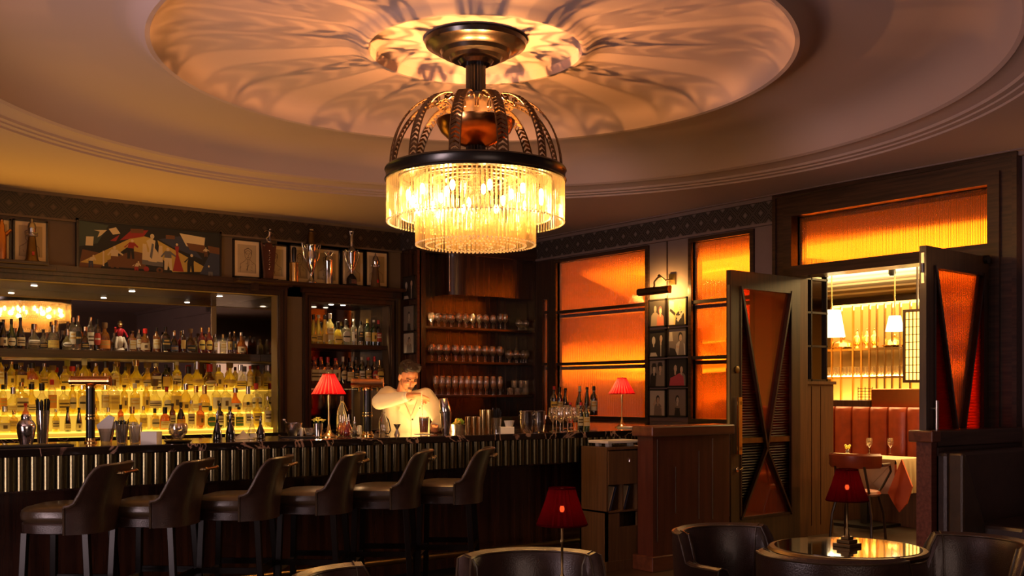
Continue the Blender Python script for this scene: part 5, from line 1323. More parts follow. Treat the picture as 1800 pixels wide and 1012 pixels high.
q = random.Random(3); b = MB(); n = 10; vs = []; fs = []
for i in range(n + 1):
    for j in range(n + 1):
        x = -18 + 36 * i / n; y = -12 + 24 * j / n; rr = math.hypot(x / 18, y / 12); vs.append((x * u, y * u, max(.001, (1 - min(1, rr)) * 15 * u + q.uniform(-1.5, 1.5) * u * (1 - min(1, rr)) + .002)))
for i in range(n):
    for j in range(n): a = i * (n + 1) + j; fs.append((a, a + n + 1, a + n + 2, a + 1))
b.add(vs, fs, 0, True); b.build('cloth', 'linen', t)
# silver tray with ice bowl, small dish and flowers
t, u = bthing('serving_tray', 523, 769, 'long dark tray carrying the ice bowl and the flower cup', 'tray', rz=-YAW)
b = MB(); b.box(-30 * u, -12 * u, 0, 34 * u, 14 * u, 2 * u); b.build('tray', 'black', t, bev=.003)
TZ = BZ + .009
t, u = bthing('ice_bowl', 516, 766, 'round silver ice bowl with a spoon standing in it', 'bowl', z=TZ)
lath(t, 'bowl', [(8, 0), (10, 2), (14, 12), (15.5, 23), (15, 23), (13, 12), (8, 3)], 'silver', u=u, cap=False)
b = MB(); b.tube([(4 * u, 0, 6 * u), (-16 * u, 0, 27 * u)], .005, 6); b.ball((-17 * u, 0, 28 * u), (.012, .006, .009), 6); b.build('spoon', 'silver', t); t.rotation_euler.z = -YAW
for i in range(6):
    b = MB(); b.cbox((0, 0, 0), (.026, .026, .026)); o = b.build('ice_cube', 'clear_glass', t); o.location = (.03 * math.cos(i * 1.1), .03 * math.sin(i * 1.1), .062 + .006 * (i % 2)); o.rotation_euler = (i, i * .7, 0)
t, u = bthing('salt_cellar', 530, 766, 'tiny white dish between the ice bowl and the flowers', 'dish', z=TZ)
lath(t, 'dish', [(3, 0), (3.5, 12), (3, 14), (.1, 14)], 'white', u=u)
t, u = bthing('glass_bowl', 545, 766, 'small clear glass bowl with white sugar beside the flower cup', 'bowl', z=TZ)
lath(t, 'bowl', [(6, 0), (8, 3), (11, 14), (10.6, 14), (6, 2)], 'clear_glass', u=u, cap=False); lath(t, 'sugar', [(6, 2), (8, 6), (.1, 9)], 'linen', u=u, cap=False)
t, u = bthing('flower_cup', 559, 766, 'silver cup of bright yellow-green flowers left of the red table lamp', 'flowers', z=TZ)
lath(t, 'cup', [(7, 0), (7, 3), (8.5, 22), (8.2, 22), (6.5, 3)], 'silver', u=u, cap=False)
q = random.Random(5)
for i in range(9):
    b = MB(); a0 = i * 2.4; rr = 3.2 * math.sqrt(i); c = (rr * math.cos(a0) * u * 1.3, rr * math.sin(a0) * u * 1.3, (27 + 4 - rr * .6) * u)
    for k in range(12):
        a = k * PI / 6; b.add([(c[0], c[1], c[2]), (c[0] + 4.4 * u * math.cos(a - .2), c[1] + 4.4 * u * math.sin(a - .2), c[2] + 2 * u), (c[0] + 5.4 * u * math.cos(a), c[1] + 5.4 * u * math.sin(a), c[2] + 1 * u), (c[0] + 4.4 * u * math.cos(a + .2), c[1] + 4.4 * u * math.sin(a + .2), c[2] + 2 * u)], [(0, 1, 2, 3)], 0)
    b.ball(c, .008, 5); b.build('flower', 'yellow_flower', t)
b = MB()
for i in range(9):
    a0 = i * 2.4; rr = 3.2 * math.sqrt(i); b.tube([(0, 0, 8 * u), (rr * math.cos(a0) * u * 1.3, rr * math.sin(a0) * u * 1.3, 28 * u)], .002, 4)
b.build('stems', 'green', t)

# red table lamps ---------------------------------------------------
def table_lamp(p, label, bulb_e, dark=False, rtop=.04, rbot=.118, zb=.31, zt=.455, pole='brass', style=0):
    t = thing('table_lamp', p, label, 'lamp', None)
    if style == 0:
        lath(t, 'base', [(.062, 0), (.062, .006), (.045, .014), (.02, .035), (.012, .06), (.008, .09)], pole); lath(t, 'pole', [(.007, .08), (.006, .2), (.010, .26), (.011, .30), (.006, .30), (.006, zt + .01)], pole, 12)
    else:
        b = MB(); b.cbox((0, 0, .008), (.09, .09, .016)); b.cbox((0, 0, .024), (.065, .065, .016)); b.cbox((0, 0, .038), (.04, .04, .014)); 
        b.build('base', pole, t, bev=.003); lath(t, 'pole', [(.016, .04), (.008, .06), (.010, .075), (.005, .085), (.0045, .19), (.008, .195), (.008, .205), (.005, .21), (.005, zt)], pole, 10)
    # pleated shade
    b = MB(); n = 96; vs = []; fs = []
    for (r, z) in ((rbot, zb), ((rbot + rtop) / 2 * .97, (zb + zt) / 2), (rtop, zt)):
        for i in range(n):
            a = 2 * PI * i / n; k = 1 + .06 * math.cos(24 * a); vs.append((r * k * math.cos(a), r * k * math.sin(a), z))
    for j in range(2):
        for i in range(n): fs.append((j * n + i, j * n + (i + 1) % n, (j + 1) * n + (i + 1) % n, (j + 1) * n + i))
    b.add(vs, fs, 0, True)
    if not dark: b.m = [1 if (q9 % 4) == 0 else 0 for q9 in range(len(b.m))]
    s_ = b.build('lamp_shade', ['dark_red_shade'] if dark else ['red_shade', 'lit_stripe'], t)
    b = MB()
    for (r, z) in ((rbot, zb), (rtop, zt)): b.tube([(r * 1.02 * math.cos(2 * PI * i / 40), r * 1.02 * math.sin(2 * PI * i / 40), z) for i in range(40)], .0035, 6, closed=True)
    b.build('trim', 'dark_red_shade' if dark else 'red_shade', s_)
    b = MB(); q_ = .009 if dark else .014; b.ball((0, 0, (zb + zt) / 2 - .01), (q_, q_, q_ * 1.5), 8); b.build('bulb', 'bulb_red' if dark else 'bulb_soft', t)
    return t
p = onbar(578, 768); u = U(p)
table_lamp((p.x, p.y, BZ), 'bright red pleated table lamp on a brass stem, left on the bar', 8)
lamp('table_lamp_bulb', 'POINT', (p.x, p.y, BZ + .36), 5, (1, .62, .28), .02)
p = onbar(1093, 751)
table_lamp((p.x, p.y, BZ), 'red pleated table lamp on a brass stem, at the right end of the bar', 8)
lamp('table_lamp_bulb', 'POINT', (p.x, p.y, BZ + .36), 5, (1, .62, .28), .02)

# bitters tray
t, u = bthing('bitters_tray', 615, 765, 'low silver tray under the dasher bottles', 'tray')
lath(t, 'tray', [(18, 0), (19, 2), (18, 2.4), (.1, 1.5)], 'silver', u=u)
bn = ['front left', 'front middle', 'front right', 'rear left', 'rear middle', 'rear right']
for i, (px, py, c_) in enumerate([(602, 764, 'g_amber'), (610, 766, 'g_red'), (623, 765, 'g_clear'), (598, 762, 'g_amber'), (613, 761, 'g_red'), (605, 761, 'g_rose')]):
    t, u = bthing('dasher_bottle', px, py, '%s dasher bottle with a steel spout, %s on the silver tray' % (GN[c_], bn[i]), 'bottle', 'dasher bottles on the silver tray', z=BZ + .01)
    lath(t, 'body', [(5, 0), (6.5, 3), (6.5, 8), (3, 15), (1.8, 18), (1.8, 22)], c_, u=u, n=14); lath(t, 'spout', [(2.3, 21), (2.3, 24), (1, 25), (.7, 33)], 'silver', u=u, n=8); lath(t, 'drop', [(5, .5), (6, 3), (6, 7), (.1, 8)], 'g_red' if c_ != 'g_clear' else 'g_dark', u=u, n=12)
t, u = bthing('glass_cruet', 601, 762, 'tall clear cruet bottle with a swing stopper behind the dasher bottles', 'bottle')
lath(t, 'body', [(6, 0), (9, 10), (9, 30), (3, 52), (2.5, 60)], 'g_clear', u=u); lath(t, 'stopper', [(3, 59), (3.2, 66), (.1, 67)], 'mahogany', u=u, n=10)
b = MB(); b.tube([(-9 * u, 0, 20 * u), (-8 * u, 0, 40 * u), (-2 * u, 0, 56 * u), (3 * u, 0, 56 * u), (10 * u, 0, 40 * u)], .004, 6); b.build('wire', 'brass', t); t.rotation_euler.z = -YAW
t, u = bthing('salt_shaker', 632, 764, 'small white capped shaker beside the beer font', 'shaker')
lath(t, 'body', [(4.5, 0), (4.5, 13), (4, 16), (.1, 17)], 'white', u=u)
t, u = bthing('water_carafe', 674, 764, 'clear glass carafe with a black cord beside the bartender', 'carafe')
lath(t, 'body', [(7, 0), (8, 3), (8, 26), (3, 36), (3.5, 40)], 'clear_glass', u=u, cap=False); b = MB(); b.tube([(3 * u, 0, 34 * u), (8 * u, -4 * u, 26 * u), (11 * u, -6 * u, 8 * u), (5 * u, -9 * u, 2 * u), (-2 * u, -9 * u, 3 * u)], .005, 6); b.build('cord', 'black', t)
t, u = bthing('jigger', 698, 764, 'steel double jigger in front of the bartender', 'jigger')
lath(t, 'cup', [(5.5, 0), (2, 9), (2, 10), (6.5, 19), (6.2, 19), (1.4, 10)], 'steel', u=u)
# shaker tins
t, u = bthing('shaker_tins', 784, 762, 'tall steel shaker tin with a second tin tilted on top', 'cocktail shaker')
lath(t, 'lower_tin', [(7, 0), (7.4, 1), (10.2, 38), (9.8, 38)], 'silver', u=u); b = MB(); b.lathe([(10 * u, 0), (10.4 * u, 2 * u), (7 * u, 25 * u), (6.6 * u, 25.5 * u)], 24, mx=T(-1 * u, 0, 37 * u) @ Matrix.Rotation(-.14, 4, 'Y')); b.build('upper_tin', 'silver', t); t.rotation_euler.z = -YAW
t, u = bthing('ice_well', 806, 757, 'wide steel dish of ice and lime wedges behind the tins', 'dish')
lath(t, 'dish', [(16, 0), (20, 12), (19, 12), (15, 1)], 'steel', u=u)
q = random.Random(9)
for i in range(12):
    b = MB(); b.ball((0, 0, 0), (.025, .016, .016), 5); o = b.build('lime_wedge', ['lime', 'l_yellow'][i % 2], t); a = i * 2.4; o.location = (.055 * math.cos(a) * (i % 4) / 3, .055 * math.sin(a) * (i % 4) / 3, 13 * u + .01 * (i % 3)); o.rotation_euler = (i, i, i)
def cup(px, py, h, r, lab, grp, mat='silver'):
    t, u = bthing('metal_cup', px, py, lab, 'cup', grp)
    lath(t, 'cup', [(r * .72, 0), (r * .76, 1), (r, h), (r * .95, h), (r * .7, 2)], mat, u=u, n=20, cap=False)
for i, px in enumerate([824, 834, 844]): cup(px, 762, 30, 6.5, 'short brass-coloured cup, %s of three beside the tall cups' % ['left', 'middle', 'right'][i], 'short metal cups', 'gold')
for i, px in enumerate([850, 860]): cup(px, 762, 42, 6.8, 'tall copper-coloured cup, %s one of the pair beside the black straws' % ['left', 'right'][i], 'tall metal cups', 'brass')
t, u = bthing('straw_glass', 874, 762, 'glass of black straws right of the metal cups', 'straw holder')
lath(t, 'glass', [(6, 0), (6, 2), (8, 28), (7.7, 28), (5.6, 2)], 'clear_glass', u=u, cap=False); straws(t, u, 20, 6, 42, 'black', 2.2, 6)
t, u = bthing('napkin_box', 892, 762, 'small square white napkin box with a cup on top, right half of the bar', 'box', rz=-YAW)
b = MB(); b.box(-12 * u, -9 * u, 0, 12 * u, 9 * u, 12 * u); b.build('box', 'white', t, bev=.002)
t, u = bthing('paper_cup', 895, 750, 'pleated pale cup standing on the white napkin box', 'cup', z=BZ + 12 * u)
lath(t, 'cup', [(6, 0), (9, 11), (8.6, 11), (5.6, 1)], 'linen', u=u, cap=False, n=32, flute=(16, .04))
for i, (px, r, h) in enumerate([(926, 13, 38), (948, 11, 38)]):
    t, u = bthing('ice_bucket', px, 760, 'polished silver ice bucket, %s' % ['left one, right of the white napkin box', 'right one, next to the wine glasses'][i], 'ice bucket', 'silver ice buckets on the bar')
    lath(t, 'bucket', [(r * .7, 0), (r * .8, 2), (r, h * .5), (r * .95, h * .9), (r * 1.05, h), (r * .98, h), (r * .88, h * .88), (r * .9, h * .5), (r * .6, 2)], 'silver', u=u, n=28, cap=False)
    b = MB()
    for s_ in (-1, 1): b.tube([(s_ * r * .95 * u, 0, h * .85 * u), (s_ * (r + 4) * u, 0, h * .8 * u), (s_ * (r + 3) * u, 0, h * .62 * u), (s_ * r * .95 * u, 0, h * .6 * u)], .004, 6)
    b.build('handle', 'silver', t)
for i, (px, py) in enumerate([(972, 758), (985, 760), (998, 758), (1011, 757), (990, 753), (1004, 752), (978, 752)]):
    p = onbar(px, py); glass('wine_glass', (p.x, p.y, BZ), 'empty wine glass, %s of the front rank beside the bottles' % ['leftmost', 'second', 'third', 'rightmost'][i] if i < 4 else 'empty wine glass, %s of the rear rank beside the bottles' % ['middle', 'right', 'left'][i - 4], 'wine glasses on the bar', .98)
# riser with wine bottles
p = at(1003, 747, Z=BZ); 
t = thing('bottle_riser', (p.x, p.y + .5, BZ), 'low black riser box that carries the wine bottles on the bar', 'riser')
b = MB(); b.box(-.42, -.1, 0, .30, .12, .08); b.build('box', 'black_matt', t, bev=.003); 
ry = p.y + .5
for i, (px, k_, g, l, c_, h, w_) in enumerate([(974, 'wine', 'g_dark', 'l_yellow', 'red', .30, 'with red top and yellow label'), (984, 'wine', 'g_dark', 'l_cream', 'black', .30, 'with cream label beside the yellow-labelled one'), (994, 'burgundy', 'g_dark', 'l_white', 'black', .29, 'with white label in the middle'), (1019, 'burgundy', 'g_dark', 'l_cream', 'l_white', .30, 'with pale top'),
                                               (1032, 'flute', 'g_green', 'l_cream', 'black', .30, 'of greenish glass near the right'), (1044, 'wine', 'g_dark', 'l_white', 'black', .31, 'rightmost, with a square white label')]):
    q_ = at(px, 600, Y=ry); bottle((q_.x, ry, BZ + .08), k_, g, l, c_, i, 'dark wine bottle %s, on the riser beside the window' % w_, 'wine bottles beside the window', h, -.6)
for i, (px, py, k_, g, l, c_) in enumerate([(1021, 755, 'wine', 'g_dark', 'l_white', 'red'), (1031, 756, 'wine', 'g_green', 'l_cream', 'black'), (1003, 751, 'tall', 'g_dark', 'l_red', 'red')]):
    q_ = onbar(px, py); bottle((q_.x, q_.y, BZ), k_, g, l, c_, i, ['half bottle with red top and white label in front of the riser', 'half bottle of green glass with cream label in front of the riser', 'slim bottle with red label behind the wine glasses'][i], 'small bottles before the riser', .23, -.6)
p = onbar(1113, 752); o = MB().box(-.12, -.08, 0, .12, .08, .012).build('paper_stack', 'linen', loc=(p.x, p.y, BZ)); tag(o, 'flat pile of white papers beside the right table lamp', 'papers')
# drink and napkin in front of the bartender
t, u = bthing('cocktail_glass', 745, 763, 'tall glass of red cocktail held by the bartender', 'drink', z=BZ)
lath(t, 'glass', [(6.8, 0), (7, 2), (8.8, 30), (8.5, 30), (6.6, 3)], 'clear_glass', u=u, cap=False); lath(t, 'drink', [(.1, 2.5), (6.2, 2.5), (7.7, 24), (.1, 24)], 'red_drink', u=u)
lath(t, 'foam', [(8, 24), (8.2, 27), (.1, 28)], 'linen', u=u)
o = MB().box(-.055, -.055, 0, .055, .055, .003).build('napkin', 'linen', loc=(t.location.x + .0, t.location.y + .0, BZ)); tag(o, 'small square napkin under the red cocktail', 'napkin'); t.location.z = BZ + .003
# ================================================================ bartender
def remesh(parts, name, mat, vox, parent=None, smooth=2, mats=None):
    b = MB()
    for q in parts:
        if q[0] == 'c':      # capsule chain: points, radii
            b.tube(q[1], q[2], 12)
            for p_, r_ in zip(q[1], q[2]): b.ball(p_, r_ * 1.0, 8)
        elif q[0] == 'e':    # ellipsoid centre, radii, rotation z
            b.ball(q[1], q[2], 12, rot=q[3] if len(q) > 3 else None)
    o = b.build(name, mat, parent)
    m_ = o.modifiers.new('remesh', 'REMESH'); m_.mode = 'VOXEL'; m_.voxel_size = vox; m_.use_smooth_shade = True
    if smooth: s_ = o.modifiers.new('smooth', 'SMOOTH'); s_.iterations = smooth; s_.factor = .5
    return o
def B(px, py, D): return at(px, py, D=D)
from mathutils import Euler
HD = 8.72
hc = B(718, 662, HD)                     # head centre
fwd = Vector((-.18, -.98, 0)).normalized()
# face turns to the photo's right: direction from the head towards the glass
tgt = B(752, 735, 8.35)
fx = (tgt - hc); fx.z *= .72; fx = fx.normalized()
upv = Vector((0, 0, 1)); side = fx.cross(upv).normalized(); up2 = side.cross(fx).normalized()
side = -side                              # person's left
def Hp(x, y, z): return hc + side * x + fx * y + up2 * z     # head frame: x = his left, y = forward, z = up
hrot = Matrix((( side.x, fx.x, up2.x), (side.y, fx.y, up2.y), (side.z, fx.z, up2.z))).to_quaternion()
S1 = B(681, 694, 8.86); S2 = B(748, 697, 8.84)      # his right shoulder (photo left), his left shoulder
E1 = B(667, 706, 8.56); W1 = B(722, 695, 8.38); 
E2 = B(774, 742, 8.62); W2 = B(763, 752, 8.42)
neck = B(708, 692, 8.84); chest = B(714, 722, 8.9); waist = B(717, 768, 8.98)
hip = Vector((waist.x, waist.y, .93))
body = []
e = lambda c, r, q=None: body.append(('e', c, r, q if q is not None else hrot))
e(Hp(0, -.012, .035), (.073, .092, .085)); e(Hp(0, .018, -.035), (.058, .068, .078)); e(Hp(0, .055, -.093), (.028, .026, .022)); e(Hp(0, .088, -.022), (.012, .018, .026)); e(Hp(0, .098, -.035), (.016, .013, .012))
e(Hp(0, .074, .022), (.05, .016, .012)); e(Hp(0, .080, -.068), (.022, .012, .009)); e(Hp(.035, .062, -.02), (.022, .02, .02)); e(Hp(-.035, .062, -.02), (.022, .02, .02))
for s_ in (-1, 1): e(Hp(s_ * .074, -.008, -.008), (.011, .02, .034))
body.append(('c', [Hp(0, -.03, -.04), neck, (neck + chest) / 2], [.055, .06, .08]))
body.append(('c', [chest + Vector((0, 0, .03)), chest, waist, hip], [.085, .10, .10, .11]))
body.append(('c', [S1, E1, W1], [.055, .042, .028])); body.append(('c', [S2, E2, W2], [.055, .042, .028]))
body.append(('c', [neck - Vector((0, 0, .05)), S1], [.06, .055])); body.append(('c', [neck - Vector((0, 0, .05)), S2], [.06, .055]))
for s_ in (-1, 1):
    hpv = hip + Vector((s_ * .09, 0, -.03)); body.append(('c', [hpv, Vector((hpv.x + s_ * .02, hpv.y - .02, .5)), Vector((hpv.x + s_ * .02, hpv.y, .10))], [.09, .06, .045])); body.append(('c', [Vector((hpv.x + s_ * .02, hpv.y + .03, .05)), Vector((hpv.x + s_ * .03, hpv.y - .16, .04))], [.045, .035]))
def hand(w_, palm_dir, finger_dirs, thumb, nrm, length=.085):
    pd = palm_dir.normalized(); sd = pd.cross(nrm).normalized()
    palm = w_ + pd * .05
    body.append(('c', [w_, w_ + pd * .03], [.026, .026]))
    for k in (-1.2, -.4, .4, 1.2): body.append(('c', [w_ + pd * .015 + sd * k * .014, w_ + pd * .085 + sd * k * .018], [.014, .012]))
    for k, (ln, cv) in enumerate(finger_dirs):
        base = w_ + pd * .085 + sd * (-1.2 + .8 * k) * .018
        pts = [base]; d = pd.copy()
        for j in range(3):
            d = (Matrix.Rotation(cv, 3, sd) @ d).normalized(); pts.append(pts[-1] + d * ln * (.42, .33, .25)[j])
        body.append(('c', pts, [.0105, .0098, .009, .0078]))
    base = w_ + pd * .025 + sd * thumb[0] * .024
    d = (pd * .5 + sd * thumb[0] * .75 + nrm * thumb[1]).normalized(); p1 = base + d * .035; d2 = (d + pd * .7).normalized(); p2 = p1 + d2 * .03; p3 = p2 + (d2 + pd * .3).normalized() * .022
    body.append(('c', [base, p1, p2, p3], [.016, .0125, .011, .009]))
CR = Vector((AX[0], -AX[1], 0)); CR = Vector((AX[0], AY[0], 0)); CF = Vector((AX[1], AY[1], 0))
# raised hand: pinching over the glass, fingers to the photo's right
hand(W1, CR * .92 - Vector((0, 0, .12)) - CF * .1, [(.075, .16), (.082, .28), (.078, .45), (.062, .6)], (-1, .25), (Vector((0, 0, -.8)) + CF * -.5).normalized())
# hand on the glass: fingers curl round from the right
gp = bpy.data.objects['cocktail_glass'].location
dg = (Vector((gp.x, gp.y, BZ + .035)) - W2); 
hand(W2, (dg.normalized() * .8 - CF * .5), [(.07, -.55), (.072, -.55), (.066, -.6), (.055, -.65)], (1, .1), (CF * -.6 - CR * .8).normalized() * 1.0)
pn = remesh(body, 'person', 'skin', .0048)
tag(pn, 'bartender in a cream jacket bending over a red cocktail behind the bar', 'person')
# eyes, brows, beard shadow
b = MB()
for s_ in (-1, 1): b.ball(Hp(s_ * .03, .078, .004), (.011, .006, .005), 6, rot=hrot)
b.build('eye', 'black', pn)
b = MB()
for s_ in (-1, 1): b.tube([Hp(s_ * .014, .091, .02), Hp(s_ * .032, .09, .027), Hp(s_ * .05, .076, .022)], [.004, .0045, .003], 6)
b.build('eyebrow', 'hair', pn)
b = MB(); b.tube([Hp(-.02, .090, -.068), Hp(0, .095, -.066), Hp(.02, .090, -.068)], .0028, 6); b.tube([Hp(-.024, .088, -.056), Hp(0, .094, -.053), Hp(.024, .088, -.056)], .004, 6); b.build('mouth', 'leather_seat', pn)
hair = [('e', Hp(0, -.03, .062), (.082, .090, .075), hrot), ('e', Hp(0, .035, .105), (.062, .05, .03), hrot), ('e', Hp(.05, .02, .09), (.03, .05, .03), hrot), ('e', Hp(-.05, .02, .09), (.03, .05, .03), hrot), ('e', Hp(0, -.075, .01), (.065, .035, .06), hrot), ('e', Hp(.068, -.02, .035), (.014, .03, .035), hrot), ('e', Hp(-.068, -.02, .035), (.014, .03, .035), hrot)]
q = random.Random(11)
for i in range(26): hair.append(('c', [Hp(q.uniform(-.06, .06), q.uniform(-.04, .06), .115), Hp(q.uniform(-.07, .07), q.uniform(-.02, .085), .13)], [.012, .007]))
remesh(hair, 'hair', 'hair', .005, pn, 1)
jk = []
j = lambda pts, rs: jk.append(('c', pts, rs))
j([S1, (E1 + S1) / 2 + Vector((0, 0, -.004)), E1, E1.lerp(W1, .45), E1.lerp(W1, .80)], [.078, .072, .066, .056, .046])
j([S2, (S2 + E2) / 2 + CR * .02, E2, E2.lerp(W2, .7)], [.078, .072, .062, .05])
j([neck - Vector((0, 0, .045)), S1], [.06, .072]); j([neck - Vector((0, 0, .045)), S2], [.06, .072])
for s_, S_ in ((-1, S1), (1, S2)):
    j([S_.lerp(chest, .35), chest + CR * s_ * .085, waist + CR * s_ * .075, Vector((waist.x, waist.y, .80)) + CR * s_ * .085], [.095, .115, .112, .115])
j([chest + Vector((0, 0, .05)), chest, waist, Vector((waist.x, waist.y, .80))], [.10, .138, .14, .14])
jk.append(('c', [B(690, 690, 8.82), B(704, 697, 8.76), B(716, 706, 8.75)], [.03, .022, .018])); jk.append(('c', [B(734, 692, 8.82), B(730, 700, 8.76), B(722, 708, 8.75)], [.03, .022, .018]))
jo = remesh(jk, 'jacket', 'jacket', .011, pn, 4)
# lapel seams, pocket, buttons
b = MB()
b.tube([B(702, 694, 8.74), B(714, 712, 8.72), B(722, 730, 8.74), B(723, 765, 8.82)], .003, 5)
b.tube([B(736, 696, 8.75), B(730, 712, 8.72), B(723, 730, 8.74)], .003, 5)
b.build('lapel_seam', 'seam', pn)
for pl_ in ([(700, 690), (691, 712), (704, 715), (701, 721), (722, 741), (713, 712)], [(737, 691), (744, 712), (734, 715), (736, 721), (724, 741), (731, 712)]):
    q9 = MB(); q9.add([B(x9, y9, 8.735 - .012 * math.sin((y9 - 690) / 51 * PI)) for x9, y9 in pl_], [tuple(range(len(pl_)))]); lo = q9.build('lapel', 'lapel', pn); sd9 = lo.modifiers.new('thick', 'SOLIDIFY'); sd9.thickness = .006; sd9.offset = 0
b = MB(); b.ball(B(725, 737, 8.73), .008, 6); b.ball(B(738, 717, 8.72), .006, 6); b.build('button', 'black', pn)
b = MB(); b.tube([E1.lerp(W1, .74), E1.lerp(W1, .92)], [.043, .036], 16); b.tube([E2.lerp(W2, .6), E2.lerp(W2, .9)], [.044, .036], 16); b.build('shirt_cuff', 'white', pn)
tr = []
for s_ in (-1, 1):
    hpv = hip + Vector((s_ * .09, 0, -.03)); tr.append(('c', [hpv, Vector((hpv.x + s_ * .02, hpv.y - .02, .5)), Vector((hpv.x + s_ * .02, hpv.y, .09))], [.12, .085, .07]))
tr.append(('c', [hip + Vector((-.07, 0, 0)), hip + Vector((.07, 0, 0))], [.13, .13]))
remesh(tr, 'trousers', 'trousers', .02, pn, 2)
b = MB()
for s_ in (-1, 1): b.ball((hip.x + s_ * .115, hip.y - .06, .035), (.05, .14, .035), 8)
b.build('shoe', 'black', pn)
b = MB(); b.tube([B(741, 688, 8.3), B(743, 735, 8.22)], .003, 6); o = b.build('bar_spoon', 'silver', loc=(0, 0, 0)); tag(o, 'thin bar spoon between the bartender\'s fingers above the cocktail', 'spoon')

# added warm spot over the bar top, without a fixture, to brighten his face
lamp('bar_uplight', 'SPOT', (W1.x + .02, W1.y - .30, 1.13), 13, (1, .48, .14), .05, aim=tuple(hc), spot=55)

# ================================================================ foreground chairs and tables
def tub_chair(back=.79, arm=.64, w_=.31, name='tub_chair'):
    """faces +y; horseshoe shell of leather round a seat"""
    t = thing('tub_chair', (0, 0, 0), '', 'chair', 'brown leather tub chairs around the small tables')
    b = MB(); n = 40; vs = []; fs = []; A0 = 2.15
    def shell(i):
        u = -1 + 2 * i / n; a = -PI / 2 + u * A0
        k = min(1, max(0, (abs(u) - .60) / .12)); k = k * k * (3 - 2 * k)
        top = back + (arm - back) * k
        return a, top
    def pt(a, r, z):
        c, s_ = math.cos(a), math.sin(a)
        y = r * s_ * (1.0 if s_ < 0 else .95)
        x = r * c
        if s_ > 0: x = math.copysign(r * (1 - .06 * s_), c); y = (a_len(a)) 
        return (x, y, z)
    def a_len(a):
        # straight arms forward of the middle
        d = a if a < PI / 2 else PI - a
        d = min(a, PI - a) if 0 < a < PI else (-PI - a if a < -PI / 2 else a)
        return d * .42
    prof_ = [(0, .30, 0), (.0, .5, .01), (.0, .93, .03), (.012, .985, .04), (.035, 1.0, .04), (.065, .985, .035), (.08, .94, .03), (.08, .6, .01), (.08, .42, .0)]
    m = len(prof_)
    for i in range(n + 1):
        a, top = shell(i)
        aa = a
        for (inn, zf, fl) in prof_:
            z = .12 + (top - .12) * ((zf - .30) / .70) if zf >= .30 else .12
            r = w_ + fl - inn
            # map: rear arc for a in (-pi..0), straight sides beyond
            if -PI <= aa <= 0: p_ = (r * math.cos(aa), r * math.sin(aa) * .96, z)
            else:
                ext = (aa if aa > 0 else -PI - aa) * .36
                sgn = 1 if aa > 0 else -1
                p_ = (sgn * r, ext, z)
            vs.append(p_)
    for i in range(n):
        for j2 in range(m - 1): fs.append((i * m + j2, (i + 1) * m + j2, (i + 1) * m + j2 + 1, i * m + j2 + 1))
    fs.append(tuple(range(m))); fs.append(tuple(n * m + k for k in range(m - 1, -1, -1)))
    b.add(vs, fs, 0, True); sh = b.build('shell', 'leather', t)
    b = MB()
    b.tube([Vector(vs[i * m + 3]) for i in range(n + 1)], .006, 6); b.tube([Vector(vs[i * m + 5]) for i in range(n + 1)], .006, 6)
    for i in (9, n - 9): b.tube([Vector(vs[i * m + k]) for k in (4, 5, 6, 7, 8)], .006, 6)
    for i in (0, n): b.tube([Vector(vs[i * m + k]) for k in (0, 1, 2, 3, 4, 5, 6, 7)], .006, 6)
    b.build('piping', 'leather_seat', sh)
    b = MB(); vs = []; k = 24
    for (s_, z) in ((.9, .30), (.97, .33), (1, .38), (.97, .43), (.85, .45), (.4, .46)):
        for i in range(k):
            a = 2 * PI * i / k; c, q_ = math.cos(a), math.sin(a); vs.append((s_ * (w_ - .085) * abs(c) ** .7 * (1 if c > 0 else -1), .03 + s_ * (w_ - .06) * abs(q_) ** .7 * (1 if q_ > 0 else -1), z))
    fs = []
    for j2 in range(5):
        for i in range(k): fs.append((j2 * k + i, j2 * k + (i + 1) % k, (j2 + 1) * k + (i + 1) % k, (j2 + 1) * k + i))
    fs.append(tuple(5 * k + i for i in range(k))); fs.append(tuple(range(k - 1, -1, -1))); b.add(vs, fs, 0, True); b.build('seat', 'leather_seat', t)
    b = MB(); b.box(-w_ + .04, -w_ + .06, .10, w_ - .04, w_ - .08, .31); b.build('seat_frame', 'leather', t, bev=.02)
    for sx_ in (-1, 1):
        for sy_ in (-1, 1):
            b = MB(); b.beam((sx_ * .20, sy_ * .2, .13), (sx_ * .215, sy_ * .215, 0), .035, .035, 0, (0, 1, 0)); b.build('leg', 'dark_wood', t)
    return t
tc0 = tub_chair()
def face_to(x, y, tx, ty): return math.atan2(ty - y, tx - x) - PI / 2
TP = B(1489, 960, 4.66); TBX, TBY = TP.x, TP.y
T1 = B(988, 900, 3.79)
chairs = [(938, 4.35, (T1.x, T1.y), 'brown leather tub chair behind the foreground lamp, facing the camera'),
          (1294, 5.22, (TBX, TBY), 'brown leather tub chair left of the round table'),
          (1692, 4.86, (TBX, TBY), 'brown leather tub chair right of the round table, against the booth'),
          (1466, 4.38, (TBX, TBY), 'brown leather tub chair on the near side of the round table, seen from behind'),
          (1368, 3.50, (B(1368, 0, 3.0).x, B(1368, 0, 3.0).y), 'brown leather tub chair showing only its top rim, at the bottom edge before the table'),
          (672, 3.72, (T1.x, T1.y), 'brown leather tub chair cut by the bottom edge, left of the foreground lamp')]
for i, (px, D, tg, lab) in enumerate(chairs):
    p_ = B(px, 900, D)
    rz = face_to(p_.x, p_.y, *tg)
    o = tc0 if i == 0 else dup(tc0, (0, 0, 0))
    o.location = (p_.x, p_.y, 0); o.rotation_euler.z = rz; o['label'] = lab
    if i == 0: o.scale = (.94, .94, .94)
    if i == 3: o.scale = (.93, .93, .97)
    if i == 5: o.scale = (1, 1, .985)
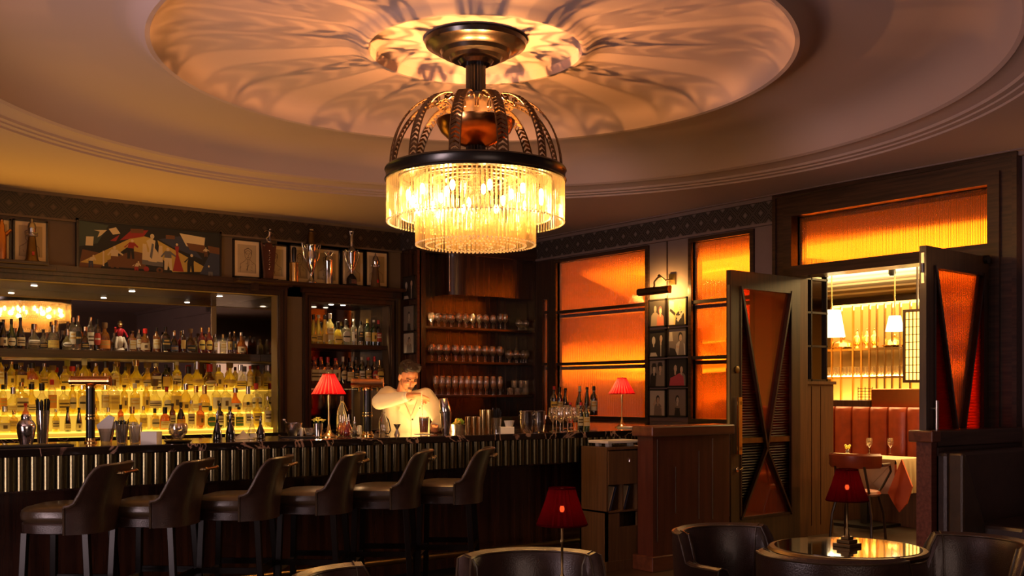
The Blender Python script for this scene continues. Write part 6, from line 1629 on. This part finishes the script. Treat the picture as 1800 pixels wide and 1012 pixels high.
def round_table(x, y, z, r, label):
    t = thing('round_table', (x, y, 0), label, 'table', 'small round tables')
    lath(t, 'rim', [(r - .03, z - .035), (r, z - .03), (r + .008, z - .015), (r, z - .004), (r - .025, z - .002)], 'old_brass', 64)
    lath(t, 'tabletop', [(.001, z - .03), (r - .022, z - .03), (r - .022, z), (.001, z)], 'table_top', 64)
    lath(t, 'column', [(.035, .04), (.035, z - .05), (.09, z - .03)], 'bronze', 24); lath(t, 'base', [(.001, 0), (.21, 0), (.21, .012), (.06, .04), (.03, .06)], 'bronze', 40)
    return t
pbr('table_top', (.05, .03, .012), .06, c2=(.025, .014, .006), nscale=5, coat=1.0, spec=1.0)
MATS['table_top'].node_tree.nodes['Principled BSDF'].inputs['Coat IOR'].default_value = 2.0
round_table(TBX, TBY, .74, .335, 'round glossy table with a metal rim, in front of the doorway')
round_table(T1.x, T1.y, .685, .33, 'round table below the bottom edge under the foreground lamp')
table_lamp((TBX, TBY, .74), 'small dark red pleated lamp on the round table by the doorway', 2, True, .045, .088, .205, .340, 'old_brass', 1)
lamp('dim_lamp_bulb', 'POINT', (TBX, TBY, .74 + .265), .5, (1, .30, .10), .012)
table_lamp((T1.x, T1.y, .685), 'dark red pleated lamp in the foreground, rising before the leather tub chair', 2, True, .045, .088, .262, .392, 'old_brass', 1)
lamp('dim_lamp_bulb', 'POINT', (T1.x, T1.y, .685 + .32), .5, (1, .30, .10), .012)

# ================================================================ dining room beyond the door
S('ceiling_dining', MB().box(WX + .15, 2, 3.10, 16.3, 13, 3.2), 'ceiling_paint')
pbr('yellow_wall', (.55, .33, .10), .6); pbr('warm_white', (.75, .62, .42), .7)
S('wall_dining_far', MB().box(16.0, 2, 0, 16.15, 13, 3.2), 'yellow_wall')
S('wall_dining_left', MB().box(WX + .15, 12.9, 0, 16.0, 13.0, 3.2), 'yellow_wall'); S('wall_dining_right', MB().box(WX + .15, 1.95, 0, 16.0, 2.0, 3.2), 'yellow_wall')
# lowered tray with beam
def oX(px, py, X): return at(px, py, X=X)
mb = MB(); mb.box(14.9, 2, 2.93, 15.9, 12.8, 3.1)
S('trim_14', mb, 'yellow_wall')
mb = MB(); mb.box(14.8, 2, 2.82, 14.9, 12.8, 2.95); S('trim_15', mb, 'dark_wood_y')
mb = MB()
for k in range(4): mb.box(13.3 + .35 * k, 2.2, 3.07 - .035 * k, 14.9, 12.6, 3.10 - .035 * k)
S('trim_16', mb, 'warm_white')
# pier with mirror panes beside the left jamb
o3 = (8.85, 6.56, 0)
X1_ = at(1465, 800, Y=6.5).x; X2_ = at(1455, 600, Y=6.5).x; zt_ = at(1440, 670, Y=6.5).z
t = thing('panelled_pier', o3, 'warm brown panelled pier with a mirror of six panes, beside the open left door', 'partition')
b = MB(); b.box(WX + .15, 6.5, 0, X1_, 6.64, zt_ - .03)
for px in (1427, 1443): x = at(px, 800, Y=6.5).x; b.box(x - .004, 6.495, .1, x + .004, 6.5, zt_ - .05)
b.box(WX + .15, 6.48, zt_ - .03, X1_ + .02, 6.66, zt_); pl(b, 'panel', 'oak_warm', o3, t)
zp = at(1430, 484, Y=6.5).z
b = MB(); b.box(WX + .15, 6.53, zt_, X2_, 6.56, zp + .1); pl(b, 'mirror', 'smoked_mirror', o3, t)
b = MB(); xm = at(1427, 600, Y=6.5).x
for x in (WX + .16, xm, X2_ - .012): b.box(x - .008, 6.50, zt_, x + .008, 6.53, zp)
for py in (672, 612, 553, 494): z = at(1427, py - 4, Y=6.5).z; b.box(WX + .15, 6.50, z - .01, X2_, 6.53, z + .01)
b.box(WX + .15, 6.49, zp - .0, X2_, 6.56, zp + .16); pl(b, 'frame', 'dark_wood', o3, t)
# red leather banquette
XB = 10.6
o3 = (10.7, 7.0, 0)
ZBt = oX(1540, 715, XB).z
t = thing('banquette', o3, 'long red leather banquette with upright channels behind the dining table', 'banquette')
for px in range(1440, 1760, 34):
    pass
yy = 8.6; b = MB(); stp = .235; idx = 0
while yy > 4.0:
    prf = [(-.115, 0), (-.105, .03), (-.07, .05), (0, .06), (.07, .05), (.105, .03), (.115, 0)]
    vs = []; fs = []
    for (z, sc_) in ((.46, 1), (ZBt - .06, 1), (ZBt - .02, .8), (ZBt, .3)):
        for (dy, dx) in prf: vs.append((XB - dx * sc_, yy - dy, z))
    k = len(prf)
    for j2 in range(3):
        for i in range(k - 1): fs.append((j2 * k + i, j2 * k + i + 1, (j2 + 1) * k + i + 1, (j2 + 1) * k + i))
    q = MB(); q.add(vs, fs, 0, True); pl(q, 'back_cushion', 'red_leather', o3, t); yy -= stp
b = MB(); b.box(XB, 3.9, 0, XB + .12, 8.72, ZBt - .01); pl(b, 'back_frame', 'red_leather', o3, t)
b = MB(); b.box(XB - .55, 3.9, .36, XB, 8.72, .47); pl(b, 'seat', 'red_leather', o3, t, .03)
b = MB(); b.box(XB - .5, 3.9, 0, XB, 8.72, .36); pl(b, 'plinth', 'oak_warm', o3, t)
# table with quilted cloth
ty0 = YX(1612, 9.9); ty1 = YX(1450, 9.9)
o3 = (9.8, (ty0 + ty1) / 2, 0); 
t = thing('dining_table', o3, 'dining table in front of the red banquette', 'table')
b = MB(); b.box(9.5, ty0, .70, 10.03, ty1, .735); pl(b, 'tabletop', 'oak_warm', o3, t)
b = MB(); b.box(9.8, (ty0 + ty1) / 2 - .04, .03, 9.88, (ty0 + ty1) / 2 + .04, .70); pl(b, 'column', 'black', o3, t); b = MB(); b.box(9.6, (ty0 + ty1) / 2 - .25, 0, 10.1, (ty0 + ty1) / 2 + .25, .03); pl(b, 'base', 'black', o3, t)
b = MB(); b.box(9.48, ty0 - .02, .736, 10.04, ty1 + .02, .748)
vs = []; fs = []; n = 30
for i in range(n + 1):
    y = ty0 - .02 + (ty1 - ty0 + .04) * i / n
    for (z, ox_) in ((.748, 0), (.72, -.012), (.55, -.02 + .008 * math.sin(i * 1.4)), (.40, -.03 + .016 * math.sin(i * 1.4))): vs.append((9.48 + ox_, y, z))
for i in range(n):
    for j2 in range(3): fs.append((i * 4 + j2, (i + 1) * 4 + j2, (i + 1) * 4 + j2 + 1, i * 4 + j2 + 1))
b.add(vs, fs, 0, True)
vs = []; fs = []
for i in range(n + 1):
    x = 9.48 + .56 * i / n
    for (z, oy_) in ((.748, 0), (.72, -.012), (.55, -.02 + .008 * math.sin(i * 1.4)), (.40, -.03 + .016 * math.sin(i * 1.4))): vs.append((x, ty0 - .02 + oy_, z))
for i in range(n):
    for j2 in range(3): fs.append((i * 4 + j2, (i + 1) * 4 + j2, (i + 1) * 4 + j2 + 1, i * 4 + j2 + 1))
b.add(vs, fs, 0, True)
for k in range(6):
    y = ty0 + (ty1 - ty0) * k / 5
    for s_ in (-1, 1): b.beam((9.455, y, .72), (9.445, y + s_ * .3, .42), .004, .005) if ty0 < y + s_ * .3 < ty1 else None
o = pl(b, 'tablecloth', 'quilted_cloth', (0, 0, 0), None); o.location = (0, 0, 0); tag(o, 'cream quilted tablecloth hanging over the dining table', 'tablecloth')
nx = YX(1585, 9.44)
o = MB(); vs = [(9.455, nx + .0, .76), (9.42, nx + .13, .42), (9.385, nx + .05, .33), (9.38, nx - .02, .24), (9.385, nx - .10, .33), (9.40, nx - .15, .50), (9.40, nx - .0, .5)]
o.add([(v[0] + dx, v[1], v[2]) for dx in (0, -.02) for v in vs], [(0, 1, 6), (1, 2, 6), (2, 3, 6), (3, 4, 6), (4, 5, 6), (5, 0, 6), (7, 13, 8), (8, 13, 9), (9, 13, 10), (10, 13, 11), (11, 13, 12), (12, 13, 7), (0, 7, 8, 1), (1, 8, 9, 2), (2, 9, 10, 3), (3, 10, 11, 4), (4, 11, 12, 5), (5, 12, 7, 0)])
pbr('orange_cloth', (.75, .14, .035), .7); o = o.build('napkin', 'orange_cloth'); tag(o, 'pointed orange napkin hanging over the near edge of the dining table', 'napkin')
for i, px in enumerate((1528, 1565)):
    p_ = at(px, 797, Z=.75); glass('wine_glass', (p_.x, p_.y, .75), 'wine glass on the dining table, %s of the two' % ['left', 'right'][i], 'wine glasses on the dining table', .86)
p_ = at(1490, 798, Z=.75); t = thing('table_flowers', (p_.x, p_.y, .75), 'tiny vase of pale flowers on the dining table', 'flowers')
lath(t, 'vase', [(.02, 0), (.025, .03), (.015, .05)], 'silver', 16); b = MB()
for i in range(6): b.ball((.022 * math.cos(i), .022 * math.sin(i), .07 + .012 * (i % 3)), .014, 6)
b.build('flower', 'yellow_flower', t)
# bentwood chair
p_ = at(1508, 900, D=10.2)
t = thing('bentwood_chair', (p_.x, p_.y, 0), 'bentwood armchair with a padded red-brown leather back at the dining table', 'chair', None, -PI / 2 + .25)
b = MB(); b.lathe([(.001, .43), (.2, .43), (.215, .45), (.2, .475), (.001, .48)], 24); b.build('seat', 'red_leather', t)
b = MB(); vs = []; fs = []; n = 20
for i in range(n + 1):
    a = -PI / 2 + (-1 + 2 * i / n) * 1.3
    for (r, z) in ((.25, .70), (.265, .72), (.27, .82), (.25, .84), (.235, .82), (.235, .72)): vs.append((r * math.cos(a), r * math.sin(a), z - (.06 if abs(-1 + 2 * i / n) > .75 else 0) * 0))
for i in range(n):
    for k in range(6): fs.append((i * 6 + k, (i + 1) * 6 + k, (i + 1) * 6 + (k + 1) % 6, i * 6 + (k + 1) % 6))
fs.append(tuple(range(6))); fs.append(tuple(n * 6 + k for k in range(5, -1, -1))); b.add(vs, fs, 0, True); b.build('backrest', 'red_leather', t)
for s_ in (-1, 1):
    b = MB(); b.tube([(s_ * .25, .16, .73), (s_ * .25, .2, .66), (s_ * .2, .12, .52), (s_ * .17, .05, .45)], .012, 8); b.tube([(s_ * .25, -.06, .73), (s_ * .26, .10, .73), (s_ * .25, .16, .73)], .016, 8); b.build('armrest', 'dark_wood', t)
    for s2 in (-1, 1):
        b = MB(); b.tube([(s_ * .15, s2 * .13, .44), (s_ * .19, s2 * .17, .25), (s_ * .20, s2 * .2, 0)], .014, 8); b.build('leg', 'dark_wood', t)
    b = MB(); b.tube([(s_ * .16, -.14, .46), (s_ * .14, -.22, .72)], .012, 8); b.build('back_post', 'dark_wood', t)
# bar behind the banquette
o3 = (12.6, 7.4, 0)
XD = 12.4
t = thing('display_shelves', o3, 'display shelves with yellow-painted mirror back on slim brass posts in the dining room', 'shelf')
yL, yR = YX(1440, XD), YX(1735, XD)
zA_, zB_ = oX(1530, 611, XD).z, oX(1530, 661, XD).z; zc = oX(1530, 676, XD).z; ztp = oX(1530, 548, XD).z
for z in (zA_, zB_): b = MB(); b.box(XD, yR, z - .03, XD + .3, yL, z); pl(b, 'board', 'gold', o3, t)
b = MB()
for px in (1462, 1478, 1499, 1514, 1528, 1541, 1555, 1568, 1582, 1600): y = YX(px, XD); b.box(XD - .005, y - .012, 1.0, XD + .02, y + .012, ztp + .1)
pl(b, 'posts', 'brass', o3, t)
b = MB(); b.box(XD + .32, yR, .9, XD + .35, yL, ztp + .15); pl(b, 'yellow_back', 'yellow_wall', o3, t)  # yellow panel stands in for the mirror's bright reflections
b = MB(); b.box(XD - .25, yR, 0, XD + .3, yL, 1.12); pl(b, 'counter', 'dark_wood', o3, t); b = MB(); b.box(XD - .3, yR, 1.12, XD + .3, yL, 1.16); pl(b, 'worktop', 'warm_white', o3, t)
b = MB(); b.box(XD, yR, 1.17, XD + .28, yL, 1.18); b.box(XD + .02, yR, zB_ + .0, XD + .06, yL, zB_ + .008); pl(b, 'strip_light', 'strip_glow', o3, t)
for k in range(24):
    y = YX(1458 + k * 6.2, XD + .1)
    glass('tumbler', (XD + .1, y, zB_), 'tumbler in the gleaming row on the dining room shelf, ' + ORD[k] + ' from left', 'tumblers on the dining room shelf', 1.5)
for i, (px, s_) in enumerate(((1481, 1.3), (1571, 1.15))):
    y = YX(px, XD + .1); g_ = thing('cloche', (XD + .13, y, zA_), 'silver-gold domed dish cover on the upper dining room shelf, %s one' % ['left', 'right'][i], 'dish cover', 'dish covers in the dining room')
    lath(g_, 'dish', [(.11 * s_, 0), (.15 * s_, .02), (.15 * s_, .03)], 'gold', 24); lath(g_, 'dome', [(.13 * s_, .03), (.12 * s_, .08), (.07 * s_, .12), (.015, .14), (.02, .16), (.001, .18)], 'gold', 24)
for i, px in enumerate((1505, 1522, 1535)):
    y = YX(px, XD + .1); g_ = thing('coffee_urn', (XD + .13, y, zA_), 'small gilt urn on the upper dining room shelf, %s of three' % ['left', 'middle', 'right'][i], 'urn', 'gilt urns in the dining room')
    lath(g_, 'body', [(.04, 0), (.02, .04), (.06, .08), (.055, .15), (.03, .18)], 'gold', 18); lath(g_, 'lid', [(.03, .18), (.02, .22), (.006, .24), (.012, .26), (.001, .27)], 'gold', 14)
# lamps with white shades
for i, (px, py0, py1, w0, w1, X_, lab) in enumerate([(1462, 545, 592, 15, 23, 11.4, 'large glowing white lamp shade in the dining room, left in the doorway'), (1573, 555, 582, 10, 16, 12.1, 'smaller white lamp shade in the dining room, beside the yellow lattice screen'), (1741, 452, 540, 14, 26, 11.2, 'tall glowing white lamp shade seen between the right door and its frame')]):
    a, c = oX(px, py0, X_), oX(px, py1, X_); u_ = (a.x * AX[1] + a.y * AY[1]) / FPX
    g_ = thing('shaded_lamp', (a.x, a.y, c.z), lab, 'lamp', None)
    lath(g_, 'lamp_shade', [(w1 * u_, 0), (w0 * u_, a.z - c.z)], 'shade_white', 32, cap=False); lath(g_, 'stem', [(.008, a.z - c.z), (.008, 3.1 - c.z)], 'brass', 8)
    b = MB(); b.lathe([(.02, 0), (.03, .06), (.02, .1)], 10); b.build('bulb', 'bulb', g_)
# lattice screen, glowing yellow
y0_, y1_ = YX(1632, 11.6), YX(1592, 11.6); za, zb = oX(1600, 548, 11.6).z, oX(1600, 668, 11.6).z
t = thing('lattice_screen', (11.6, (y0_ + y1_) / 2, zb), 'hanging panel of yellow lattice glass in the dining room', 'screen')
glow('screen_glow', (1, .62, .14), 1.6)
hh = (y1_ - y0_) / 2 ; ht = za - zb
b = MB(); b.box(0, -hh, 0, .012, hh, ht); b.build('pane', 'screen_glow', t)
b = MB()
for k in range(7): y = -hh + 2 * hh * k / 6; b.box(-.01, y - .006, 0, 0, y + .006, ht)
for k in range(10): z = ht * k / 9; b.box(-.01, -hh, z - .004, 0, hh, z + .004)
b.build('lattice', 'gold', t)
b = MB(); b.box(-.015, -hh - .03, -.03, .03, -hh, ht + .03); b.box(-.015, hh, -.03, .03, hh + .03, ht + .03); b.box(-.015, -hh, -.03, .03, hh, 0); b.box(-.015, -hh, ht, .03, hh, ht + .03); b.box(0, -.01, ht, .02, .01, 3.5 - zb); b.build('frame', 'dark_wood', t)
# copper-coloured cabinet top behind the banquette, plate rack
ya, yb = YX(1640, 11.2), YX(1535, 11.2); z1_, z0_ = oX(1570, 683, 11.2).z, oX(1570, 713, 11.2).z
o = MB().box(11.15, ya, 0, 11.5, yb, z1_).build('copper_counter', 'copper', bev=.01); tag(o, 'polished copper-coloured counter end behind the red banquette', 'counter')
y = YX(1521, 11.3); zr = oX(1521, 703, 11.3).z
t = thing('plate_rack', (11.3, y, zr), 'small chrome wire rack behind the red banquette', 'rack')
b = MB()
for k in range(5): b.box(-.005, -.1, k * .035, .005, .1, k * .035 + .006)
for y_ in (-.1, 0, .1): b.box(-.005, y_ - .004, 0, .005, y_ + .004, .16)
b.build('wires', 'silver', t)
o = MB().box(11.1, YX(1533, 11.2), 0, 11.5, YX(1440, 11.2), zr).build('service_counter', 'dark_wood', bev=.005); tag(o, 'dark service counter under the chrome wire rack', 'counter')
for i, (px, py) in enumerate(((1568, 485), (1493, 560))):
    if i: break
    a = oX(px, py, 12.0); b = MB(); b.lathe([(.03, 0), (.045, .03), (.045, .13), (.02, .15), (.01, .3)], 14); o = b.build('spotlight', 'black', loc=(a.x, a.y, a.z)); tag(o, 'small black ceiling spotlight hanging in the dining room', 'spotlight')
# red and white poster on the wall beyond the right leaf
pz1, pz0 = oX(1742, 555, 12.9).z, oX(1742, 745, 12.9).z; py_ = YX(1742, 12.9)
t = thing('wall_poster', (12.9, py_, pz0), 'tall red and cream poster seen between the right door and its frame', 'poster')
hh = pz1 - pz0
b = MB(); b.box(0, -.3, 0, .02, .3, hh); b.build('sheet', 'white', t)
b = MB(); b.box(-.004, -.3, hh * .5, 0, .3, hh); b.tube([(-.003, .2 * math.cos(a_), hh * .25 + .12 * math.sin(a_)) for a_ in [i * PI / 8 for i in range(16)]], .012, 6, closed=True); b.build('red_print', 'l_red', t)
b = MB(); b.tube([(-.006, .2 * math.cos(a_) - .1, hh * .75 + .14 * math.sin(a_)) for a_ in [i * PI / 8 for i in range(12)]], .01, 6); b.box(-.006, -.1, hh * .58, -.004, .2, hh * .61); b.build('pale_print', 'l_cream', t)
S('wall_dining_stub', MB().box(12.92, YX(1790, 12.9), 0, 13.0, YX(1720, 12.9), 3.5), 'yellow_wall')
lamp('tablecloth_fill', 'SPOT', (9.75, 7.25, 3.0), 60, (1, .68, .32), .05, aim=(9.75, 7.15, .75), spot=42)  # spot without a fixture, added to brighten the tablecloth
# lit shelves added to make bright streaks in the window glass
t = thing('added_lit_shelves', (12.0, 10.7, 0), 'added lit shelf cabinet making bright streaks in the far orange reeded window', 'cabinet')
def lc(b, n, m): o = b.build(n, m, t); o.location = (-12.0, -10.7, 0)
b = MB(); b.box(12.0, 8.9, 0, 12.05, 12.7, 3.05); b.box(11.6, 8.86, 0, 12.05, 8.9, 3.05); lc(b, 'carcass', 'yellow_wall')
for z in (1.72, 2.15, 2.75):
    b = MB(); b.box(11.6, 8.9, z - .04, 12.0, 12.7, z); lc(b, 'shelf', 'dark_wood_y')
    b = MB(); b.box(11.66, 8.95 if z != 2.75 else 10.2, z, 11.69, 12.65 if z != 2.15 else 11.2, z + (.05 if z == 1.72 else .02)); lc(b, 'strip_light', 'strip_glow')
t = thing('ceiling_strip', (10.6, 9.5, 3.1), 'short bright strip fixture on the dining room ceiling behind the near window', 'light')
b = MB(); b.box(-.03, -.4, -.06, .03, .4, 0); b.build('body', 'black', t); b = MB(); b.box(-.025, -.38, -.075, .025, .38, -.06); b.build('strip_light', 'strip_glow', t)
